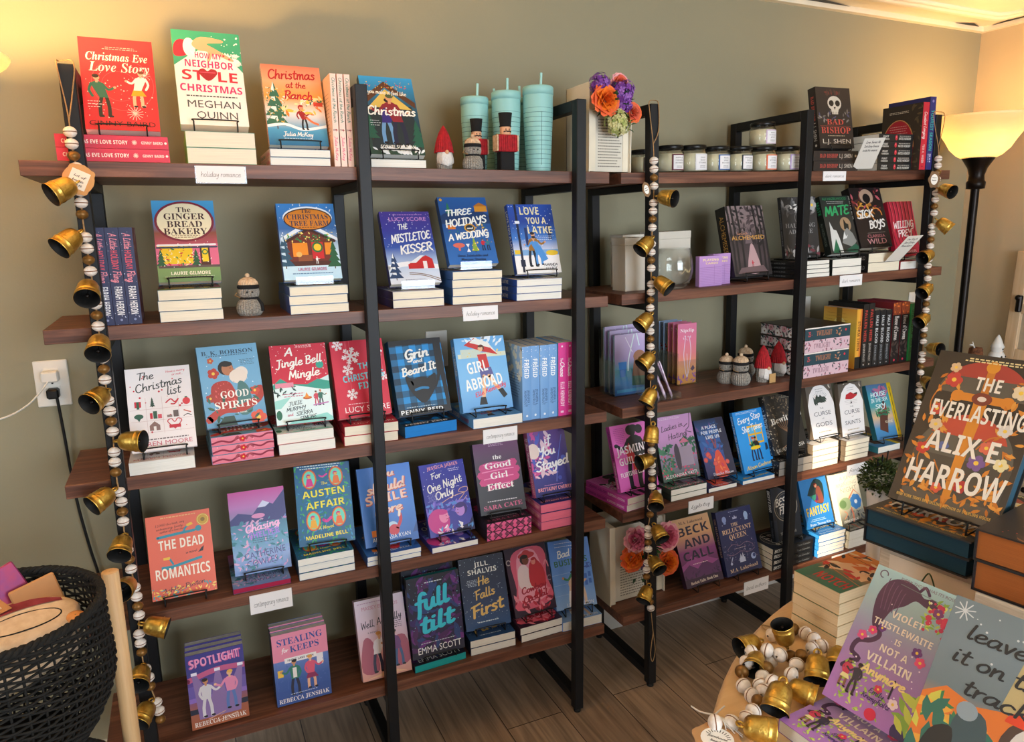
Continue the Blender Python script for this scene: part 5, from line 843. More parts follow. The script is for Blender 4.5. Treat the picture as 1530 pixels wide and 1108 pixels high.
# ceiling with a moulded panel and dark gaps at its edge
b = MB(); b.box(XL-.1, YF-.1, ZC, XR+.1, YB+.1, ZC+.08)
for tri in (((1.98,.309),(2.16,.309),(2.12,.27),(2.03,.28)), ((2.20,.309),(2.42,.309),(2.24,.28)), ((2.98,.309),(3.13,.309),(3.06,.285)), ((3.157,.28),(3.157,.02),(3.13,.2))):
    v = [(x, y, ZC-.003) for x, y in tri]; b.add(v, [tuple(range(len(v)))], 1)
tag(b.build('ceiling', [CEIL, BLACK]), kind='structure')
wall('trim_1', XL, YB-.022, ZC-.018, XR, YB, ZC, CEIL); wall('trim_2', XR-.022, YF, ZC-.018, XR, YB-.022, ZC, CEIL)
def moulding(x0, y0, x1, y1, r):
    b = MB()
    for off, h in ((0, .012), (.02, .016), (.04, .010)):
        pts = []; a, c, d, e = x0+off, y0+off, x1-off, y1-off; q = r
        for cx, cy, s in ((d-q, e-q, 0), (a+q, e-q, 90), (a+q, c+q, 180), (d-q, c+q, 270)):
            for k in range(7): t = R(s+15*k); pts.append((cx+q*math.cos(t), cy+q*math.sin(t), ZC-.002))
        b.tube(pts, h, 8, closed=True)
    return tag(b.build('trim_3', CEIL), kind='structure')
moulding(2.22, -1.05, 3.09, .21, .05)

# ---------------------------------------------------------------- shelving
ZT = [1.5698, 1.2406, .9121, .5891, .2498]; BW = .5621; SD = .28; TH = .0298; TP = .0275; TOPZ = 1.745
def shelf_unit(F, label, oL, oR, drop, dx=(0, 0, 0)):
    u = empty('bookshelf', F, label, 'bookshelf', 'tall open bookshelves of dark boards on black metal frames')
    for i in range(3):
        x = i*BW+dx[i]; z0 = drop[i]
        for y in (-TP, SD):
            p = MB().bbox(x-TP/2, y, z0+.012, x+TP/2, y+TP, TOPZ, .0015).build('post', METAL, u)
            MB().lathe([(.001, z0), (.011, z0), (.011, z0+.007), (.006, z0+.007), (.006, z0+.014)], 14, 0, Tm(x, y+TP/2, 0)).build('foot', BLACK, p)
        MB().bbox(x-TP/2, 0, TOPZ-TP, x+TP/2, SD, TOPZ, .0015).build('top_bar', METAL, u)
        MB().bbox(x-TP/2, 0, z0+.03, x+TP/2, SD, z0+.03+TP, .0015).build('bottom_bar', METAL, u)
        for z in ZT:
            MB().bbox(x-TP/2, 0, z-TH-.02, x+TP/2, SD, z-TH-.0005, .001).build('crossbar', METAL, u)
    for z in ZT:
        MB().bbox(-oL, 0, z-TH, BW+.018, SD, z, .001).build('shelf_board', WALNUT, u)
        MB().bbox(BW+.0195, 0, z-TH, 2*BW+oR, SD, z, .001).build('shelf_board', WALNUT, u)
    return u
shelf_unit(FA, 'nearer and wider-looking bookshelf on the left, holding the holiday romance books', .1015, .1015, [0, 0, 0])
shelf_unit(FB, 'farther bookshelf on the right, with candles and dark romance books on top', .0897, .1226, [-.0024, -.0156, -.0287], (0, 0, .008))

# ---------------------------------------------------------------- books
# key: (label of the displayed copy, short phrase for its pile, cover word, pages, front, spine, back, tail, default thickness)
BK = {
'eve': ('red paperback with a dancing couple on its cover, leaning on an easel', 'dancing couple', 'red', 'white', c_eve, s_eve, '#c81e30', None, .025),
'neigh': ('white and green paperback with a hand dangling a red heart ornament', 'dangling heart ornament', 'white-paged', 'cream', c_neigh, '#8ab84a', '#2f9a74', None, .03),
'ranch': ('orange sunset paperback with a snowy tree and red handwritten title', 'orange sunset ranch', 'white-paged', 'white', c_ranch, s_ranch, b_ranch, None, .0165),
'sull': ('dark teal paperback with a couple under a lit gable, behind the middle post', 'couple under a lit gable', 'white-paged', 'white', c_sull, '#1d3a44', '#1d3a44', None, .02),
'ging': ('paperback with a bakery shop front and a big oval sign', 'bakery shop front', 'cream-paged', 'cream', c_ging, '#3a6a9a', '#3a6a9a', None, .023),
'tree': ('blue paperback with a lit log cabin under an orange oval sign', 'lit log cabin', 'cream-paged', 'cream', c_tree, '#2f4a8a', '#2f6ab0', None, .0213),
'mist': ('violet-blue paperback with white brush title above a red barn', 'red barn', 'cream-paged', 'cream', c_mist, '#2c2c6a', '#3a3a98', None, .021),
'three': ('blue paperback with white brush title and small Christmas trees, on a tall pile', 'white brush title and small trees', 'cream-paged', 'cream', c_three, '#1f4f90', '#2460a8', None, .021),
'latke': ('deep blue paperback with a kissing couple beside a lamp post in snow', 'snowy lamp post', 'white-paged', 'white', c_latke, s_latke, '#2450b0', None, .0186),
'list': ('white paperback with a grid of small Christmas drawings', 'grid of Christmas drawings', 'white-paged', 'white', c_list, '#efe6e6', '#efe6e6', None, .028),
'good': ('pale blue paperback with an embracing couple and red poinsettias', 'embracing couple with poinsettias', 'pink-edged', 'rose', c_good, '#5a88a8', '#6aa0c4', t_good, .0215),
'jing': ('red and mint paperback with a snowy campfire scene', 'snowy campfire', 'white-paged', 'white', c_jing, '#3a2a3a', '#cc1f3c', None, .0278),
'fix': ('red paperback with white snowflakes, half hidden by the middle post', 'white snowflakes', 'cream-paged', 'cream', c_fix, '#c41a38', '#c41a38', None, .024),
'grin': ('black and blue plaid paperback with a bearded silhouette', 'bearded plaid silhouette', 'blue-edged', 'blue', c_grin, '#12507a', '#14161c', None, .0306),
'girl': ('sky blue paperback with a striding girl under a red umbrella', 'red umbrella', 'white-paged', 'white', c_girl, s_girl, '#62a8e4', None, .028),
'dead': ('coral orange paperback with two reclining blue figures', 'reclining blue figures', 'coral', 'white', c_dead, '#d85c40', '#d85c40', None, .022),
'chas': ('blue and pink paperback with a misty mountain landscape', 'misty mountains', 'wine-edged', 'wine', c_chas, '#5a3a78', '#4a6a9a', None, .02),
'aust': ('teal leafy paperback with four oval portraits and yellow title', 'four oval portraits', 'white-paged', 'white', c_aust, '#24506a', '#1f5f90', None, .0214),
'smile': ('blue paperback with peach script title, crossed by the middle post', 'peach script title', 'white-paged', 'white', c_smile, '#2a5aa8', '#2a62b4', None, .016),
'night': ('indigo paperback with a pink-haired woman facing a man', 'pink-haired woman', 'white-paged', 'white', c_night, '#3a48b0', '#2a2a98', None, .02),
'effect': ('black paperback with bright pink paint strokes behind a white title', 'pink paint strokes', 'pink lattice-edged', 'pink', c_effect, '#2a2230', '#23222c', t_effect, .0258),
'stay': ('purple and blue paperback with white brush title, beside the right front post', 'purple and blue brush title', 'pink-edged', 'pink', c_stay, s_stay, '#3a2a6a', None, .0256),
'spot': ('front purple paperback with two ball players, on the bottom shelf', 'two ball players', 'purple', 'white', c_spot, '#4a2f7a', '#4a2f7a', None, .022),
'steal': ('front pink and blue paperback with a couple at school lockers, bottom shelf', 'couple at school lockers', 'pink', 'white', c_steal, '#2a2a48', '#34549c', None, .022),
'well': ('lilac paperback with two people in armchairs, behind the middle post', 'armchairs', 'lilac', 'white', c_well, '#c8a8c0', '#d8b0c8', None, .022),
'tilt': ('dark galaxy paperback with big turquoise script title', 'turquoise script title', 'teal-edged', 'teal', c_tilt, '#1c1c30', '#1c1c30', None, .0215),
'falls': ('navy starry paperback with gold script title', 'gold script on stars', 'white-paged', 'white', c_falls, '#1a2848', '#1a2848', None, .0227),
'cow': ('pink and plum paperback with a couple in a red hat', 'pink couple with red hat', 'white-paged', 'white', c_cow, '#2a1430', '#2a1430', None, .0226),
'bad': ('light blue paperback with a couple by a city window, at the right end', 'couple by a city window', 'white-paged', 'white', c_bad, '#6a9ae0', '#6a9ae0', None, .029),
'bishop': ('black book with a white skull on its cover, standing on two flat books', 'white skull', 'black', 'dark', c_bishop, s_bishop, '#221a18', None, .028),
'alch': ('thick dark hardcover with a misty forest and gold title', 'misty forest', 'dark', 'dark', c_alch, s_alch, '#181416', None, .045),
'haunt': ('dark grey book with pale flowers and butterflies, behind the second post', 'pale flowers on grey', 'white-paged', 'white', c_haunt, s_haunt, '#202022', None, .035),
'mate': ('black and green book with a wolf on a moonlit mountain', 'moonlit wolf', 'white-paged', 'white', c_mate, s_mate, '#16201c', None, .0265),
'sick': ('black book with white brush title and a gold snake', 'gold snake', 'cream-paged', 'cream', c_sick, s_sick, '#151012', None, .028),
'prey': ('crimson book with dark dripping streaks and white brush title', 'dripping crimson streaks', 'red-banded', 'white', c_prey, '#a81634', '#a81634', None, .024),
'flirt': ('bright pink paperback with two black dancing silhouettes', 'black dancing silhouettes', 'pink', 'white', c_flirt, s_flirt, '#d858b8', None, .0219),
'ladies': ('lilac and green paperback with a grey lady among rose bushes', 'lady among rose bushes', 'white-paged', 'white', c_ladies, '#3a4a4a', '#3a5a4a', None, .0215),
'place': ('dark blue paperback with glowing red lights', 'glowing red lights', 'white-paged', 'white', c_place, '#243a70', '#243a70', None, .018),
'step': ('bright blue paperback with a couple at a yellow window', 'yellow window', 'white-paged', 'white', c_step, s_step, '#1c80cc', None, .018),
'bewit': ('black paperback with a bare glowing tree, behind the second post', 'bare glowing tree', 'grey-edged', 'grey', c_bewit, s_bewit, '#201c1a', None, .029),
'gods': ('white coffin-shaped cover design with dark green wings', 'dark green wings', 'cream-paged', 'cream', c_gods, '#77695a', '#77695a', None, .0226),
'saints': ('white coffin-shaped cover design with a red hand', 'red hand', 'cream-paged', 'cream', c_saints, '#77695a', '#77695a', None, .0226),
'house': ('teal paperback with a cliff house and a yellow side band', 'cliff house', 'white-paged', 'white', c_house, '#3a8a98', '#3a8a98', None, .0279),
'beck': ('tan and purple paperback with huge navy title, on the bottom shelf', 'huge navy title', 'tan', 'white', c_beck, '#3a2040', '#3a2040', None, .02),
'queen': ('navy paperback with copper title and two pale profiles', 'copper title', 'navy', 'white', c_queen, s_queen, '#232a5a', None, .022),
'best': ('dark navy book with white brush title inside a ring, behind the second post', 'ring on navy', 'black', 'cream', c_best, s_best, '#171f2c', None, .0202),
'fant': ('bright blue paperback with big yellow capital title', 'big yellow title', 'white-paged', 'white', c_fant, '#2a80c8', '#2a80c8', None, .014),
'kind': ('pale cream paperback with a green turtle shell and blue flower', 'blue flower on cream', 'white-paged', 'white', c_kind, '#e4dcc8', '#e4dcc8', None, .03),
}
PROTO = {}
def make_book(name, W, H, T, front, spine, back, pages, tail=None, head=None, hard=False, tex=None):
    """spine at x=0, cover at y=0 facing -y, origin at the foot of the spine"""
    root = bpy.data.objects.new(name, None); COL.objects.link(root); root.empty_display_size = .03
    c = .0025 if hard else .0004; ins = .004 if hard else .0008
    A = Art(W, H)
    if callable(front): front(A)
    else: A.bg(front)
    b = MB(); base = A.items[0][1]; fc = base[0] if isinstance(base, list) else base
    sc = None if callable(spine) else lin(spine); bc = None if callable(back) else lin(back)
    b.box(0, 0, 0, W, c, H, 0, fc if hard or not bc else bc); b.box(0, T-c, 0, W, T, H, 0, bc or fc); b.box(0, c, 0, c, T-c, H, 0, sc or bc or fc)
    A.emit(b, lambda x, y, k: (x, -k, y))
    if callable(spine): S = Art(H, T); spine(S); S.emit(b, lambda x, y, k: (-k, T-y, H-x))
    elif sc: S = Art(H, T); S.bg(spine); S.emit(b, lambda x, y, k: (-k, T-y, H-x))
    if callable(back): S = Art(W, H); back(S); S.emit(b, lambda x, y, k: (W-x, T+k, y))
    b.build('cover', PRINT, root)
    p = MB(); p.box(c, c, ins, W-ins, T-c, H-ins, 0)
    mats = [PAGES[pages]]
    if tail or head:
        mats.append(PAPER)
        if tail: S = Art(W, T); tail(S); S.emit(p, lambda x, y, k: (x, T-y, ins-k), 1)
        if head: S = Art(W, T); head(S); S.emit(p, lambda x, y, k: (W-x, T-y, H-ins+k), 1)
    if hard:
        p.tube([(c+.002, c+.001, H-ins), (c+.002, T-c-.001, H-ins)], .0022, 6, 0); 
    p.build('page_block', mats, root)
    return root
LAY = Rx(-math.pi/2)                                   # lying on its back, foot to the front
SPINE_FRONT = Matrix(((0,0,-1,0),(1,0,0,0),(0,-1,0,0),(0,0,0,1)))   # lying, spine to the front
UPRIGHT = Matrix(((0,-1,0,0),(1,0,0,0),(0,0,1,0),(0,0,0,1)))        # standing, spine to the front
ORD = {1: ['single'], 2: ['bottom', 'top'], 3: ['bottom', 'middle', 'top'], 4: ['bottom', 'second lowest', 'second highest', 'top'], 5: ['bottom', 'second lowest', 'middle', 'second highest', 'top'], 6: ['bottom', 'second lowest', 'third lowest', 'third highest', 'second highest', 'top']}
NUMW = {2: 'two', 3: 'three', 4: 'four', 5: 'five', 6: 'six'}
def add_book(key, M, label, cat='book', group=None, tint=None):
    """a first copy is built, later copies are duplicated"""
    if key not in PROTO:
        o = PROTO[key] = NEW[key](); o.matrix_basis = M; o['label'] = label; o['category'] = cat
        if group: o['group'] = group
        return o
    o = dup(PROTO[key], M, label); 
    if 'group' in o and not group: del o['group']
    if group: o['group'] = group
    return o
NEW = {}
def easel(M, T, lean, label, clear=False, w=.043, h=.010, up=.10, lip=True):
    """wire book stand: front lip, base rails, leaning back"""
    t = math.tan(R(lean)); yb = T/math.cos(R(lean))+.004; dz = -T*math.sin(R(lean))-.0028
    r = empty('book_easel', M, label, 'book easel', 'easels holding the displayed books')
    if clear:
        b = MB(); b.box(-w, -.014, dz-.001, w, .05, dz+.002); b.box(-w, -.014, dz-.001, w, -.0115, h*.8); b.build('lip_plate', ACRYL, r)
        b = MB(); v = [(-w*.7, yb+dz*t, dz+.002), (w*.7, yb+dz*t, dz+.002), (w*.7, yb+up*t, up), (-w*.7, yb+up*t, up)]; v += [(x, y+.003, z) for x, y, z in v]
        b.add(v, [(0,1,2,3),(7,6,5,4),(0,4,5,1),(1,5,6,2),(2,6,7,3),(3,7,4,0)]); b.build('back_plate', ACRYL, r); return r
    q = .0016; z0 = dz+.0002
    if lip: MB().tube(crom([(-w, .0, z0), (-w, -.016, z0), (-w, -.0135, h*.6), (-w+.003, -.012, h), (w-.003, -.012, h), (w, -.0135, h*.6), (w, -.016, z0), (w, 0, z0)], 4), q, 6).build('front_lip', WIRE, r)
    b = MB()
    for s in (-w, w): b.tube([(s, 0 if lip else .012, z0), (s, .075, z0)], q, 6); b.tube(crom([(s, .075, z0), (s, max(.08, yb+.02), z0), (s*.95, yb+.012, .004), (s*.8, yb+.002+up*t, up)], 3), q, 6)
    b.tube([(-w*.8, yb+.002+up*t, up), (w*.8, yb+.002+up*t, up)], q, 6); b.tube([(-w, .075, z0), (w, .075, z0)], q, 6); b.build('wire_frame', WIRE, r)
    return r
# photo corners of each display: unit, shelf, cover foot left/right, cover head left/right, pile (count, foot left, foot right, top row, spine?)
D={
'eve':('A',0,(127.7,191),(240,198),(119.6,52.7),(230,65),(2,(80,238.6),(254,242.5),199,'spine')),
'neigh':('A',0,(269.6,183.6),(372.5,189),(253.4,42),(356.5,53),(2,(281.4,242.5),(383.5,245),195)),
'ranch':('A',0,(403,216),(491.7,220),(382,92),(470,104),(2,(405,245.7),(501,247.7),221.6)),
'sull':('A',0,(555,230.7),(636,233),(531.5,113),(613.4,120),(1,(556,250),(641,251.7),237)),
'ging':('A',1,(237.6,423.6),(331.5,423.6),(236,298.3),(328.7,301.6),(3,(239.5,483),(335,479),433.7)),
'tree':('A',1,(425.5,424),(512,420),(416.6,306.4),(498.4,306.8),(3,(434.5,471.6),(520,466.6),429)),
'mist':('A',1,(584.3,422),(659.7,420),(563.5,317.7),(636,317.3),(2,(588,462.7),(662.7,458.6),436)),
'three':('A',1,(672,395),(745,392),(651.8,295.8),(721,296.4),(4,(677.6,456.6),(748.6,452.7),406)),
'latke':('A',1,(773,409),(839.4,407),(758,305.3),(822.5,305.7),(3,(772.9,450.3),(843,445.7),418)),
'list':('A',2,(194.9,691),(296.5,680.7),(189,550.4),(288.3,545.7),(1,(195,712.4),(297.7,699.5),692.4)),
'good':('A',2,(309.8,641),(400,628),(291,520.8),(378.9,511),(3,(318.7,695.5),(411,681.6),653.8)),
'jing':('A',2,(414,636),(499,627),(405.5,514),(490.8,513.8),(2,(418,683.6),(505.3,670.7),648.8)),
'fix':('A',2,(507.3,627),(586,617),(491.4,511),(567.7,506),(2,(516,666.7),(592.8,657.4),638)),
'grin':('A',2,(597,624),(674.6,612.8),(579,511),(655,503),(1,(605.6,655.7),(683.4,642.7),638)),
'girl':('A',2,(693,617),(767.5,607.6),(678,506),(751.4,500),(1,(708.5,642),(778,631.6),626.4)),
'dead':('A',3,(227.8,907.6),(326.5,893.6),(223.7,770.3),(319,760.4),None),
'chas':('A',3,(351.7,861.7),(436,845.8),(337.8,737.6),(422.6,725.7),(1,(349.7,894.4),(435,876.5),882.5)),
'aust':('A',3,(447.6,817.8),(531,806),(438.7,698.7),(523.5,686.8),(3,(449.6,873.4),(532.6,855.6),835.7)),
'smile':('A',3,(547,819.8),(626.3,804),(532,700.7),(607.5,691),(2,(551.9,850.6),(631,832.7),832.7)),
'night':('A',3,(643.7,804.7),(710,789.8),(622.8,696.5),(691.3,685.6),(1,(647.6,829.5),(715.7,812.6),818.6)),
'effect':('A',3,(719,771),(789.6,762),(703.2,664.7),(776.3,655.8),(2,(728.6,809.7),(796.5,795.8),782.9)),
'stay':('A',3,(801.5,744),(862,737),(786.6,646.9),(856,639),(3,(808.5,793.8),(876,780),755)),
'spot':('A',4,(287.8,1095.4),(374,1074.5),(274.9,983.5),(364,967.8),None),
'steal':('A',4,(415.9,1062),(499.7,1046),(406,947),(491.4,933.3),None),
'well':('A',4,(543,1019.6),(616,1000),(525.6,898.7),(603,883.4),None),
'tilt':('A',4,(616.7,986),(698,968),(607.8,858.4),(685.7,845.9),(1,(621,1007),(698.7,983.4),996)),
'falls':('A',4,(697.3,944.5),(764,929),(685.7,837.5),(748.7,823.6),(2,(703.7,980.7),(770.4,964),958.4)),
'cow':('A',4,(771,925),(832,907),(751.5,820.8),(810,809.7),(2,(778.8,960.6),(840.5,943),939)),
'bad':('A',4,(832,914),(892.4,902.8),(816.8,812.5),(876.6,800),(1,(841.3,944.5),(903,929),931)),
'bishop':('B',0,(1225.5,222.4),(1280,222.4),(1220.4,125.6),(1268.5,131.4),(2,(1228,253.5),(1282,253),225,'spine')),
'alch':('B',1,(1098.5,417),(1171,403),(1081.7,302.8),(1141,299),None),
'haunt':('B',1,(1173.8,388),(1227,387),(1165,293.7),(1218.5,292.7),(4,(1187.7,416.8),(1236.4,413.8),398)),
'mate':('B',1,(1242.3,384),(1285,383),(1223.5,292.7),(1266,293),(2,(1244,412.4),(1291.4,406.8),388)),
'sick':('B',1,(1287,377),(1339.6,367),(1263,281.8),(1315.8,279.4),(2,(1296.5,407.8),(1345,403),379)),
'prey':('B',1,(1340,381),(1376.3,377),(1323.7,298.6),(1362.4,302),(1,(1345.5,403.8),(1377,400),391)),
'flirt':('B',3,(929.6,737),(989,726),(908.7,637.7),(966.3,627.8),(2,(938,765.8),(993,748),745)),
'ladies':('B',3,(992,721),(1046.7,710),(980,622.8),(1030.8,617.5),(2,(1006,751.9),(1058.6,737),732)),
'place':('B',3,(1060.6,717),(1100,708.8),(1033.8,629.8),(1077.5,622.8),(1,(1062,738),(1109.8,725),730)),
'step':('B',3,(1113.2,708.8),(1157.9,697.3),(1094.3,615.9),(1133,609.5),(1,(1116,727),(1164.4,715),719)),
'bewit':('B',3,(1157.6,681),(1208,670),(1139.7,591.8),(1190,585),(2,(1168.5,714.4),(1216,704),690)),
'gods':('B',3,(1218,657.3),(1259.8,650.3),(1203,580),(1245,573),(4,(1219,703),(1265.8,692),665)),
'saints':('B',3,(1264.8,653.3),(1302.5,647.4),(1256,574),(1294,567),(4,(1266.8,691),(1315.4,679),659)),
'house':('B',3,(1316.4,657),(1344,653),(1292.6,575.9),(1326.3,572),(1,(1316.4,679),(1353,669),668)),
'beck':('B',4,(1028.9,884.8),(1088.4,867),(1000.5,779),(1057.3,765.7),None),
'queen':('B',4,(1089.8,866),(1148,851),(1068,765),(1125,753),None),
'best':('B',4,(1162.5,810.8),(1207,801.9),(1150.4,732.8),(1191,725),(4,(1155.2,853.8),(1219.4,839),821,'spine')),
'fant':('B',4,(1207,791.3),(1247,780.7),(1192.6,723),(1234,715),(6,(1221.9,834),(1266.5,823),801)),
'kind':('B',4,(1260,786.4),(1297.4,777.5),(1243,715),(1289.3,706.8),(2,(1269,820.5),(1312,812),795)),
}
CLEAR = {'tree', 'mist', 'three'}
NOSTAND = {'spot', 'steal', 'well'}
def place_display(key):
    un, ti, bl, br, tl, tr, st = D[key]; F = FA if un == 'A' else FB; z = ZT[ti]
    lab, short, word, pages, fr, sp, bk, tail, T0 = BK[key]; far = ti <= 1
    n = st[0] if st else 0; hs = 0; spine = bool(st and len(st) > 4); T = T0
    if st:
        if far and not (un == 'B' and ti == 1): a = on_y(F, st[1], .004); b_ = on_y(F, st[2], .004)
        elif far: a = on_y(F, st[1], .006); b_ = on_y(F, st[2], .006)
        else: a = on_z(F, st[1], z); b_ = on_z(F, st[2], z)
        a.y = clamp(a.y, .003, .03); b_.y = clamp(b_.y, .003, .03); a.z = b_.z = z
        wv = b_-a; SW = wv.length; yaw_s = math.atan2(wv.y, wv.x); nn = Vector((-wv.y, wv.x, 0)).normalized()
        hs = on_plane(F, (st[1][0], st[3]), a, nn).z-z; T = clamp(hs/n-.0009, .0125, .032); hs = n*(T+.0009)
    zb = z+hs+(T*.33+.0063 if key not in NOSTAND else T*math.sin(R(7 if key != 'well' else 18))+.0006)
    if far: A = on_y(F, bl, .042); B = on_y(F, br, .042); A.z = B.z = zb
    else:
        A = on_z(F, bl, zb); B = on_z(F, br, zb); A.y = clamp(A.y, .025, .07); B.y = clamp(B.y, .025, .07)
        cx = (A.x+B.x)/2
    wv = B-A; yaw = clamp(math.atan2(wv.y, wv.x), -.12, .12); W = clamp(wv.length, .115, .15)
    if not far:
        mid = (A+B)/2; A = mid-Vector((math.cos(yaw), math.sin(yaw), 0))*W/2
    w = Vector((math.cos(yaw), math.sin(yaw), 0))
    best = None
    for deg in range(10, 27):
        up = Vector((-math.sin(yaw)*math.sin(R(deg)), math.cos(yaw)*math.sin(R(deg)), math.cos(R(deg))))
        nrm = w.cross(up); P1 = on_plane(F, tl, A, nrm); P2 = on_plane(F, tr, A, nrm)
        H1, H2 = (P1-A).dot(up), (P2-A).dot(up); e = abs((P1-A).dot(w))+abs((P2-A).dot(w)-W)+.3*abs(H1-H2)+.15*abs(deg-19)*.01
        if best is None or e < best[0]: best = (e, deg, (H1+H2)/2)
    lean, H = best[1], clamp(best[2], .185, .222)
    if key in NOSTAND: lean = 7 if key != 'well' else 18
    if key not in NOSTAND: A.z = z+hs+T*math.sin(R(lean))+.0066
    hard = key in ('alch',)
    NEW[key] = lambda: make_book('book', W, H, T, fr, sp, bk, pages, tail, None, hard)
    M = F @ Matrix.Translation(A) @ Rz(yaw) @ Rx(-R(lean))
    add_book(key, M, lab)
    print('DISP %s W%.3f H%.3f T%.3f lean%d yaw%.1f y%.3f' % (key, W, H, T, lean, math.degrees(yaw), A.y))
    if key not in NOSTAND:
        easel(F @ Matrix.Translation(A+w*W/2) @ Rz(yaw), T, lean, ('clear acrylic stand' if key in CLEAR else 'black wire stand')+' holding the book with the '+short, key in CLEAR)
    for i in range(n):
        zt = z+(i+1)*(T+.0009)-.0002; j = random.Random(key+str(i)); jx, jy = j.uniform(-.0015, .0015), j.uniform(0, .003)
        o = ORD[n][i]
        if n == 1: l = '%s book lying flat under the display with the %s' % (word, short)
        else: l = '%s of the %s %s books lying under the %s' % (o, NUMW[n], word, short)
        if spine: M = F @ Tm(b_.x+jx, max(a.y, .003)+jy, zt) @ SPINE_FRONT
        else: M = F @ Tm(a.x+(SW-W)/2*0+jx, a.y+jy, zt) @ Rz(yaw_s) @ LAY
        add_book(key, M, l, group='books piled flat under the %s display' % short)
for k in D: place_display(k)

# copies standing in front-to-back blocks on the bottom shelf
def block(key, n, what):
    o = PROTO[key]; T = BK[key][8]
    for i in range(1, n):
        M = Tm(0, i*(T+.0016)/math.cos(R(7)), 0) @ o.matrix_basis
        add_book(key, M, '%s book behind the %s, only its head edge showing' % (['second', 'third', 'rearmost'][i-1], what), group='copies standing behind the '+what)
    o['group'] = 'copies standing with the '+what
block('spot', 3, 'two ball players'); block('steal', 3, 'couple at school lockers')
# a second copy behind two of the displays
M = PROTO['tilt'].matrix_basis @ Tm(-.001, .044, .011); add_book('tilt', M, 'second galaxy paperback standing right behind the turquoise script title')

# ---------------------------------------------------------------- books standing spine out
def spine_row(F, ti, key, tl, tr, yb, H, D_, labels, front, spine, back, pages, group, y=.012, gap=.0006, hard=False):
    """a run of copies between two photo x positions at the shelf front"""
    z = ZT[ti]; n = len(labels); a = on_y(F, (tl, yb), y); b_ = on_y(F, (tr, yb), y); T = (b_.x-a.x)/n-gap
    NEW[key] = lambda: make_book('book', D_, H, T, front, spine, back, pages, None, None, hard)
    for i, l in enumerate(labels):
        M = F @ Tm(a.x+(i+1)*(T+gap), y+random.Random(key+str(i)).uniform(0, .004), z+.0003) @ UPRIGHT
        add_book(key, M, l, group=group)
def spine_h(F, ti, px, ytop, ybot, y=.012): return on_y(F, (px, ytop), y).z-on_y(F, (px, ybot), y).z
NEW.pop('x', None)
def f_fling(a): a.bg('#5a1a2c','#6a2234'); a.leaves(20,['#8a3a48','#d8c8c0'],3,0,0,1,1,.08)
def s_fling(a): a.bg('#1e2552'); a.dots(24,'#c8cce8',4,0,0,1,1,.004); a.T('A Little',.14,.3,.5,'#e88a9c','h',.16,wt=1.2); a.T('HOLIDAY',.33,.25,.5,'#d8455c','b',.2); a.T('Fling',.5,.3,.55,'#e88a9c','h',.12,wt=1.2); a.T('FARAH HERON',.75,.25,.55,'#f0eef2','b',.3); a.E(.95,.5,.012,'#8a90b8')
spine_row(FA, 1, 'fling', 151.5, 213.5, 488, .2, .13, ['leftmost navy book standing spine out with pink script title', 'middle navy book standing spine out with pink script title', 'rightmost navy book standing spine out, wine cover showing'], f_fling, s_fling, '#1e2552', 'white', 'navy books standing spine out on the second shelf')
def ranch_new(): return make_book('book', .133, .2, .0145, c_ranch, s_ranch, b_ranch, 'white')
NEW['ranch2'] = ranch_new; H_ = spine_h(FA, 0, 506, 106, 247.5); a0 = on_y(FA, (501.5, 247.5), .012)
NEW['ranch2'] = lambda: make_book('book', .13, clamp(H_, .17, .2), .0132, c_ranch, s_ranch, b_ranch, 'white')
for i, w_ in enumerate(('left', 'middle', 'right')):
    add_book('ranch2', FA @ Tm(a0.x-.004+(i+1)*.0155, .012, ZT[0]+.0003) @ UPRIGHT, '%s of three peach spine-out books with green script title' % w_ + (', orange back cover showing' if i == 0 else ''), group='peach books standing spine out on the top shelf')
def s_frig(a): a.bg('#7aa8dc','#6a9cd4'); a.dots(20,'#e8eef4',4,0,0,.3,1,.006); a.T('FRIGID',.3,.25,.5,'#f4f6f8','b',.26); a.T('JENNIFER L.',.7,.55,.26,'#1f3a6a','s',.22); a.T('ARMENTROUT',.7,.2,.26,'#1f3a6a','s',.22); a.E(.94,.5,.016,'#e4eef8')
def b_frig(a): a.bg('#6a9cd4','#8ab8e4','#a8cce8'); a.dots(50,'#eef0e0',5,.0,.55,1,1,.06); a.lines(.5,.3,.6,9,.8,'#3a6098',3,h=.01)
spine_row(FA, 2, 'frigid', 781, 833.5, 628, clamp(spine_h(FA, 2, 787, 518.7, 629.5), .17, .21), .135, ['leftmost blue book standing spine out, spotted back cover showing', 'second blue book standing spine out from the left', 'third blue book standing spine out from the left', 'rightmost blue book standing spine out, beside the pink spines'], '#6a9cd4', s_frig, b_frig, 'white', 'blue books standing spine out on the third shelf', y=.018)
def s_chase(a): a.bg('#d8308c','#e03a94'); a.E(.05,.5,.014,'#f4d8e8'); a.T('The',.23,.3,.3,'#f8e4f0','h',.05,wt=1.2); a.T('Chase',.36,.28,.5,'#f8e4f0','h',.2,wt=1.4); a.T('ELLE KENNEDY',.7,.3,.5,'#f8d8ea','b',.34); a.R(.93,.3,.96,.7,'#f4c8e0')
spine_row(FA, 2, 'chase', 834.5, 857.5, 622.5, clamp(spine_h(FA, 2, 846, 514, 623), .17, .21), .135, ['left pink book standing spine out beside the blue spines', 'right pink book standing spine out beside the front post'], '#d8308c', s_chase, '#6ab0e0', 'white', 'pink books standing spine out on the third shelf', y=.018)
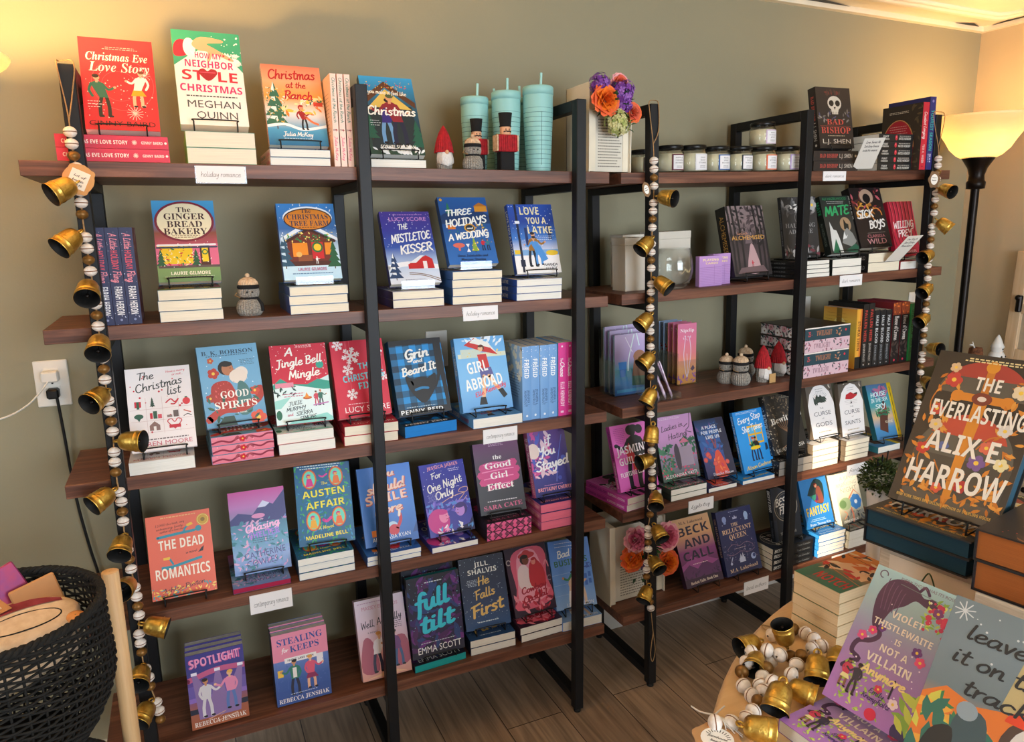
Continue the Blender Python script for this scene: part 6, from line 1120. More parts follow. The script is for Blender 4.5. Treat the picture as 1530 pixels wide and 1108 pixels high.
# right unit, top: a pile of black spines and upright books
def s_feast(a): a.bg('#14130f','#17161a'); a.T('FEAST',.2,.52,.26,'#d8d4cc','b',.16); a.T('FORBIDDEN',.2,.2,.22,'#d8d4cc','b',.2); a.E(.5,.5,.035,'#c02838',.36); a.E(.5,.6,.015,'#e86a78',.12); a.lines(.76,.64,.65,1,.34,'#a8a49c',2,h=.12); a.T('HATES NOBODY',.75,.2,.32,'#d8d4cc','b',.36)
z = ZT[0]; pa = on_y(FB, (1304, 253), .02); pa.y = .004; pb = Vector((1.0555, 0, 0)); ht = (on_y(FB, (1304, 198), .02).z-pa.z); TT = ht/5-.0005
NEW['feast'] = lambda: make_book('book', .13, pb.x-pa.x, TT, '#14130f', s_feast, '#14130f', 'white')
for i in range(5): add_book('feast', FB @ Tm(pb.x, .004+.001*(i % 2), z+(i+1)*(TT+.0005)) @ SPINE_FRONT, '%s of five black flat books with red dots on their spines' % ORD[5][i], group='flat black books with red dots on the right shelf top')
def b_red(a): a.bg('#3a2a1c','#3a2c20','#2f241a'); a.E(.42,.35,.4,'#a81428',.42,a0=0,a1=180,n=30); a.R(.02,.0,.82,.36,'#a81428'); a.O(.42,.36,.4,.02,'#c88a50',.42,a0=0,a1=180); a.lines(.42,.36,.68,10,.5,'#e0a8a0',3,h=.008); a.lines(.42,.88,.9,2,.6,'#d8c8b0',4,h=.008); a.leaves(20,['#5a4a30'],5,.7,0,1,1,.06)
def s_red(a): a.bg('#c01e34','#cc2238'); a.T('Cruelest Longing',.34,.3,.45,'#f0d8d4','h',.4,wt=1.2); a.T('TESS K. WEIER',.76,.3,.35,'#f0d8d4','s',.28); a.E(.95,.5,.01,'#40101a')
def s_tour(a): a.bg('#2a2a6c','#2c2c74'); a.T('TOURIST SEASON',.46,.28,.5,'#3ab0a8','b',.56); a.lines(.84,.5,.51,1,.12,'#c8c4e0',2,h=.2); a.E(.06,.5,.02,'#8a80b8'); a.T('BRYNNE W.',.84,.2,.2,'#c8c4e0','s',.12)
def upright(F, ti, key, x0, x1, ybot, ytop, y, depth, label, front, spine, back, pages='white', hard=False, group=None):
    if isinstance(x0, tuple): a, b_, pm = Vector((x0[0], 0, 0)), Vector((x0[1], 0, 0)), x1
    else: a = on_y(F, (x0, ybot), y); b_ = on_y(F, (x1, ybot), y); pm = (x0+x1)/2
    H = on_y(F, (pm, ytop), y).z-on_y(F, (pm, ybot), y).z
    NEW[key] = lambda: make_book('book', depth, H, b_.x-a.x-.0004, front, spine, back, pages, None, None, hard)
    return add_book(key, F @ Tm(b_.x, y, ZT[ti]+.0003) @ UPRIGHT, label, group=group)
upright(FB, 0, 'redspine', (1.0575, 1.0870), 1385, 253, 152, -.022, .15, 'red-spined book standing on the shelf top, dark arch on its side', '#3a2a1c', s_red, b_red, 'white', True)
upright(FB, 0, 'tourist', (1.0880, 1.1170), 1396, 252.5, 143.5, -.023, .155, 'purple-spined book with turquoise title at the right end of the shelf top', '#2a2a6c', s_tour, '#23235c', 'white', True)
# right unit, third shelf: spine-out run beside the floral pile
SPF = [('yellow', 1277.5, 1285, 554, 465, 'yellow-covered book standing left of the black spines', '#2a1c10', None), ]
def s_dark(title, c, c2, bgc='#141214'):
    def f(a): a.bg(bgc); a.T(title,.34,.28,.45,c,'b',.5); a.T('JEANINE FROST',.76,.3,.35,c2,'s',.28); a.E(.95,.5,.012,c2)
    return f
def s_yel(a): a.bg('#d8a030','#e8a83c','#c85a28'); a.T('STORM SIREN',.45,.28,.45,'#4a1c10','b',.5); a.R(.8,0,1,1,'#181410')
def b_yel(a): a.bg('#e8902c','#f0c84a','#f4d860','#e8a040'); a.E(.5,.7,.2,'#f8ea9a'); a.R(.4,.6,.56,1,'#8a6a2a'); a.lines(.4,.2,.9,14,.7,'#b87a2a',3,h=.006)
upright(FB, 2, 'storm', 1275.5, 1283.3, 554, 466, .02, .14, 'yellow-covered book standing left of the black spines', '#e8902c', s_yel, b_yel)
for i, (x0, x1, yb, yt) in enumerate(((1285, 1293, 553, 458.5), (1293.3, 1301.3, 552, 457.5))): upright(FB, 2, 'redtitle%d' % i, x0, x1, yb, yt, .016, .15, '%s of two tall black spines with red titles' % ('left', 'right')[i], '#141214', s_dark('FALLEN HEIR', '#c03a34', '#c8c0b8'), '#141214', 'white', True, 'tall black books with red titles')
for i, (x0, x1, yb, yt) in enumerate(((1302, 1310, 549.5, 466.5), (1310.5, 1318.5, 548, 466), (1319, 1327.5, 546.5, 465.5))): upright(FB, 2, 'moon%d' % i, x0, x1, yb, yt, .016, .14, '%s of three black spines with white crescent titles' % ('left', 'middle', 'right')[i], '#15151a', s_dark('HALF BLOOD', '#c8ccd0', '#9aa0a8', '#15161a'), '#15161a', 'white', False, 'black books with white crescent titles')
def s_crown(a): a.bg('#1c1413'); a.R(0,0,.2,1,'#8a3c1c'); a.leaves(12,['#d87030','#6a2a18'],4,0,0,.2,1,.03); a.T('House of Crowns',.42,.28,.5,'#d8ccc4','r',.4); a.leaves(10,['#4a3a34'],3,.6,0,.9,1,.05); a.E(.95,.5,.02,'#c03048')
for i, (x0, x1, yb, yt) in enumerate(((1329, 1340.5, 545.5, 456), (1341.5, 1353, 544.5, 456))): upright(FB, 2, 'crown%d' % i, x0, x1, yb, yt, .016, .15, '%s of two brown-black spines with orange heads' % ('left', 'right')[i], '#3a1c14', s_crown, '#7a1c24', 'wine', False, 'brown-black books with orange heads')
def s_green(a): a.bg('#3aa458','#44b062'); a.T('OPEN WILD',.3,.28,.5,'#1a4a2a','b',.4); a.E(.52,.5,.02,'#1a4a2a'); a.T('RIVER HART',.75,.28,.45,'#1a4a2a','s',.3)
for i, (x0, x1, yb, yt) in enumerate(((1355, 1363, 543, 459), (1363.5, 1370, 542, 459))): upright(FB, 2, 'green%d' % i, x0, x1, yb, yt, .016, .13, '%s of two green spines at the end of the row' % ('left', 'right')[i], '#3aa458', s_green, '#2f9a50', 'white', False, 'green books at the end of the row')
# the pile of four books with flower-printed edges
def flor(a): a.bg('#d8ccc8'); a.leaves(90,['#1f3a3c','#3a4a48','#8a5a64'],3,0,0,1,1,.04); [a.flower(.08+.15*i,.3+.4*(i % 2),.055,('#f2ece6','#d8a0a8')[i % 2],'#8a6a50',7) for i in range(7)]; a.dots(12,'#c83040',4,0,0,1,1,.012)
def s_flo1(a): a.bg('#1c3f4c'); a.T('25 - ',.12,.3,.4,'#c84a50','b',.1); a.T('TWILIGHT',.42,.3,.42,'#b8744c','r',.34); a.leaves(6,['#b8744c','#c89a7a'],3,.66,.2,.82,.8,.03); a.E(.9,.55,.02,'#d82c40'); a.R(0,.9,1,1,'#e8e0da'); 
def s_flo2(a): a.bg('#d4b4c0'); a.leaves(40,['#2a3a44','#4a4a50','#a85a70'],6,0,0,1,1,.03); a.R(.16,.28,.6,.72,'#d4b4c0'); a.T('TWILIGHT',.38,.32,.38,'#8a6474','r',.36)
pa = on_z(FB, (1200.6, 566), ZT[2]); pa.y = clamp(pa.y, .004, .03); pb = on_y(FB, (1266.5, 556), pa.y); L_ = pb.x-pa.x; ht = on_y(FB, (1201, 491.5), pa.y).z-pa.z; TT = ht/4-.0005
for i in range(4):
    k = 'flo%d' % (i % 2); NEW[k] = (lambda sp: lambda: make_book('book', .2, L_, TT, '#3a2c26', sp, '#3a2c26', 'cream', None, flor, True))((s_flo2, s_flo1)[i % 2])
    add_book(k, FB @ Tm(pb.x, pa.y, ZT[2]+(i+1)*(TT+.0005)) @ SPINE_FRONT, '%s of four flat books with floral page edges, %s spine' % (ORD[4][i], ('pink', 'dark teal')[i % 2]), group='flat books with floral page edges')

# ---------------------------------------------------------------- shelf cards
def card(F, ti, tl, br, text, label, w2=None, edge=False):
    y = -.0022; a = on_y(F, (tl[0], (tl[1]+br[1])/2), y); b_ = on_y(F, (br[0], (tl[1]+br[1])/2), y); zt = on_y(F, ((tl[0]+br[0])/2, tl[1]), y).z; zb = on_y(F, ((tl[0]+br[0])/2, br[1]), y).z
    zt = min(zt, ZT[ti]-.001); W, H = b_.x-a.x, zt-zb; A = Art(W, H); A.bg('#e8e6e8'); 
    if text: A.T(text, .5, .36, .3, '#2a2a2e', 'h', .82, wt=.6)
    b = MB(); b.box(0, 0, 0, W, .0012, H, 0, lin('#e8e6e8')); A.emit(b, lambda x, z, k: (x, -k, z))
    r = empty('shelf_card', F @ Tm(a.x, y, zb), label, 'sign', 'small white cards on the shelf edges'); b.build('printed_card', PAPER, r)
    c = MB(); c.box(-.002, .0012, -.0015, W+.003, .0021, H); c.build('clear_sleeve', ACRYL, r)
card(FA, 0, (293, 248), (366, 273), 'holiday romance', 'white holiday romance card under the flat white-paged books on the top shelf')
card(FA, 1, (692, 457), (744, 478), 'holiday romance', 'white card on the second shelf edge under the tallest pile')
card(FA, 2, (722, 639), (773, 660), 'contemporary romance', 'white card on the third shelf edge under the red umbrella book')
card(FA, 3, (373, 884), (437, 912), 'contemporary romance', 'white card on the fourth shelf edge under the misty mountains book')
card(FB, 0, (1230, 254), (1264, 270), 'dark romance', 'white card under the skull cover book on the right shelf top')
card(FB, 1, (1255, 409), (1288, 427), 'dark romance', 'white card on the right second shelf under the moonlit wolf book')
card(FB, 3, (1029, 745), (1066, 763), 'lgbtq+', 'white card under the piles between rose lady and glowing lights')
card(FB, 3, (1266, 692), (1297, 708), 'fantasy', 'white card under the coffin-shaped covers in the sunlight')
card(FB, 4, (1112, 865), (1148, 884), 'local authors', 'white card under the navy copper-title book on the bottom shelf')
card(FB, 4, (1243, 826), (1277, 844), '', 'blank white card on the bottom shelf edge under the yellow-title pile')
def leaning_card(F, ti, pts, y0, label, lines):
    """a card propped on its short edge: the turn and tilt whose corners meet the photo's"""
    bl = on_y(F, pts[0], y0); best = None
    def px(p): d = F @ p-CAM; z = d.dot(CF); return IMG_W/2+FPX*d.dot(CR)/z, IMG_H/2-FPX*d.dot(CU)/z
    for ph in range(-80, 81, 4):
        w = Vector((math.cos(R(ph)), math.sin(R(ph)), 0)); n0 = Vector((-w.y, w.x, 0))
        for W10 in range(20, 72, 3):
            W = W10/1000; e1 = math.dist(px(bl+w*W), pts[1])
            if e1 > 4 or (best and e1 > best[0]): continue
            for th in range(-60, 61, 5):
                u = n0*math.sin(R(th))+Vector((0, 0, math.cos(R(th))))
                for H10 in range(60, 130, 6):
                    e = e1+.6*math.dist(px(bl+u*H10/1000), pts[2])+abs(H10/W10-1.9)*2
                    if best is None or e < best[0]: best = (e, w, u, W, H10/1000)
    e, w, u, W, H = best; n = w.cross(u)
    A = Art(W, H); A.bg('#e6e2da')
    for i, t in enumerate(lines): A.T(t, .5, .84-.13*i, .075, '#2a2628', 'h', .7, wt=1.2)
    b = MB(); b.box(0, -.0004, 0, W, .0004, H, 0, lin('#e6e2da')); A.emit(b, lambda x, z, k: (x, -k-.0004, z))
    M = F @ Matrix(((w.x, -n.x, u.x, bl.x), (w.y, -n.y, u.y, bl.y), (w.z, -n.z, u.z, bl.z), (0, 0, 0, 1)))
    o = b.build('info_card', PAPER, None, M); tag(o, label, 'card')
leaning_card(FB, 0, ((1273, 252.5), (1303, 252.5), (1292, 207)), .012, 'white leaning card in front of the black flat books with red dots', ('Love Series No', 'Dark Bishop Romance', 'inside this romance'))
leaning_card(FB, 1, ((1322, 390.6), (1344, 390), (1357.5, 354)), .0, 'white leaning card in front of the crimson book', ('Love Story for', 'Dark Bishop', 'Readers'))

# ---------------------------------------------------------------- ornaments made of folded book pages
PGREY = mat('folded_page_paper', '#a8a298', 0.9, color2='#5e5a54', scale=220, stretch=(1, 1, 5))
PCREAM = mat('folded_page_cream', '#d8bfa0', 0.9, color2='#b89a7c', scale=160)
RED = mat('red_painted_paper', '#b01420', 0.8, color2='#8a0e18', scale=120)
BEARD = mat('white_wool_beard', '#e8e4e0', 0.95, color2='#cfc9c4', scale=200, stretch=(6, 6, 1), bump=.6, bscale=300)
BLKF = mat('black_felt', '#141416', 0.9, bump=.3, bscale=500)
SKIN = mat('wooden_nose', '#d8a27c', 0.6)
def fins(n): return lambda a, i: 1+.035*(1 if int(a*n/math.pi+.01) % 2 else -1)
def snowman(M, h, label):
    r = empty('paper_snowman', M, label, 'ornament', 'folded page snowmen'); k = h/.11
    def L(p): return [(a*k, b*k) for a, b in p]
    MB().lathe(L([(.001, 0), (.026, 0), (.032, .008), (.034, .02), (.031, .034), (.024, .044), (.021, .047)]), 56, 0, rfun=fins(28), smooth=False).build('body', PGREY, r)
    MB().lathe(L([(.02, .046), (.025, .053), (.027, .062), (.026, .07), (.022, .077)]), 56, 0, rfun=fins(28), smooth=False).build('face', PGREY, r)
    MB().lathe(L([(.0265, .072), (.0285, .075), (.0285, .08), (.0265, .083)]), 32, 0).build('hat_band', BLKF, r)
    MB().lathe(L([(.026, .08), (.0245, .089), (.019, .097), (.01, .102), (.001, .103)]), 56, 0, rfun=fins(28), smooth=False).build('cap', PCREAM, r)
    MB().ball((0, 0, .107*k), .0065*k, 10).build('pompom', PCREAM, r)
    b = MB()
    for x in (-.006, .007): b.ball((x*k, -.0265*k, .064*k), .0026*k, 8)
    b.build('button_eye', BLACK, r)
    b = MB(); b.lathe(L([(.0215, .042), (.0245, .045), (.0245, .049), (.0215, .052)]), 24, 0); b.tube([(.02*k, -.012*k, .046*k), (.03*k, -.02*k, .03*k), (.031*k, -.019*k, .012*k)], .0045*k, 6); b.build('scarf', BLKF, r)
    MB().tube([(-.03*k, 0, .062*k), (-.036*k, -.004*k, .055*k), (-.024*k, -.016*k, .05*k)], .0012, 5).build('twine', TWINE, r)
    return r
def gnome(M, h, label, price=False):
    r = empty('paper_gnome', M, label, 'ornament', 'folded page gnomes'); k = h/.085
    MB().lathe([(.001, 0), (.014*k, 0), (.016*k, .012*k), (.015*k, .03*k), (.012*k, .04*k)], 40, 0, rfun=fins(20), smooth=False).build('body', PGREY, r)
    MB().lathe([(.019*k, .033*k), (.0185*k, .036*k), (.0155*k, .052*k), (.0095*k, .07*k), (.004*k, .08*k), (.0005, .085*k)], 48, 0, rfun=fins(24), smooth=False).build('hat', RED, r)
    b = MB()
    g = random.Random(label)
    for i in range(26):
        a = -math.pi*.9+math.pi*.8*i/25; x0, y0 = .0125*k*math.cos(a), .0145*k*math.sin(a)
        b.tube(crom([(x0, y0, .035*k), (x0*1.25, y0*1.3, .022*k), (x0*1.15+g.uniform(-.002, .002), y0*1.35, .006*k+abs(x0)*.5)], 3), [.0028*k]*6+[.001*k], 5)
    b.build('beard', BEARD, r)
    MB().ball((0, -.0185*k, .033*k), .0042*k, 10).build('nose', SKIN, r)
    if price:
        b = MB(); A = Art(.018*k, .021*k); A.bg('#b8905c'); A.T('25', .5, .4, .3, '#2a1c10', 'h', .5, wt=1.4); t = .0015
        b.box(0, 0, 0, .018*k, t, .021*k, 0, lin('#b8905c')); A.emit(b, lambda x, z, q: (x, -q, z)); o = b.build('price_tag', PAPER, r); o.location = (-.002*k, -.024*k, 0.0005)
    return r
def nutcracker(M, h, label):
    r = empty('paper_nutcracker', M, label, 'ornament', 'folded page nutcrackers'); k = h/.125
    MB().bbox(-.017*k, -.012*k, 0, .017*k, .012*k, .042*k, .002).build('trousers', BLKF, r)
    b = MB(); b.bbox(-.023*k, -.015*k, .0415*k, .023*k, .013*k, .078*k, .002)
    for i in range(9): b.box((-.022+.0052*i)*k, -.0162*k, .043*k, (-.0195+.0052*i)*k, -.0148*k, .0765*k)
    b.build('jacket', RED, r)
    for s in (-1, 1): MB().box(s*.0232*k, -.014*k, .043*k, s*.0262*k, .012*k, .077*k).build('page_edge', PCREAM, r)
    f = MB().lathe([(.011*k, .077*k), (.0125*k, .081*k), (.0125*k, .093*k), (.011*k, .096*k)], 24).build('face', SKIN, r)
    b = MB()
    for x in (-.004, .004): b.ball((x*k, -.012*k, .0895*k), .0014*k, 8)
    b.build('eye', BLACK, f)
    MB().tube(crom([(-.009*k, -.0105*k, .084*k), (-.003*k, -.0135*k, .0855*k), (0, -.0135*k, .084*k), (.003*k, -.0135*k, .0855*k), (.009*k, -.0105*k, .084*k)], 3), .0012*k, 6).build('moustache', BLACK, f)
    MB().lathe([(.001, .0955*k), (.0135*k, .0955*k), (.0135*k, .098*k), (.0125*k, .0985*k), (.0155*k, .125*k), (.001, .125*k)], 20).build('hat', BLKF, r)
    MB().tube([(-.024*k, -.002*k, .077*k), (.024*k, -.002*k, .077*k)], .003*k, 6).build('epaulette', mat('gold_braid', '#b08a40', .5, .6), r)
    return r
def stand(F, ti, px, ybase, ytop, y):
    """matrix and height of an upright thing whose foot and head rows are known"""
    a = on_y(F, (px, ybase), y); t = on_y(F, (px, ytop), y); return F @ Tm(a.x, y, ZT[ti]+.0003), t.z-a.z
M, h = stand(FA, 0, 664, 251, 184, .05); gnome(M, h, 'red-hatted paper gnome on the top left shelf beside a paper snowman')
M, h = stand(FA, 0, 707, 252, 199, .045); snowman(M, h, 'paper snowman on the top left shelf in front of a nutcracker')
M, h = stand(FA, 0, 713, 250, 170, .10); nutcracker(M, h, 'paper nutcracker behind the snowman on the top left shelf')
M, h = stand(FA, 0, 756, 253, 166, .045); nutcracker(M, h, 'paper nutcracker in red jacket in front of the middle tumbler')
M, h = stand(FA, 1, 374.5, 472, 411, .05); snowman(M, h, 'paper snowman with cream cap between the bakery and cabin books')
for px, yb, yt, y, l in ((1085, 568, 525, .10, 'leftmost paper snowman on the right third shelf'), (1106, 578, 533, .055, 'front paper snowman beside the price-tagged gnome'), (1113, 565, 521, .15, 'rear paper snowman with dark cap on the right third shelf')):
    M, h = stand(FB, 2, px, yb, yt, y); snowman(M, h, l)
M, h = stand(FB, 2, 1139, 572, 518, .05); gnome(M, h, 'red-hatted paper gnome with a tan price tag in front', True)
M, h = stand(FB, 2, 1161.5, 566, 515, .09); gnome(M, h, 'red-hatted paper gnome just right of the price-tagged one')

# ---------------------------------------------------------------- tumblers with straws
TEAL = mat('pale_teal_plastic', '#8fc4c0', .45, var=.03); TEALD = mat('dark_printed_line', '#3f6e70', .5); STRAWM = mat('pale_teal_straw', '#a4d6d2', .35, var=.02)
def tumbler(M, h, rt, straw, label):
    r = empty('tumbler', M, label, 'tumbler', 'pale teal tumblers with straws'); rb = rt*.82; prof = [(.001, 0), (rb*.96, 0, 0), (rb, .004, 0)]; z = .012; i = 0; H = h
    while z < H*.7:
        rr = rb+(rt-rb)*z/(H*.7); prof += [(rr, z, 1), (rr, z+.0011, 0)]; z += .0118 if i % 4 else .011; i += 1
    prof += [(rt, H*.72, 0), (rt, H*.745, 1), (rt, H*.748, 0), (rt*1.0, H*.9, 0)]
    b = MB(); b.lathe([(p[0], p[1], p[2] if len(p) > 2 else 0) for p in prof], 36)
    a0 = .9
    for s in (a0+3.6,): 
        pts = []
        for zz in (.02, H*.35, H*.7): rr = rb+(rt-rb)*min(1, zz/(H*.7))+.0003; pts.append((rr*math.cos(s), rr*math.sin(s), zz))
        b.tube(pts, .0005, 4, 1)
    b.build('cup', [TEAL, TEALD], r)
    MB().lathe([(rt*1.0, H*.9), (rt*1.03, H*.9), (rt*1.03, H*.985), (rt*.97, H), (.006, H), (.006, H-.004)], 36).build('lid', TEAL, r)
    sx, lean_, top = straw; MB().tube([(sx*.6, 0, H*.5), (sx+lean_, 0, H+top)], .0034, 10).build('straw', STRAWM, r)
for px, yb, yt, y, wpx, st, l in ((711, 251, 137, .15, 38.7, (.004, .006, .036), 'leftmost pale teal tumbler, behind a nutcracker'), (757.5, 252, 130, .12, 40, (.002, .003, .035), 'middle front pale teal tumbler, behind the red-jacketed nutcracker'), (804.5, 254, 125, .09, 41, (.006, .004, .036), 'rightmost pale teal tumbler, nearest the front'), (742, 250, 139, .225, 36, (-.0, -.004, .036), 'rear pale teal tumbler between the left and middle ones'), (782, 251, 136, .19, 37, (-.006, -.004, .034), 'rear pale teal tumbler half hidden behind the rightmost one')):
    M, h = stand(FA, 0, px, yb, yt, y); a = on_y(FA, (px-wpx/2, yt), y); c = on_y(FA, (px+wpx/2, yt), y); tumbler(M, h, (c.x-a.x)/2*.98, st, l)

# ---------------------------------------------------------------- flowers in open books
def petal_rose(b, c, r, mi, seed=0, tilt=None):
    """a rose: whorls of cupped petals around a tight centre"""
    g = random.Random(seed); X = tilt or Matrix.Identity(3)
    for ring, (n, rad, op, sz) in enumerate(((3, .10, .15, .34), (4, .22, .4, .42), (5, .38, .75, .5), (6, .55, 1.1, .58))):
        for i in range(n):
            a = 2*math.pi*i/n+ring*.7+g.uniform(-.15, .15); vs = []
            for u in range(5):
                for v in range(4):
                    s = (u-2)/2; t = v/3; wv = sz*(.55+.6*math.sin(t*2.2))*s; out = rad*.4+t*sz*math.sin(op*.85); hh = t*sz*math.cos(op*.85)-.16*s*s*t+.3*(1-ring*.22)-.12*t*t*ring*.3
                    out -= .22*s*s*sz
                    p = Vector((out*math.cos(a)-wv*math.sin(a), out*math.sin(a)+wv*math.cos(a), hh))*r; vs.append(Vector(c)+X @ p)
            b.add(vs, [(u*4+v, u*4+v+1, u*4+v+5, u*4+v+4) for u in range(4) for v in range(3)], mi if ring < 3 else mi+1, None, True)
def florets(b, c, r, n, mi, seed, pet=.3, two=1):
    n = int(n*1.7); pet *= .72
    g = random.Random(seed)
    for _ in range(n):
        d = Vector((g.uniform(-1, 1), g.uniform(-1, .35), g.uniform(-.9, 1))).normalized(); p = Vector(c)+d*r*g.uniform(.62, 1.08); q = d.to_track_quat('Z', 'Y').to_matrix() @ Matrix.Rotation(g.uniform(0, 1.5), 3, 'Z')
        for k in range(4):
            a = k*math.pi/2; u = Vector((math.cos(a), math.sin(a), 0)); w = Vector((-math.sin(a), math.cos(a), 0)); s = r*pet
            b.add([p+q @ v for v in (u*0, u*s*.6+w*s*.45+Vector((0, 0, .1*s)), u*s*1.1+Vector((0, 0, .05*s)), u*s*.6-w*s*.45+Vector((0, 0, .1*s)))], [(0, 3, 2, 1)], mi+(_ % 2)*two, None, False)
def leaf_set(b, c, r, n, mi, seed):
    g = random.Random(seed)
    for _ in range(n):
        d = Vector((g.uniform(-1, 1), g.uniform(-1, .1), g.uniform(-1, 1))).normalized(); p = Vector(c)+d*r*.6; q = d.to_track_quat('Y', 'Z').to_matrix(); s = r*.6
        b.add([p+q @ Vector(v)*s for v in ((0, 0, 0), (.3, .4, .08), (0, 1, -.1), (-.3, .4, .08))], [(0, 1, 2, 3)], mi)
ORANGE = mat('orange_petals', '#f0801c', .7, color2='#e0601a', scale=40); ORANGE2 = mat('coral_petal_edge', '#f07038', .7, color2='#e05a30', scale=40)
PURPLE = mat('purple_petals', '#7a3a9a', .7, color2='#5a2478', scale=60); LILAC = mat('lilac_petals', '#a06ac0', .7, color2='#7a48a0', scale=60); CORAL = mat('coral_petals', '#d85040', .7, color2='#e07850', scale=40); PINKP = mat('pink_petals', '#e07890', .7, color2='#c85078', scale=40); PINK2 = mat('pale_pink_petal_edge', '#f0b0b0', .7, color2='#e08898', scale=40)
GREENH = mat('pale_green_florets', '#b8b872', .75, color2='#8a9a4a', scale=80); GREENP = mat('cream_florets', '#d8d4a0', .75, color2='#b4b070', scale=80); LEAF = mat('dark_green_leaf', '#2f5a28', .6, color2='#1c3a1c', scale=60); PGTEXT = None
def text_page(W, H, seed):
    A = Art(W, H); A.bg('#d8d2c4'); A.lines(.14, .06, .62, 17, .72, '#6a655c', seed, 'l', .012); return A
def flower_book(M, W, H, D_, label, flowers, leaves_):
    r = empty('flower_book', M, label, 'flower arrangement', 'old books holding silk flowers')
    # book standing open: left board and leaves seen edge on, text page facing front
    b = MB(); b.box(0, -.004, 0, .0025, D_, H, 0, lin('#e6dcc8')); b.box(W-.0025, 0, 0, W, D_*.8, H, 0, lin('#e6dcc8')); b.box(0, D_-.003, 0, W, D_, H, 0, lin('#d8cbb4')); b.build('cover', PAPER, r)
    p = MB(); p.box(.003, 0, .002, .022, D_-.004, H-.003); p.box(W-.02, .01, .002, W-.003, D_-.004, H-.003); p.build('page_block', PAGES['cream'], r)
    t = MB(); w0, w1 = .022, W-.004; t.box(w0, .012, .002, w1, .016, H-.01, 0, lin('#d8d2c4')); A = text_page(w1-w0, H-.012, 5); A.emit(t, lambda x, z, k: (x+w0, .012-k, z+.002)); t.build('text_page', PAPER, r)
    for name, fn, mats in flowers:
        b = MB(); fn(b); b.build(name, mats, r)
    b = MB(); leaves_(b); b.build('leaf', LEAF, r); return r
a = on_y(FA, (881, 257), .012); H_ = on_y(FA, (884, 122), .012).z-ZT[0]; W_ = on_y(FA, (945, 257), .012).x-a.x
def fpos(F, px, py, y, o): p = on_y(F, (px, py), y); return (p.x-o.x, y-o.y, p.z-o.z)
o = Vector((a.x, .02, ZT[0])); face = Matrix.Rotation(R(80), 3, 'X')
P_ = lambda px, py, y=-.015: fpos(FA, px, py, y, o)
flower_book(FA @ Tm(o.x, o.y, o.z+.0015), W_, H_, .12, 'open book with orange and purple silk flowers on the top left shelf', [
    ('orange_rose', lambda b: petal_rose(b, P_(902, 152, -.012), .054, 0, 1, face), [ORANGE, ORANGE2]), ('orange_rose', lambda b: petal_rose(b, P_(899, 134, .0), .034, 0, 4, face), [ORANGE, ORANGE2]), ('purple_bloom', lambda b: florets(b, P_(896, 126, .0), .026, 60, 0, 2, .4), [PURPLE, LILAC]), ('lilac_bloom', lambda b: florets(b, P_(929, 140, -.01), .033, 90, 0, 3, .38), [LILAC, PURPLE]), ('purple_bloom', lambda b: florets(b, P_(930, 158, -.012), .024, 50, 0, 9, .42), [PURPLE, LILAC]), ('coral_rose', lambda b: petal_rose(b, P_(943, 170, -.012), .036, 0, 5, face), [CORAL, ORANGE2]), ('coral_rose', lambda b: petal_rose(b, P_(924, 127, .012), .036, 0, 6, face), [CORAL, PINK2]), ('green_hydrangea', lambda b: florets(b, P_(922, 184, -.012), .034, 110, 0, 7, .34), [GREENH, GREENP])],
    lambda b: (leaf_set(b, P_(916, 160, .0), .05, 22, 0, 3), leaf_set(b, P_(932, 190, -.005), .03, 10, 0, 8)))
a = on_z(FB, (911, 901), ZT[4]); a.y = .075; a = on_y(FB, (911, 901), .075); H_ = on_y(FB, (910, 781), a.y).z-a.z; H_ = min(H_, .265); W_ = on_y(FB, (993, 880), a.y).x-a.x; o2 = a
P2 = lambda px, py, y=.06: fpos(FB, px, py, y, o2)
flower_book(FB @ Tm(a.x, a.y, ZT[4]+.0003), W_, H_, .12, 'open book with pink and orange silk roses on the bottom right shelf', [
    ('orange_rose', lambda b: petal_rose(b, P2(942, 828), .056, 0, 11, face), [ORANGE, ORANGE2]), ('pink_rose', lambda b: petal_rose(b, P2(947, 800), .056, 0, 12, face), [PINKP, PINK2]), ('pink_rose', lambda b: petal_rose(b, P2(993, 795), .062, 0, 13, face), [PINKP, PINK2]), ('orange_rose', lambda b: petal_rose(b, P2(995, 834), .054, 0, 14, face), [ORANGE, ORANGE2]), ('purple_bloom', lambda b: florets(b, P2(965, 838), .022, 40, 0, 15, .4), [PURPLE, LILAC])], lambda b: (leaf_set(b, P2(966, 810), .045, 24, 0, 4), leaf_set(b, P2(955, 850), .035, 12, 0, 5)))

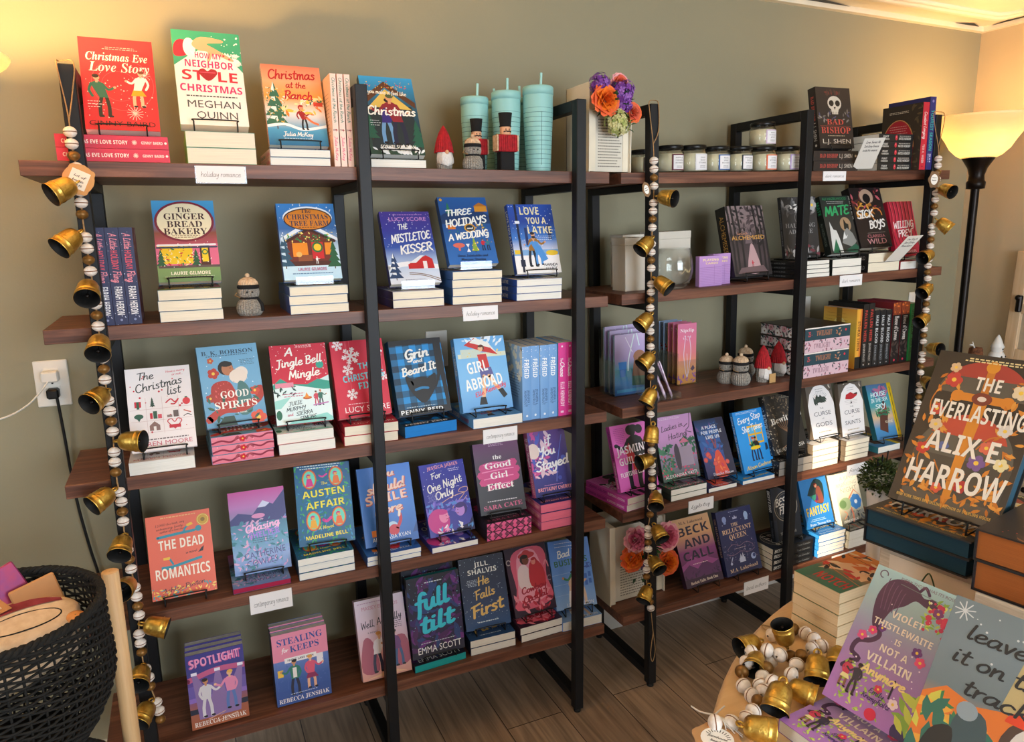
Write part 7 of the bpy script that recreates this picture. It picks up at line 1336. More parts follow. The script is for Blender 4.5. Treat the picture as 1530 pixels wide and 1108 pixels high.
# ---------------------------------------------------------------- candles
WAX = mat('cream_wax', '#e8dec0', .5, var=.03, sss=.2); LIDM = mat('black_tin_lid', '#111112', .3, .4)
def strips(p, W, n):
    """cut a polygon into n vertical strips so it can follow a curved side"""
    out = []
    for i in range(n):
        q = clip([(x-W*i/n, y) for x, y in p], W/n, 1e3)
        if q: out.append([(x+W*i/n, y) for x, y in q])
    return out
def candle(M, r_, h, rim, word, label):
    t = empty('candle_jar', M, label, 'candle', 'jar candles on the right shelf top')
    MB().lathe([(.001, 0), (r_*.92, 0), (r_, .004), (r_, h*.74), (r_*.9, h*.8), (r_*.9, h*.86), (r_*.86, h*.86), (r_*.86, h*.79), (r_*.95, h*.73), (r_*.95, .006), (.001, .006)], 36).build('jar', GLASS, t)
    MB().lathe([(.001, .0062), (r_*.94, .0062), (r_*.945, h*.70), (.001, h*.70)], 32).build('wax', WAX, t)
    MB().lathe([(r_*.85, h*.865), (r_*.95, h*.865), (r_*.96, h*.87), (r_*.96, h*.985), (r_*.93, h), (.001, h)], 36).build('lid', LIDM, t)
    A = Art(1.2*r_, h*.58); A.bg(rim); A.R(.08, .07, .92, .93, '#e4e2e4')
    for i, l in enumerate(word): A.T(l, .5, .74-.16*i, .075, '#33313a', 's', .6 if len(l) > 4 else .36)
    A.lines(.5, .16, .24, 2, .5, '#5a5860', 3, h=.03)
    b = MB(); rr = r_*1.004; ph = -math.pi/2+.12
    for p, c, k in A.items:
        for q in strips(p, A.W, 10):
            vs = []
            for x, y in q: an = ph+(x/(1.2*r_)-.5)*1.2; vs.append(((rr+k*.00003)*math.cos(an), (rr+k*.00003)*math.sin(an), h*.09+y))
            b.add(vs, [tuple(range(len(vs)))], 0, c if not isinstance(c, list) else c[0])
    b.build('label', PAPER, t)
    return t
CN = [(959.5, 217.5, 254, '#3a3028', (), .06, 'dim jar candle hidden behind the front post garland'), (1001, 211.5, 253, '#5a1830', ('APPLE', 'CARDAMOM', 'BOURBON'), .03, 'jar candle with a wine-framed label, nearest the garland'), (1035, 211.5, 253, '#dcdadc', ('OLD', 'BOOK', 'STORIES'), .03, 'jar candle with a plain white label'), (1069, 213, 252.5, '#2a5a9a', ('RAIN', 'WALK', 'BOOKS'), .03, 'jar candle with a blue-framed label'), (1103, 213.5, 252.5, '#243038', ('MAGIC', 'MOON', 'TALES'), .03, 'jar candle with a dark-framed label'), (1139, 213.5, 252, '#d8643a', ('LOVE', 'STORY', 'CAFE'), .03, 'jar candle with an orange-framed label, under the stacked one'), (1174, 213.5, 252, '#b8a0d0', ('BOOK', 'LOVERS', 'DREAM'), .03, 'jar candle with a lilac-framed label, next to the second post')]
for px, yt, yb, rim, wd, y, l in CN:
    M, h = stand(FB, 0, px, yb, yt, y+.035); a = on_y(FB, (px-16.7, 235), y+.035); c = on_y(FB, (px+16.7, 235), y+.035); candle(M, min((c.x-a.x)/2, .0415), h, rim, wd, l)
M, h = stand(FB, 0, 1139, 213.8, 178, .065); h0 = on_y(FB, (1139, 213.5), .065).z-on_y(FB, (1139, 252), .065).z
candle(FB @ Tm(on_y(FB, (1139, 213), .065).x, .065, ZT[0]+.0006+h0), .039, h, '#c8b0c8', ('RED', 'CURRANT', 'JAM'), 'jar candle stacked on top of the others')

# ---------------------------------------------------------------- white gift boxes, glass, card packs
BOXW = mat('white_gift_box', '#cfc9bd', .6, var=.03)
def gift(x0, x1, yb, yt, y, d, label):
    a = on_y(FB, (x0, yb), y); c = on_y(FB, (x1, yb), y); t = on_y(FB, ((x0+x1)/2, yt), y); W = c.x-a.x; H = t.z-on_y(FB, ((x0+x1)/2, yb), y).z
    r = empty('gift_box', FB @ Tm(a.x, y, ZT[1]+.0003), label, 'box', 'white boxes on the right second shelf')
    MB().bbox(0, 0, 0, W, d, H*.86, .001).build('box_base', BOXW, r); MB().bbox(-.0008, -.0008, H*.86, W+.0008, d+.0008, H, .001).build('box_lid', BOXW, r)
gift(934.5, 966, 429, 349, .06, .07, 'left tall white box behind the bead garland'); gift(984.5, 1031, 427, 347, .13, .10, 'right tall white box behind the stemless glass')
gift(931, 962, 427, 347.5, .145, .07, 'rear white box behind the left tall white box')
a = on_y(FB, (1007.5, 428), .055); t = on_y(FB, (1007.5, 369), .055); h = t.z-a.z; w_ = (on_y(FB, (1030, 400), .055).x-on_y(FB, (985, 400), .055).x)/2
b = MB(); pr = [(.001, .0), (w_*.55, .0), (w_*.62, .004), (w_*.9, h*.22), (w_, h*.42), (w_*.97, h*.65), (w_*.86, h), (w_*.84, h), (w_*.94, h*.65), (w_*.965, h*.42), (w_*.86, h*.23), (w_*.5, .012), (.001, .011)]
r = empty('stemless_glass', FB @ Tm(a.x, .055, ZT[1]+.0004), 'clear stemless glass in front of the right white box', 'glass'); b.lathe(pr, 40).build('bowl', GLASS, r)
b = MB(); A = Art(.04, .05); A.L([(.1, .2), (.4, .7), (.6, .3), (.9, .8)], .05, '#b8a880'); A.L([(.2, .9), (.5, .4), (.8, .6)], .04, '#b8a880')
for p, c, k in A.items: b.add([((w_*1.004)*math.cos(-1.9+x/.04*.8), (w_*1.004)*math.sin(-1.9+x/.04*.8), h*.32+y*.6) for x, y in p], [tuple(range(len(p)))], 0, c)
b.build('etched_pattern', PAPER, r)
def pack(x0, x1, yb, yt, y, label):
    a = on_y(FB, (x0, yb), y); c = on_y(FB, (x1, yb), y); H = on_y(FB, (x0, yt), y).z-a.z; W = c.x-a.x; A = Art(W, H); A.bg('#b088c4', '#b890cc'); A.T('PLAYING', .5, .83, .075, '#f0dca0', 'b', .72); A.T('CARDS', .55, .73, .06, '#e8d090', 'b', .56)
    for i in range(11): A.R(.03, .06+.055*i, .97, .066+.055*i, '#8a68a0')
    A.R(.66, .04, .668, .68, '#8a68a0'); b = MB(); b.box(0, 0, 0, W, .017, H, 0, lin('#b088c4')); A.emit(b, lambda x, z, k: (x, -k, z))
    r = empty('card_pack', FB @ Tm(a.x, y, ZT[1]+.0003), label, 'playing cards', 'lilac packs of playing cards'); b.build('box', PAPER, r)
    A = Art(W, H); f = MB(); f.box(.001, -.0012, H*.62, W-.001, -.0007, H*.625, 0, lin('#8a68a0')); f.build('flap', PAPER, r)
pack(1044.5, 1078, 425.5, 380, .02, 'front lilac playing card pack with gold letters'); pack(1065, 1090.5, 423.5, 377.5, .042, 'second lilac playing card pack, behind the front one'); pack(1062, 1089, 422, 377.6, .064, 'rearmost lilac playing card pack')

# ---------------------------------------------------------------- acrylic holders on the right third shelf
IRID = mat('iridescent_film', '#b8a8d8', .15, .5, color2='#8fc8d8', scale=14, coat=.6); BLUEP = mat('blue_printed_pack', '#2a7ac0', .4, color2='#3a9ad0', scale=20)
def tray(M, W, D_, H, label, slots):
    r = empty('acrylic_holder', M, label, 'display holder', 'clear acrylic holders'); t = .002
    b = MB(); b.box(0, 0, 0, W, D_, t); b.box(0, 0, t, W, t, H*.42); b.box(0, t, t, t, D_, H*.55); b.box(W-t, t, t, W, D_, H*.55); b.box(0, D_-t, t, W, D_, H); b.build('tray', ACRYL, r)
    b = MB()
    for i in range(1, slots): b.box(t, D_*i/slots, t, W-t, D_*i/slots+.0012, H*.5)
    b.build('divider', ACRYL, r); return r
a = on_z(FB, (919, 594), ZT[2]); a.y = clamp(a.y, .05, .13); W_ = on_y(FB, (973, 598), a.y).x-a.x; H_ = on_y(FB, (920, 501), a.y).z-ZT[2]
tray(FB @ Tm(a.x, a.y, ZT[2]+.0003), W_, .09, H_*1.04, 'clear holder of foil pouches at the left end of the right third shelf', 3)
for i in range(3):
    A = Art(W_-.007, H_*(.98+.05*i)); A.bg('#2a6ab0', '#3a8ac8', '#3a98a8', '#a898cc', '#b8a8d8', '#c8b8e0'); A.P([(.1, .55), (.16, .3), (.3, .3), (.34, .55)], '#2a78c8'); A.P([(.56, .62), (.5, .3), (.9, .28), (.86, .62)], '#8a5a44'); A.E(.7, .62, .17, '#9a6a50', .1); A.P([(.5, .3), (.9, .28), (.9, .12), (.5, .14)], '#2f6a58'); A.L([(.55, .98), (.4, .6), (.38, .4)], .03, '#d8ecf4'); A.L([(.62, 1), (.7, .8)], .03, '#d8ecf4'); A.L([(.3, .95), (.5, .7)], .02, '#e4e0f4'); A.R(.06, .04, .94, .09, '#4aa8d8')
    b = MB(); b.bbox(0, 0, 0, A.W, .012, A.H, .003, 1); A.emit(b, lambda x, z, k: (x, -k, z)); 
    for k in range(len(b.c)):
        if b.c[k] is None: b.c[k] = lin('#b8a8d8')
    o = b.build('foil_pouch', [PRINT, IRID], None, FB @ Tm(a.x+.0035, a.y+.006+.028*i, ZT[2]+.003)); tag(o, '%s shiny lilac and blue pouch in the left acrylic holder' % ('front', 'middle', 'rear')[i], 'pouch', 'foil pouches in the left acrylic holder')
a2 = on_z(FB, (985, 601), ZT[2]); a2.y = clamp(a2.y, .012, .04); W2 = on_y(FB, (1018, 598), a2.y).x-a2.x
r = empty('acrylic_holder', FB @ Tm(a2.x, a2.y, ZT[2]+.0003), 'low clear holder of leaning lilac pens beside the post', 'display holder', 'clear acrylic holders'); b = MB(); b.box(0, 0, 0, W2, .11, .002); b.box(0, 0, .002, W2, .002, .018); b.box(W2-.002, .002, .002, W2, .11, .018); b.box(0, .108, .002, W2, .11, .05); b.build('tray', ACRYL, r)
PENL = mat('lilac_pen', '#a88aa8', .25, .2, color2='#d8c8dc', scale=50)
for i in range(6):
    p = Vector((.005+i*.0062*W2/.045, .012+.014*(i % 2), .003)); b = MB(); q = Vector((-.030-.003*(i % 3), .02+.01*(i % 2), .100+.006*((i*2) % 3)))
    b.tube([p, p+q*.12, p+q*.9, p+q], [.0012, .0034, .0034, .002], 8); o = b.build('pen', PENL, None, FB @ Tm(a2.x+.008, a2.y, ZT[2]+.0003)); tag(o, 'lilac pen leaning in the low clear holder', 'pen', 'lilac pens in the low clear holder')
a3 = on_z(FB, (1012, 576), ZT[2]); a3.y = clamp(a3.y, .06, .14); W3 = on_y(FB, (1042, 578), a3.y).x-a3.x; H3 = on_y(FB, (1011, 487), a3.y).z-ZT[2]
tray(FB @ Tm(a3.x-.003, a3.y, ZT[2]+.0003), W3+.007, .13, H3*.98, 'clear holder of pink and blue clip cards behind the low pen holder', 5)
for i in range(5):
    pink = i < 3; A = Art(W3, H3)
    if pink:
        A.bg('#e09a48', '#e8a068', '#e08088', '#e07898', '#d878a0'); A.T('Nipclip', .5, .86, .055, '#f4e8ee', 'r', .74); A.L([(.42, .78), (.36, .6), (.34, .45), (.44, .2), (.52, .1)], .03, '#e4d4ec'); A.L([(.62, .78), (.7, .6), (.7, .45), (.6, .2), (.52, .1)], .03, '#e4d4ec'); A.L([(.5, .5), (.54, .3), (.52, .12)], .025, '#e4d4ec'); A.P([(.7, .24), (.84, .3), (.94, .24), (.8, .2)], '#4a2a5a'); A.leaves(14, ['#8a5ab0', '#a060b0'], 4, .02, .02, 1, .18, .1); A.dots(20, '#e8d0e4', 5, .3, .72, .7, .8, .02)
    else:
        A.bg('#8a8a98', '#9ab0c8', '#8fb0d4', '#9ab4dc'); A.dots(16, '#c82840', 3, .1, .2, .9, .7, .05); A.T('Nipclip', .5, .86, .055, '#eef0f8', 'r', .74)
    b = MB(); b.box(0, 0, 0, W3, .003, H3, 0, A.items[0][1][0]); A.emit(b, lambda x, z, k: (x, -k, z)); o = b.build('clip_card', PRINT, None, FB @ Tm(a3.x+.0005, a3.y+.010+.025*i, ZT[2]+.003)); tag(o, '%s clip card in the right clear holder, %s' % (('front', 'second', 'third', 'fourth', 'rearmost')[i], 'pink' if pink else 'blue'), 'card', 'clip cards in the right clear holder')

# ---------------------------------------------------------------- wall plates, plugs, cords
def plate(px0, px1, py0, py1, label, kind_='outlet', y=YB):
    a = on_y(FA, (px0, (py0+py1)/2), y-.006); c = on_y(FA, (px1, (py0+py1)/2), y-.006); t = on_y(FA, ((px0+px1)/2, py0), y-.006); d = on_y(FA, ((px0+px1)/2, py1), y-.006); W, H = c.x-a.x, t.z-d.z
    r = empty('outlet_plate', Tm(a.x, y-.006, d.z), label, 'wall plate', 'white electrical wall plates'); MB().bbox(0, 0, 0, W, .0055, H, .002).build('plate', WHITE, r)
    b = MB()
    for zc in (.32, .70): b.bbox(W*.28, -.0015, H*(zc-.13), W*.72, .001, H*(zc+.13), .001)
    b.build('socket', WHITE, r)
    b = MB(); b.ball((W/2, -.0005, H*.51), .0025, 8); b.build('screw', METAL, r); return r, Vector((a.x, y, d.z)), W, H
r, o, W_, H_ = plate(52, 104, 538, 607, 'white outlet with two plugs on the wall left of the shelves')
plate(637, 669, 494, 548, 'white wall plate behind the plaid silhouette book'); plate(1191, 1211, 443, 480, 'white wall plate behind the second post of the right shelves'); plate(1358, 1375, 436, 470, 'white wall plate near the green books')
q = empty('phone_charger', Tm(o.x+W_*.5, o.y-.0075, o.z+H_*.68), 'white charger block with a white cable in the upper socket', 'charger')
MB().bbox(-.018, -.032, -.013, .018, 0, .013, .003).build('charger_block', WHITE, q)
A_ = on_y(FA, (70, 572), .295); E_ = on_y(FA, (6, 624), .2); Mi = on_y(FA, (40, 606), .25); E2 = on_y(FA, (-60, 640), .15); base = Vector((o.x+W_*.5, o.y-.0075, o.z+H_*.68))
MB().tube(crom([tuple(p-base) for p in (A_+Vector((0.004, 0, 0.004)), on_y(FA, (58, 588), .275), Mi, E_, E2)], 5), .0022, 8).build('charger_cable', WHITE, q)
q = empty('power_cord', Tm(o.x+W_*.52, o.y-.0075, o.z+H_*.31), 'black plug and power cord hanging from the lower socket', 'power cord'); base = Vector((o.x+W_*.52, o.y-.0075, o.z+H_*.31))
MB().bbox(-.013, -.03, -.012, .013, 0, .012, .004).build('plug', BLACK, q)
cp = [(84, 588, .305), (90, 618, .31), (98, 660, .318), (106, 705, .322), (118, 760, .322), (135, 820, .322), (148, 860, .322), (165, 930, .322), (178, 985, .322), (190, 1040, .322)]
pts = [on_y(FA, (x, y_), d)-base for x, y_, d in cp]; pts.append(Vector((pts[-1].x+.01, pts[-1].y, .006-base.z)))
MB().tube(crom([tuple(p) for p in pts], 4), .0034, 8).build('cord', BLACK, q)

# ---------------------------------------------------------------- floor lamps
SHADE = mat('amber_glass_shade', '#f2d49a', .35, trans=.0, var=.02)
def lamp_shade_mat():
    m = bpy.data.materials.new('lit_alabaster_glass'); m.use_nodes = True; nt = m.node_tree; N = nt.nodes; Lk = nt.links
    for n in list(N): N.remove(n)
    out = N.new('ShaderNodeOutputMaterial'); d = N.new('ShaderNodeBsdfDiffuse'); t = N.new('ShaderNodeBsdfTranslucent'); g = N.new('ShaderNodeBsdfGlossy'); m1 = N.new('ShaderNodeMixShader'); m2 = N.new('ShaderNodeMixShader')
    nz = N.new('ShaderNodeTexNoise'); nz.inputs['Scale'].default_value = 9; rp = N.new('ShaderNodeValToRGB'); rp.color_ramp.elements[0].color = (.94, .82, .62, 1); rp.color_ramp.elements[1].color = (.98, .89, .72, 1); Lk.new(nz.outputs[0], rp.inputs[0])
    Lk.new(rp.outputs[0], d.inputs[0]); Lk.new(rp.outputs[0], t.inputs[0]); g.inputs['Roughness'].default_value = .3
    m1.inputs[0].default_value = .68; Lk.new(d.outputs[0], m1.inputs[1]); Lk.new(t.outputs[0], m1.inputs[2]); m2.inputs[0].default_value = .05; Lk.new(m1.outputs[0], m2.inputs[1]); Lk.new(g.outputs[0], m2.inputs[2]); Lk.new(m2.outputs[0], out.inputs[0])
    return m
SHADE = lamp_shade_mat(); BULB = mat('lit_bulb', '#fff0d0', .4, emit='#ffc877', estr=28.0)
LAMPC = mat('dark_bronze_metal', '#1d1714', .35, .7, var=.1)
def torchiere(x, y, zr, r_, power, label):
    t = empty('floor_lamp', Tm(x, y, 0), label, 'floor lamp', 'torchiere floor lamps'); h = .155*r_/.185
    MB().lathe([(.001, 0), (.13, 0), (.135, .008), (.12, .02), (.03, .034), (.016, .05)], 40).build('base', LAMPC, t)
    MB().lathe([(.0145, .045), (.0145, zr-h-.105)], 20).build('pole', LAMPC, t)
    MB().lathe([(.0145, zr-h-.11), (.030, zr-h-.108), (.032, zr-h-.085), (.027, zr-h-.078), (.025, zr-h-.06), (.032, zr-h-.035), (.048, zr-h-.008), (.056, zr-h+.004), (.052, zr-h+.008), (.001, zr-h+.008)], 36).build('socket_cup', LAMPC, t)
    pr = [(.054, 0), (.075, .012), (.098, .035), (.115, .065), (.135, .095), (.16, .12), (.182, .137), (.187, .145), (.182, .147)]
    k = r_/.187; outer = [(a*k, zr-h+b*k) for a, b in pr]; inner = [(a*k-.003, zr-h+b*k+.001) for a, b in reversed(pr[:-1])]
    MB().lathe(outer+inner, 56).build('glass_shade', SHADE, t)
    bl = MB(); bl.ball((0, 0, zr-h+.046), .030, 20, 0, None, (1, 1, 1.1)); bl.build('bulb', BULB, t)
    d = bpy.data.lights.new('lamp_light', 'POINT'); d.energy = power; d.color = (1.0, .57, .21); d.shadow_soft_size = .028
    o = bpy.data.objects.new('lamp_light', d); COL.objects.link(o); o.parent = t; o.location = (0, 0, zr-h+.098)
    return t
torchiere(2.868, .085, 1.806, .183, 7.5, 'black torchiere floor lamp with glowing glass bowl in the right corner')
torchiere(-.246, -.2, 1.727, .183, 46, 'torchiere lamp cut off by the left edge, a sliver of its glowing bowl visible')

# ---------------------------------------------------------------- bead garlands with bells
def bead_mesh(name, mats, r_, groove):
    b = MB(); rows = [-90, -70, -50, -30, -14, -5, 5, 14, 30, 50, 70, 90]; pr = []
    for i, d in enumerate(rows):
        rr = max(.0018, r_*math.cos(R(d))); z = r_*.86*math.sin(R(d))
        if groove and abs(d) == 5: rr *= .965
        pr.append((rr, z, 1 if groove and d == -5 else 0))
    b.lathe(pr, 18, rfun=(lambda a, i: 1+.02*math.sin(3*a+i)) if groove else None); o = b.build(name, mats); me = o.data; bpy.data.objects.remove(o); return me
BR = .0120
BEAD_W = bead_mesh('bead', [BEADW, BEADS], BR, True); BEAD_B = bead_mesh('bead', [BEADB], BR*.93, False)
def bell_proto():
    """a cast bell hanging along -z from its ring"""
    b = MB(); b.lathe([(.001, -.007), (.006, -.0075), (.0125, -.0095), (.0168, -.0135), (.0192, -.02), (.0205, -.03), (.0213, -.041), (.0213, -.0415), (.0224, -.0425), (.0224, -.0445), (.0215, -.0455), (.0218, -.050), (.0228, -.054), (.0236, -.0555), (.0228, -.0565)], 32)
    b.lathe([(.0228, -.0565), (.021, -.055), (.0198, -.045), (.0188, -.03), (.0172, -.02), (.0115, -.012), (.001, -.010)], 32, 1); o = b.build('bell', [BRASS, BELLIN]); me = o.data; bpy.data.objects.remove(o)
    b = MB(); b.tube([(.0062*math.cos(t*math.pi/8), 0, -.0025+.0062*math.sin(t*math.pi/8)) for t in range(16)], .0021, 8, closed=True); o = b.build('bell_ring', BRASS); m2 = o.data; bpy.data.objects.remove(o)
    b = MB(); b.tube([(0, 0, -.012), (0, 0, -.044)], .0009, 6); b.ball((0, 0, -.047), .0045, 10); o = b.build('clapper', LAMPC); m3 = o.data; bpy.data.objects.remove(o)
    return me, m2, m3
BELL, RING, CLAP = bell_proto()
def add_obj(name, me, parent, M):
    o = bpy.data.objects.new(name, me); COL.objects.link(o); o.parent = parent; o.matrix_basis = M; return o
def add_bell(parent, A, M_, k=1.0):
    q = (Vector(M_)-Vector(A)).to_track_quat('-Z', 'Y').to_matrix().to_4x4()
    o = add_obj('bell', BELL, parent, Matrix.Translation(Vector(A)) @ q @ Matrix.Scale(k, 4)); add_obj('bell_ring', RING, o, Matrix.Identity(4)); add_obj('clapper', CLAP, o, Matrix.Identity(4)); return o
def resample(pts, step):
    pts = [Vector(p) for p in pts]; out = [pts[0].copy()]; tang = []; acc = 0
    d = [0]
    for a, c in zip(pts, pts[1:]): d.append(d[-1]+(c-a).length)
    n = int(d[-1]/step); res = []
    for i in range(n+1):
        s = i*step; j = max(k for k in range(len(d)) if d[k] <= s+1e-9); j = min(j, len(pts)-2); t = (s-d[j])/(d[j+1]-d[j]); res.append((pts[j].lerp(pts[j+1], t), (pts[j+1]-pts[j]).normalized()))
    return res
def garland(F, path_px, y, bells, label, top_px, tag_fn=None, tail=None, pattern='WWBWW_', L=.056):
    r = empty('bead_garland', Matrix.Identity(4), label, 'garland', 'hanging garlands of wooden beads and brass bells')
    pts = [F @ on_y(F, p, y) for p in path_px]; pos = resample(pts, BR*1.83); bell_att = [F @ on_y(F, b[0], y) for b in bells]
    path = [p for p, t in pos]; k = 0; tw = []
    for i, (p, t) in enumerate(pos):
        near = min([(p-a).length for a in bell_att] or [1])
        tw.append(p)
        if near < BR*.92: k = 0; continue
        ch = 'WWBWW'[k % 5]; k += 1
        g = random.Random(i*7+len(label)); q = t.to_track_quat('Z', 'Y').to_matrix().to_4x4() @ Rz(g.uniform(0, 6)) @ Rx(g.uniform(-.12, .12))
        add_obj('bead', BEAD_W if ch == 'W' else BEAD_B, r, Matrix.Translation(p) @ q)
    for (ap, mp), A in zip(bells, bell_att):
        A = A+Vector((0, -.013, 0)); d = ray(*mp).normalized(); oc = CAM-A; bq = oc.dot(d); cq = oc.dot(oc)-L*L; disc = bq*bq-cq
        s = -bq-(math.sqrt(disc) if disc > 0 else 0); Mh = CAM+d*s; dirv = (Mh-A).normalized()
        if dirv.y > -.05: dirv.y = -.05; dirv.normalize()
        add_bell(r, A, A+dirv*L)
    b = MB(); b.tube(tw, .0016, 6)
    tp = [F @ on_y(F, p, yy) for p, yy in top_px]; b.tube(crom([tuple(p) for p in tp], 4), .0013, 6)
    if tail: b.tube(crom([tuple(F @ on_y(F, p, y)) for p in tail], 4), .0013, 6)
    b.build('twine', TWINE, r)
    if tag_fn: tag_fn(r, F)
    return r
def paper_tag(r, F, px, y, w, h, shape, base, lines, rot, slip=None):
    c = F @ on_y(F, px, y); M = Matrix.Translation(c) @ Ry(rot); n = 28; t = .0015; b = MB(); out = []
    for k in range(n):
        a = 2*math.pi*k/n; rr = 1+(.09*math.cos(6*a) if shape == 'star' else .05*math.cos(8*a)); ex = abs(math.cos(a))**.7*math.copysign(1, math.cos(a)); ez = abs(math.sin(a))**.7*math.copysign(1, math.sin(a))
        if shape in ('slice', 'star'): ex, ez = math.cos(a), math.sin(a)
        out.append((w*.5*ex*rr, h*.5*ez*rr))
    vs = [(x, 0, z) for x, z in out]+[(x, t, z) for x, z in out]
    b.add(vs, [tuple(range(n)), tuple(range(2*n-1, n-1, -1))]+[(k, k+n, (k+1) % n+n, (k+1) % n) for k in range(n)], 0, lin(base))
    A = Art(w*.62, h*.62)
    if slip == 'rect': A.bg('#e8dccb')
    else: A.E(.5, .5, .5, '#f0ece6', .5, n=24)
    for i, (s, f) in enumerate(lines): A.T(s, .5, .62-.24*i, .12, '#3a3438', f, .62, wt=1.2)
    A.emit(b, lambda x, z, k: (x-w*.31, -k, z-h*.31)); b.build('price_tag', PAPER, r, M)
Y0 = -TP-.0125
def tag1(r, F): paper_tag(r, F, (117, 268), Y0-.016, .052, .056, 'label', '#c8935a', (('lot of', 'h'), ('beads', 'h'), ('$38', 's')), .45, 'rect')
garland(FA, [(104.5, 197), (109, 228), (117, 262), (120, 285), (123, 325), (129, 362), (133, 392), (138, 420), (143, 455), (147, 490), (152, 525), (156, 560), (160, 590), (165, 620), (169, 650), (171, 685), (174, 715), (181, 745), (185, 790), (192, 830), (198, 860), (204, 890), (208, 920), (207, 940), (211, 968), (214, 990), (222, 1010), (226, 1030), (233, 1045), (238, 1062), (241, 1080)], Y0,
    [((117, 272), (76, 291)), ((122, 345), (88, 371)), ((134, 420), (130, 446)), ((151, 500), (146, 529)), ((162, 580), (133, 604)), ((174, 656), (214, 659)), ((173, 727), (137, 756)), ((187, 795), (178, 830)), ((197, 864), (180, 884)), ((210, 927), (250, 938)), ((214, 988), (206, 1024)), ((227, 1040), (207, 1081))],
    'bead garland with brass bells hanging on the left front post of the nearer shelves', [((104.5, 197), Y0), ((103, 180), Y0), ((97, 150), -TP-.003), ((84, 95), -TP-.003), ((88, 91), -.012), ((110, 94), -TP-.003), ((108, 140), -TP-.003), ((103, 180), Y0)], tag1)
def tag2(r, F): paper_tag(r, F, (966, 283), Y0-.016, .024, .040, 'slice', '#8a6a4a', (('mini', 'h'), ('beads', 'h')), -.35)
garland(FB, [(977, 240), (977, 262), (977, 285), (975, 330), (973, 380), (973, 430), (971, 470), (972, 510), (972, 545), (972, 590), (972, 630), (973, 660), (974, 685), (974, 715), (974, 745), (972, 765), (968, 790), (969, 825), (966, 850), (966, 870), (971, 893), (973, 915)], Y0,
    [((977, 293), (1008, 297)), ((971, 354), (945, 375)), ((973, 414), (1000, 432)), ((970, 467), (946, 487)), ((973, 525), (948, 546)), ((974, 576), (960, 603)), ((972, 630), (972, 661)), ((974, 682), (946, 686)), ((976, 732), (980, 757)), ((973, 780), (990, 806)), ((968, 828), (986, 852)), ((966, 870), (961, 898))],
    'bead garland with brass bells hanging on the left front post of the farther shelves', [((977, 240), Y0), ((976, 215), Y0), ((971, 170), -TP-.003), ((970, 152), -TP-.003), ((978, 150), -.01), ((984, 156), -TP-.003), ((984, 195), -TP-.003), ((976, 215), Y0)], tag2, [(973, 915), (976, 945), (979, 970), (975, 988), (972, 975), (976, 945)])
def tag3(r, F): paper_tag(r, F, (1396, 268), Y0-.016, .055, .055, 'star', '#7a5c40', (('mini', 'h'), ('beads', 'h')), 0)
garland(FB, [(1402, 237), (1401, 254), (1398, 290), (1396, 315), (1393, 335), (1391, 358), (1389, 380), (1386, 400), (1386, 430), (1384, 455), (1381, 490), (1379, 520), (1376, 548), (1374, 580), (1371, 605), (1370, 625), (1367, 650), (1364, 690), (1360, 740)], Y0,
    [((1397, 281), (1423, 287)), ((1393, 327), (1420, 343)), ((1388, 377), (1371, 385)), ((1386, 425), (1369, 437)), ((1382, 470), (1370, 482)), ((1379, 518), (1405, 522)), ((1373, 565), (1392, 575))],
    'bead garland with brass bells hanging on the right end post beside the floor lamp', [((1402, 237), Y0), ((1402, 220), Y0), ((1395, 172), -TP-.004), ((1403, 167), -.013), ((1412, 174), -TP-.004), ((1402, 220), Y0)], tag3)

# ---------------------------------------------------------------- round table at the right
TZ = .71; TC = Vector((1.423, -1.591)); TR = .883
t = empty('round_table', Tm(TC.x, TC.y, 0), 'round pale wood table in the right foreground', 'table')
MB().lathe([(.001, TZ-.035), (TR-.012, TZ-.035), (TR-.002, TZ-.03), (TR, TZ-.02), (TR, TZ-.008), (TR-.004, TZ-.002), (TR-.01, TZ), (.001, TZ)], 120).build('tabletop', TABLEWOOD, t)
MB().lathe([(.001, 0), (.30, 0), (.31, .02), (.09, .06), (.06, .10), (.055, .5), (.08, .62), (.2, TZ-.036)], 40).build('pedestal', TABLEWOOD, t)
AZ = R(-85)
def frame(x, y, z, yaw): return Tm(x, y, z) @ Rz(yaw)
CREAMBOX = mat('whitewashed_wood_box', '#d8cbb8', .7, color2='#c4b49c', scale=20, stretch=(1, 1, 12))
# paperbacks with the holiday skater cover: five thick copies
NEW['notch'] = lambda: make_book('book', .096, .165, .0203, c_notch, '#e0b890', '#d0b080', 'tan')
for i in range(5): add_book('notch', frame(1.116+.0015*(i % 2), -.809, TZ+(i+1)*.0208, R(-87)) @ LAY, '%s of five thick tan-paged paperbacks on the round table' % ORD[5][i], group='tan-paged paperbacks piled on the round table')
# white riser boxes, dark hardcovers with teal edges and the display on top
EB = Vector((1.186, -.889)); EY = R(-83); ETOP = .952
NEW['ever'] = lambda: make_book('book', .17, .272, .031, c_ever, '#1c1b1c', '#2a2725', 'petrol', None, None, True)
rb = empty('riser_box', frame(1.208, -.905, TZ+.0003, EY), 'whitewashed wooden riser under the teal-edged hardcovers', 'box'); hb = ETOP-.0632-TZ-.0006
b = MB(); b.bbox(0, 0, 0, .165, .22, hb, .003); b.build('box_body', CREAMBOX, rb); b = MB(); b.box(.02, -.0015, .012, .16, .0005, hb-.012); b.build('front_panel', mat('pale_panel', '#e4dacb', .7, var=.03), rb)
CHERRY = mat('sugared_cherry', '#8a1a28', .5, color2='#d8b0b0', scale=160)
ch = empty('cherry_ornament', frame(1.2, -1.0, .852, EY), 'pair of sugared red cherries hanging on the riser box', 'ornament')
for dx, dz in ((-.0, 0), (.024, -.012)): MB().ball((dx, -.017, dz), .0155, 20).build('cherry', CHERRY, ch)
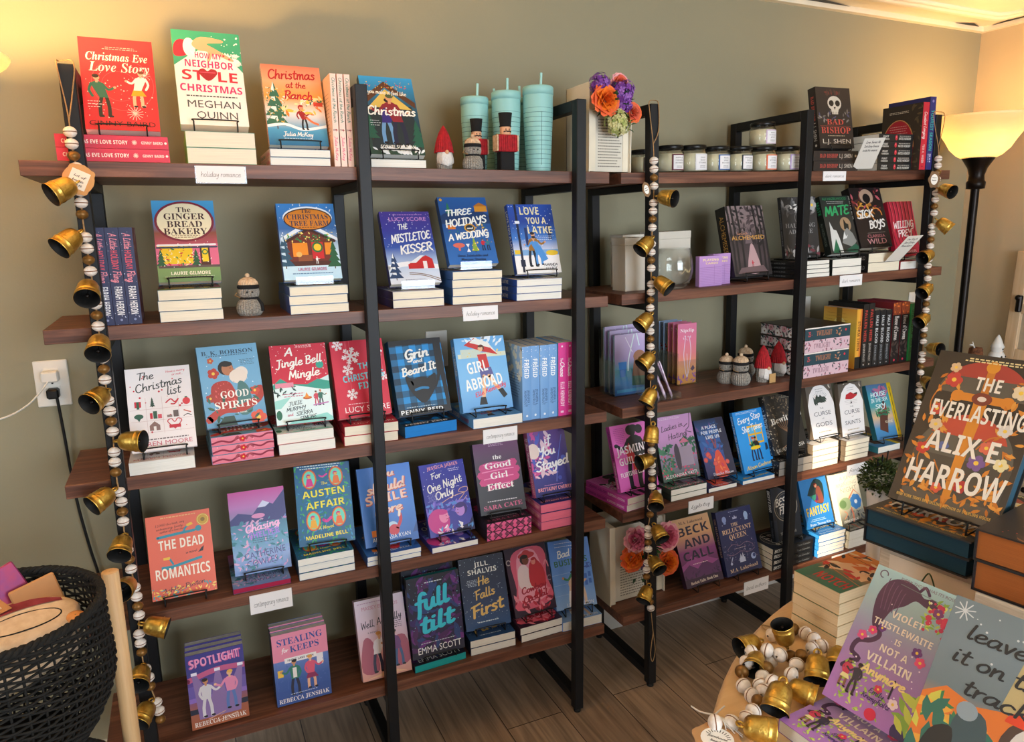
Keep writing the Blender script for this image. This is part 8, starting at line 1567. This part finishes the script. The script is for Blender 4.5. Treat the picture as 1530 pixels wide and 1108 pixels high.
MB().tube(crom([(0, -.016, .014), (.008, -.010, .030), (.024, -.016, .004)], 5), .0011, 6).build('stem', LEAF, ch)
for i in range(2): add_book('ever', frame(EB.x+.004*(1-i), EB.y+.003*(1-i), ETOP-.0632+(i+1)*.0314, EY) @ LAY, '%s of two dark hardcovers with teal page edges lying on the riser' % ('lower', 'upper')[i], group='dark hardcovers with teal page edges')
A = on_z(FA, (1326, 741.7), .9695); add_book('ever', Matrix.Translation(A) @ Rz(R(-82)) @ Rx(-R(28)), 'large dark hardcover with orange vines and red moons, standing on an easel', group=None)
w = Vector((math.cos(R(-82)), math.sin(R(-82)), 0)); easel(Matrix.Translation(A+w*.085) @ Rz(R(-82)), .031, 28, 'black wire stand holding the large hardcover with orange vines', False, .05, .004, .14)
# orange-edged hardcovers in front of them
OC = on_z(FA, (1449, 783), 1.0)+Vector((-.004, -.012, 0)); OY = R(-80); ob = empty('riser_box', frame(OC.x+.004, OC.y-.004, TZ+.0003, OY), 'plain riser box under the orange-edged hardcovers', 'box'); MB().bbox(0, 0, 0, .16, .19, .9995-.0952-TZ-.0006, .003).build('box_body', CREAMBOX, ob)
NEW['orange'] = lambda: make_book('book', .175, .25, .047, c_orange, '#15171c', '#1a1817', 'orange', None, None, True)
for i in range(2): add_book('orange', frame(OC.x+.004*(1-i), OC.y, .9995-.0952+(i+1)*.0475, OY) @ LAY, '%s of two thick hardcovers with orange page edges' % ('lower', 'upper')[i], group='thick hardcovers with orange page edges')
# purple paperbacks: one lying, one displayed, and the grey-blue one beside it
NEW['violet'] = lambda: make_book('book', .138, .21, .02, c_violet, '#8a4aa0', '#7a3a98', 'white')
VY = R(-86); A = on_z(FA, (1164, 1074), TZ+.0205)
add_book('violet', frame(A.x, A.y, TZ+.0205, VY) @ LAY, 'purple paperback lying flat at the bottom edge of the photo')
A = on_z(FA, (1228, 1036), TZ+.0365); add_book('violet', Matrix.Translation(A) @ Rz(R(-84)) @ Rx(-R(33)), 'purple and mint paperback with a dragon and flowers, leaning on a stand')
w = Vector((math.cos(R(-84)), math.sin(R(-84)), 0)); easel(Matrix.Translation(A+w*.069) @ Rz(R(-84)), .02, 33, 'black wire stand behind the purple and mint paperback', False, .042, -.003, .13, False)
NEW['leave'] = lambda: make_book('book', .15, .228, .02, c_leave, '#5a6a70', '#5a6a70', 'white')
A = on_z(FA, (1340, 1135), TZ+.0365); add_book('leave', Matrix.Translation(A) @ Rz(R(-80)) @ Rx(-R(32)), 'grey-blue paperback with a woman in a red cap, at the bottom right corner')
add_book('leave', frame(A.x-.05, A.y-.01, TZ+.0205, R(-84)) @ LAY, 'grey-blue paperback lying flat under the one with a red cap')
w = Vector((math.cos(R(-80)), math.sin(R(-80)), 0)); easel(Matrix.Translation(A+w*.075) @ Rz(R(-80)), .02, 32, 'black wire stand behind the grey-blue paperback', False, .045, -.006, .13, False)
# boxwood in a white vase
FOL = mat('boxwood_leaves', '#2c3a1c', .6, color2='#4a5a28', scale=90); POTM = mat('white_ceramic_vase', '#dcdad6', .35, var=.04)
pc = on_y(FA, (1315, 718), -.75); pl = empty('potted_boxwood', Tm(pc.x, pc.y, TZ+.0003), 'dark green boxwood ball in a white vase behind the large hardcover', 'plant'); hz = pc.z-TZ
MB().lathe([(.001, 0), (.013, 0), (.014, .006), (.017, hz*.6), (.023, hz-.03), (.0235, hz-.012), (.020, hz-.012), (.019, hz-.03), (.001, hz-.03)], 32).build('vase', POTM, pl)
b = MB(); g = random.Random(5)
for i in range(900):
    d = Vector((g.gauss(0, 1), g.gauss(0, 1), g.gauss(0, 1))).normalized(); p = Vector((0, 0, hz+.006))+d*.036*g.uniform(.55, 1.05); q = (d+Vector((g.uniform(-.7, .7), g.uniform(-.7, .7), g.uniform(-.7, .7)))).to_track_quat('Y', 'Z').to_matrix(); s = .0085*g.uniform(.7, 1.3)
    b.add([p+q @ Vector(v)*s for v in ((0, 0, 0), (.4, .45, .1), (0, 1, 0), (-.4, .45, .1))], [(0, 1, 2, 3)])
b.build('foliage', FOL, pl)
b = MB()
for x0, z0, x1, z1 in ((-.012, .03, -.016, .062), (.0, .034, -.004, .068), (.012, .034, .011, .074)): b.tube([(x0, 0, hz+z0-.02), (x1, -.004, hz+z1-.012)], .0016, 6)
b.build('twig', BLACK, pl)

# ---------------------------------------------------------------- coiled garland on the table
cg = empty('bead_garland', Tm(0, 0, 0), 'coiled bead garland with large brass bells lying on the round table', 'garland')
def zpix(x, y): return (1030+x/3.596, 800+y/3.596)
BL_ = [(445,533,'W',.012),(497,508,'W',.012),(560,503,'B',.013),(622,522,'W',.014),(668,553,'W',.018),(712,592,'W',.03),(662,607,'W',.03),(605,645,'B',.03),(577,693,'W',.028),(547,745,'W',.026),(333,625,'W',.03),(418,615,'W',.034),(488,640,'W',.03),(435,672,'W',.014),(415,710,'B',.022),(395,760,'W',.016),(378,803,'W',.012),(402,832,'W',.02),(445,785,'W',.022),(308,680,'W',.022),(282,730,'B',.014),(290,805,'W',.013),(335,858,'W',.013),(372,890,'B',.014),(343,945,'W',.016),(310,980,'W',.013),(545,650,'B',.014),(138,1003,'W',.013),(228,1003,'W',.013)]
prev = None
for i, (x, y, c, dz) in enumerate(BL_):
    p = on_z(FA, zpix(x, y), TZ+dz); nx = BL_[(i+1) % len(BL_)]; q2 = on_z(FA, zpix(nx[0], nx[1]), TZ+dz); d = (q2-p); d.z = 0; g = random.Random(i)
    add_obj('bead', BEAD_W if c == 'W' else BEAD_B, cg, Matrix.Translation(p) @ d.to_track_quat('Z', 'Y').to_matrix().to_4x4() @ Rz(g.uniform(0, 6)) @ Rx(g.uniform(-.3, .3)))
for (ax, ay, az), (mx, my, mz), k in (((385,560,.03),(262,610,.026),.82),((520,640,.012),(515,560,.04),.8),((690,620,.05),(685,775,.02),.86),((505,770,.055),(452,975,.02),.9),((510,795,.03),(622,845,.025),.82),((265,1010,.03),(400,1052,.022),.86),((800,600,.035),(790,690,.024),.82),((370,640,.024),(330,760,.018),.76)):
    a = on_z(FA, zpix(ax, ay), TZ+az); m = on_z(FA, zpix(mx, my), TZ+mz); a.z = max(a.z, TZ+.027); m.z = max(m.z, TZ+.0255*k); dv = (m-a).normalized(); dip = TZ+.0255*k-(a.z+dv.z*.058*k); dv = (dv*.058*k+Vector((0, 0, max(0, dip)))).normalized(); add_bell(cg, a, a+dv*.05, k)
b = MB(); wp = [on_z(FA, zpix(x, y), TZ+dz) for x, y, c, dz in BL_]
for seq in (BL_[:10], BL_[10:19], BL_[10:11]+BL_[19:26]): b.tube([tuple(on_z(FA, zpix(x, y), TZ+dz)) for x, y, c, dz in seq], .0016, 6)
b.tube(crom([tuple(on_z(FA, zpix(x, y), TZ+.004)) for x, y in ((445, 520), (410, 505), (390, 490), (395, 480), (440, 490))], 4), .0013, 6)
b.build('twine', TWINE, cg)
WTW = mat('white_cotton_string', '#d8d0c4', .9, var=.1)
b = MB(); g = random.Random(3); kn = on_z(FA, zpix(135, 962), TZ+.012)
for pts in ([(135, 962), (60, 945), (10, 915)], [(135, 962), (165, 935), (188, 915)]): b.tube(crom([tuple(on_z(FA, zpix(x, y), TZ+.01)) for x, y in pts], 4), .0014, 6)
for i in range(9): b.tube(crom([tuple(kn), tuple(on_z(FA, zpix(185+g.uniform(-10, 15), 990), TZ+.018)), tuple(on_z(FA, zpix(200+12*i+g.uniform(-8, 8), 1060+g.uniform(-20, 30)), TZ+.004))], 4), .0008, 5)
b.build('tassel', WTW, cg)
b = MB(); c = on_z(FA, zpix(150, 1095), TZ+.006); n = 28; rr = .034; out = [(rr*(1+.07*math.cos(6*2*math.pi*k/n))*math.cos(2*math.pi*k/n), rr*(1+.07*math.cos(6*2*math.pi*k/n))*math.sin(2*math.pi*k/n)) for k in range(n)]
b.add([(x, y, 0) for x, y in out]+[(x, y, .0018) for x, y in out], [tuple(range(n, 2*n)), tuple(reversed(range(n)))]+[(k, (k+1) % n, (k+1) % n+n, k+n) for k in range(n)], 0, lin('#b98c5c'))
A = Art(.046, .046); A.E(.5, .5, .5, '#efece6', .5, n=24)
for k in range(11): a_ = R(20+14*k); A.L([(.5+.3*math.cos(a_), .5+.3*math.sin(a_)), (.5+.4*math.cos(a_), .5+.4*math.sin(a_))], .025, '#3a3436', 1)
A.T('farmhouse', .5, .5, .1, '#3a3436', 'h', .6, wt=1.2); A.T('beads', .5, .32, .1, '#3a3436', 'h', .34, wt=1.2)
A.emit(b, lambda x, y, k: (x-.023, y-.023, .0018+k)); b.build('price_tag', PAPER, cg, Matrix.Translation(c) @ Rz(R(-55)))

# ---------------------------------------------------------------- side cabinet, frame and figurine by the right wall
CABM = mat('painted_cabinet', '#b8a68c', .6, var=.05); sc_ = empty('side_cabinet', Tm(2.86, -.62, 0), 'low painted cabinet by the right wall, hidden behind the large hardcover', 'cabinet')
MB().bbox(0, 0, .06, .3, .70, .86, .004).build('body', CABM, sc_); MB().bbox(-.015, -.012, .86, .305, .712, .88, .003).build('top', CABM, sc_)
for y0 in (.01, .355):
    d = MB().bbox(-.016, y0, .08, 0, y0+.335, .84, .003).build('door', CABM, sc_); MB().ball((-.024, y0+(.30 if y0 < .1 else .035), .48), .011, 12).build('knob', LAMPC, d)
for x in (.02, .25):
    for y in (.03, .64): MB().box(x, y, 0, x+.03, y+.03, .06).build('leg', CABM, sc_)
q = on_y(FA, (1510, 520), .03); fg = empty('ceramic_figurine', Tm(3.02, .03, .8803), 'white ceramic gnome figurine with pointed hat at the right edge', 'ornament')
hh = .085
MB().lathe([(.001, 0), (.024, 0), (.028, .008), (.028, .035), (.022, .046), (.016, .05)], 28).build('body', POTM, fg); MB().lathe([(.017, .048), (.021, .054), (.021, .064), (.024, .067), (.017, .082), (.008, .105), (.001, .115)], 28).build('head_and_hat', POTM, fg)
b = MB(); [b.ball((x, -.026 if z < .05 else -.0205, z), .0035, 8) for x, z in ((-.011, .032), (.011, .032), (0, .060))]; b.build('dark_hole', BLACK, fg)
PC = mat('brown_bark', '#7a4a2c', .9, color2='#4a2a18', scale=90, bump=.6, bscale=120)
pn = empty('bark_candle_holder', Tm(2.955, .07, .8803), 'brown bark ornament with white twigs left of the ceramic gnome', 'ornament'); MB().lathe([(.001, 0), (.024, 0), (.026, .03), (.023, .06), (.02, .064), (.001, .06)], 20, rfun=lambda a, i: 1+.06*math.sin(5*a+i)).build('bark_log', PC, pn)
MB().tube(crom([(-.01, 0, .06), (-.03, -.006, .075), (-.05, -.006, .08)], 4), .003, 6).tube([(-.028, -.006, .074), (-.036, -.006, .09)], .002, 6).build('white_twig', POTM, pn)
fr = empty('wooden_frame', Tm(3.135, .072, .8803) @ Rz(R(-90)) @ Rx(-R(3)), 'tall pale wooden frame leaning on the right wall, cut by the photo edge', 'frame')
for x0, z0, x1, z1 in ((0, 0, .045, .43), (.255, 0, .3, .43), (.045, 0, .255, .05), (.045, .38, .255, .43), (.045, .19, .255, .225)): MB().bbox(x0, -.012, z0, x1, .012, z1, .002).build('frame_rail', FRAMEWOOD, fr)
MB().box(.045, .004, .05, .255, .008, .38).build('backing', mat('frame_backing', '#a89a84', .8), fr)
b = MB(); b.bbox(.03, -.03, .195, .05, -.012, .26, .004); b.ball((.036, -.024, .25), .012, 10); b.build('dark_hook', LAMPC, fr)

# ---------------------------------------------------------------- basket stand at the left
BASK = mat('black_rope_weave', '#17140f', .85, color2='#0c0a08', scale=200, bump=.6, bscale=400)
def basket(cx, cy, zr, rr, h, rb, label):
    prof = lambda t: rb+(rr*1.04-rb)*math.sin(min(t/.55, 1)*math.pi/2)-max(0, t-.55)/.45*rr*.04
    r = empty('woven_basket', Tm(cx, cy, zr-h), label, 'basket', 'black woven baskets'); n = 46; rings = 38; b = MB()
    for i in range(rings):
        t = i/(rings-1); z = h*t; rad = prof(t); pts = []; m = n*3
        for k in range(m): a = 2*math.pi*k/m; w = .0034*math.sin(n/2*a+(math.pi if i % 2 else 0)); pts.append(((rad+w)*math.cos(a), (rad+w)*math.sin(a), z+.0012*math.sin(7*a+i)))
        b.tube(pts, (.0021 if 9 <= i <= 32 else .003), 5, closed=True)
    b.build('woven_side', BASK, r)
    b = MB()
    for k in range(n):
        a = 2*math.pi*(k+.5)/n; b.tube([(prof(j/8)*math.cos(a), prof(j/8)*math.sin(a), h*j/8) for j in range(9)], .0019, 4)
    b.build('upright_stakes', BASK, r)
    b = MB()
    for ph in range(3): b.tube([((rr+.003*math.cos(30*a+ph*2.1))*math.cos(a), (rr+.003*math.cos(30*a+ph*2.1))*math.sin(a), h+.004+.004*math.sin(30*a+ph*2.1)) for a in [2*math.pi*k/240 for k in range(240)]], .0042, 5, closed=True)
    b.build('rim', BASK, r)
    MB().lathe([(.001, 0), (rb, 0), (rb, .006), (.001, .006)], 40).build('bottom', BASK, r)
    return r
BC = Vector((-.158, -.429, .85)); basket(BC.x, BC.y, BC.z, .151, .24, .10, 'upper black woven basket at the left edge, filled with padded pouches')
basket(-.158, -.429, .515, .145, .145, .11, 'lower black woven basket below, holding a blue and white bowl')
st = empty('basket_stand', Tm(-.158, -.429, 0), 'pale wooden dowel stand carrying the two baskets', 'stand')
DT = on_z(FA, (164, 853), .843)
for x, y, zt in ((DT.x+.158, DT.y+.429, .843), (-.175, .175, .843), (-.175, -.175, .843)):
    MB().lathe([(.001, 0), (.0142, 0), (.0142, zt-.001), (.0132, zt), (.001, zt)], 24, 0, Tm(x, y, 0)).build('dowel_post', PINE, st)
P0 = [(DT.x+.158, DT.y+.429), (-.175, .175), (-.175, -.175)]
b = MB(); b.tube([(*P0[1], .575), (*P0[2], .575)], .006, 8); b.build('cross_rail', PINE, st)
b = MB()
for i in range(3): b.tube([(*P0[i], .12), (*P0[(i+1) % 3], .12)], .006, 8)
b.build('base_rail', PINE, st)
CREAMF = mat('cream_plush', '#e8d4bc', .9, color2='#d8c0a4', scale=60, bump=.3, bscale=300); MAROON = mat('maroon_cloth', '#7a2430', .7, color2='#92384a', scale=50); TANP = mat('tan_card_label', '#c08a58', .7); PEACH = mat('peach_print', '#d89a5c', .6, color2='#c87a4a', scale=40); FOILP = mat('pink_foil_pouch', '#a83a5a', .3, .3, color2='#7a3a7a', scale=30); TANF = mat('brown_print', '#9a6038', .6, color2='#5a3a20', scale=40)
def pad(M, rx, ry, th, mats, label, inner=None, notch=0, band=None, tagp=None, ear=None):
    r = empty('padded_pouch', M, label, 'pouch', 'cream padded pouches in the upper basket'); n = 40
    def out(k, s): a = 2*math.pi*k/n; rr = 1-notch*max(0, math.cos(a+math.pi/2))**4+.02*math.sin(6*a); return (rx*s*rr*math.cos(a), ry*s*rr*math.sin(a))
    prof = [(.001, th), (.4, th*.98), (.75, th*.85), (.93, th*.55), (1, 0), (.93, -th*.5), (.7, -th*.8), (.001, -th*.8)]; b = MB(); vs = []
    for s, z in prof:
        for k in range(n): x, y = out(k, s); vs.append((x, y, z))
    b.add(vs, [(i*n+k, i*n+(k+1) % n, (i+1)*n+(k+1) % n, (i+1)*n+k) for i in range(len(prof)-1) for k in range(n)], 0, None, True); b.build('padding', CREAMF, r)
    def patch(name, m, x0, x1, f0, f1, lift=.0015):
        b = MB(); vs = []; N = 14
        for i in range(N+1):
            x = x0+(x1-x0)*i/N
            for y in (f0(x), f1(x)):
                s = math.hypot(x/rx, y/ry); z = th*(1 if s < .4 else 1-.15*((s-.4)/.35) if s < .75 else max(.3, .85-.3*(s-.75)/.18)); vs.append((x, y, z+lift))
        b.add(vs, [(2*i, 2*i+2, 2*i+3, 2*i+1) for i in range(N)], 0, None, True); b.build(name, m, r)
    if band: patch('cloth_band', band, -rx*.8, rx*.75, lambda x: ry*(.34-.25*(x/rx)**2+.08*x/rx), lambda x: ry*(.74-.55*(x/rx)**2))
    if inner:
        b = MB(); b.tube([(rx*.62*math.cos(a)+.03*rx, ry*(.36*math.sin(a)-.18), th*1.0-.12*th*abs(math.cos(a))) for a in [2*math.pi*k/36 for k in range(36)]], .0012, 5, closed=True); b.build('stitched_line', BLACK, r)
    if tagp: b = MB(); b.box(-.022, -.018, 0, .022, .018, .0012, 0, None, Tm(tagp[0], tagp[1], th+.003) @ Rz(.3)); o = b.build('card_label', TANP, r); b = MB(); b.box(-.012, -.008, .0012, .012, -.002, .0018, 0, None, Tm(tagp[0], tagp[1], th+.003) @ Rz(.3)); b.build('label_slot', CREAMF, o)
    if ear: b = MB(); b.lathe([(.001, th*.9), (.5*ear, th*.95), (ear, th*.7), (ear*1.1, th*.3)], 20, 0, Tm(rx*.82, -ry*.55, 0)); b.build('round_ear', PEACH, r)
    return r
def bz(px, py, z, lim=.06):
    p = on_z(FA, (px, py), z); d = Vector((p.x-BC.x, p.y-BC.y, 0))
    if d.length > lim: d *= lim/d.length; p = Vector((BC.x+d.x, BC.y+d.y, z))
    return p
p = bz(50, 918, .80); pad(Matrix.Translation(p) @ Rz(.35) @ Rx(.22), .088, .062, .014, None, 'cream padded pouch with maroon band and tan label, on top in the basket', True, 0, MAROON, (-.03, .04), .014)
p = bz(62, 960, .748); pad(Matrix.Translation(p) @ Rz(.6) @ Rx(.15), .085, .06, .013, None, 'cream padded pouch with peach print, lying low at the front of the basket', None, 0, PEACH, None)
p = bz(0, 888, .783, .08); pad(Matrix.Translation(p) @ Rz(.2) @ Rx(.2), .08, .055, .012, None, 'cream padded pouch with brown oval at the far left of the basket', True, 0, TANF, None)
p = bz(8, 972, .715); pad(Matrix.Translation(p) @ Rz(.5) @ Rx(.1), .06, .05, .012, None, 'cream padded pouch with brown print at the front left of the basket', None, 0, TANF, None)
p = bz(26, 866, .835, .115); o = tag(MB().bbox(-.028, -.003, -.03, .028, .003, .045, .0025).build('foil_packet', FOILP, None, Matrix.Translation(p) @ Rz(.5) @ Rx(-.35) @ Ry(-.3)), 'pink and purple foil packet standing at the back of the basket', 'packet')
p = bz(84, 876, .815, .115); o = tag(MB().bbox(-.035, -.003, -.03, .035, .003, .035, .0025).build('paper_packet', TANP, None, Matrix.Translation(p) @ Rz(.35) @ Rx(-.3) @ Ry(-.2)), 'tan paper packet behind the maroon-banded pouch', 'packet')
CHINA = mat('white_china', '#dcd4c4', .25, var=.03); COBALT = mat('cobalt_glaze', '#1f3070', .3)
bw = empty('china_bowl', Tm(-.15, -.425, .388), 'blue and white china jar in the lower basket', 'bowl'); MB().lathe([(.001, .0), (.06, .0), (.085, .04), (.095, .09), (.085, .125), (.06, .145), (.02, .155), (.001, .156)], 48).build('jar_body', CHINA, bw)
b = MB(); g = random.Random(2)
for i in range(60):
    a = g.uniform(0, 6.28); zz = g.choice((.075, .13, .135, .14)); rr = {.075: .0945, .13: .081, .135: .074, .14: .067}[zz]; b.ball((rr*math.cos(a), rr*math.sin(a), zz+g.uniform(-.006, .006)), .0075, 6, 0, None, (1, 1, .35))
b.build('blue_flower_pattern', COBALT, bw)
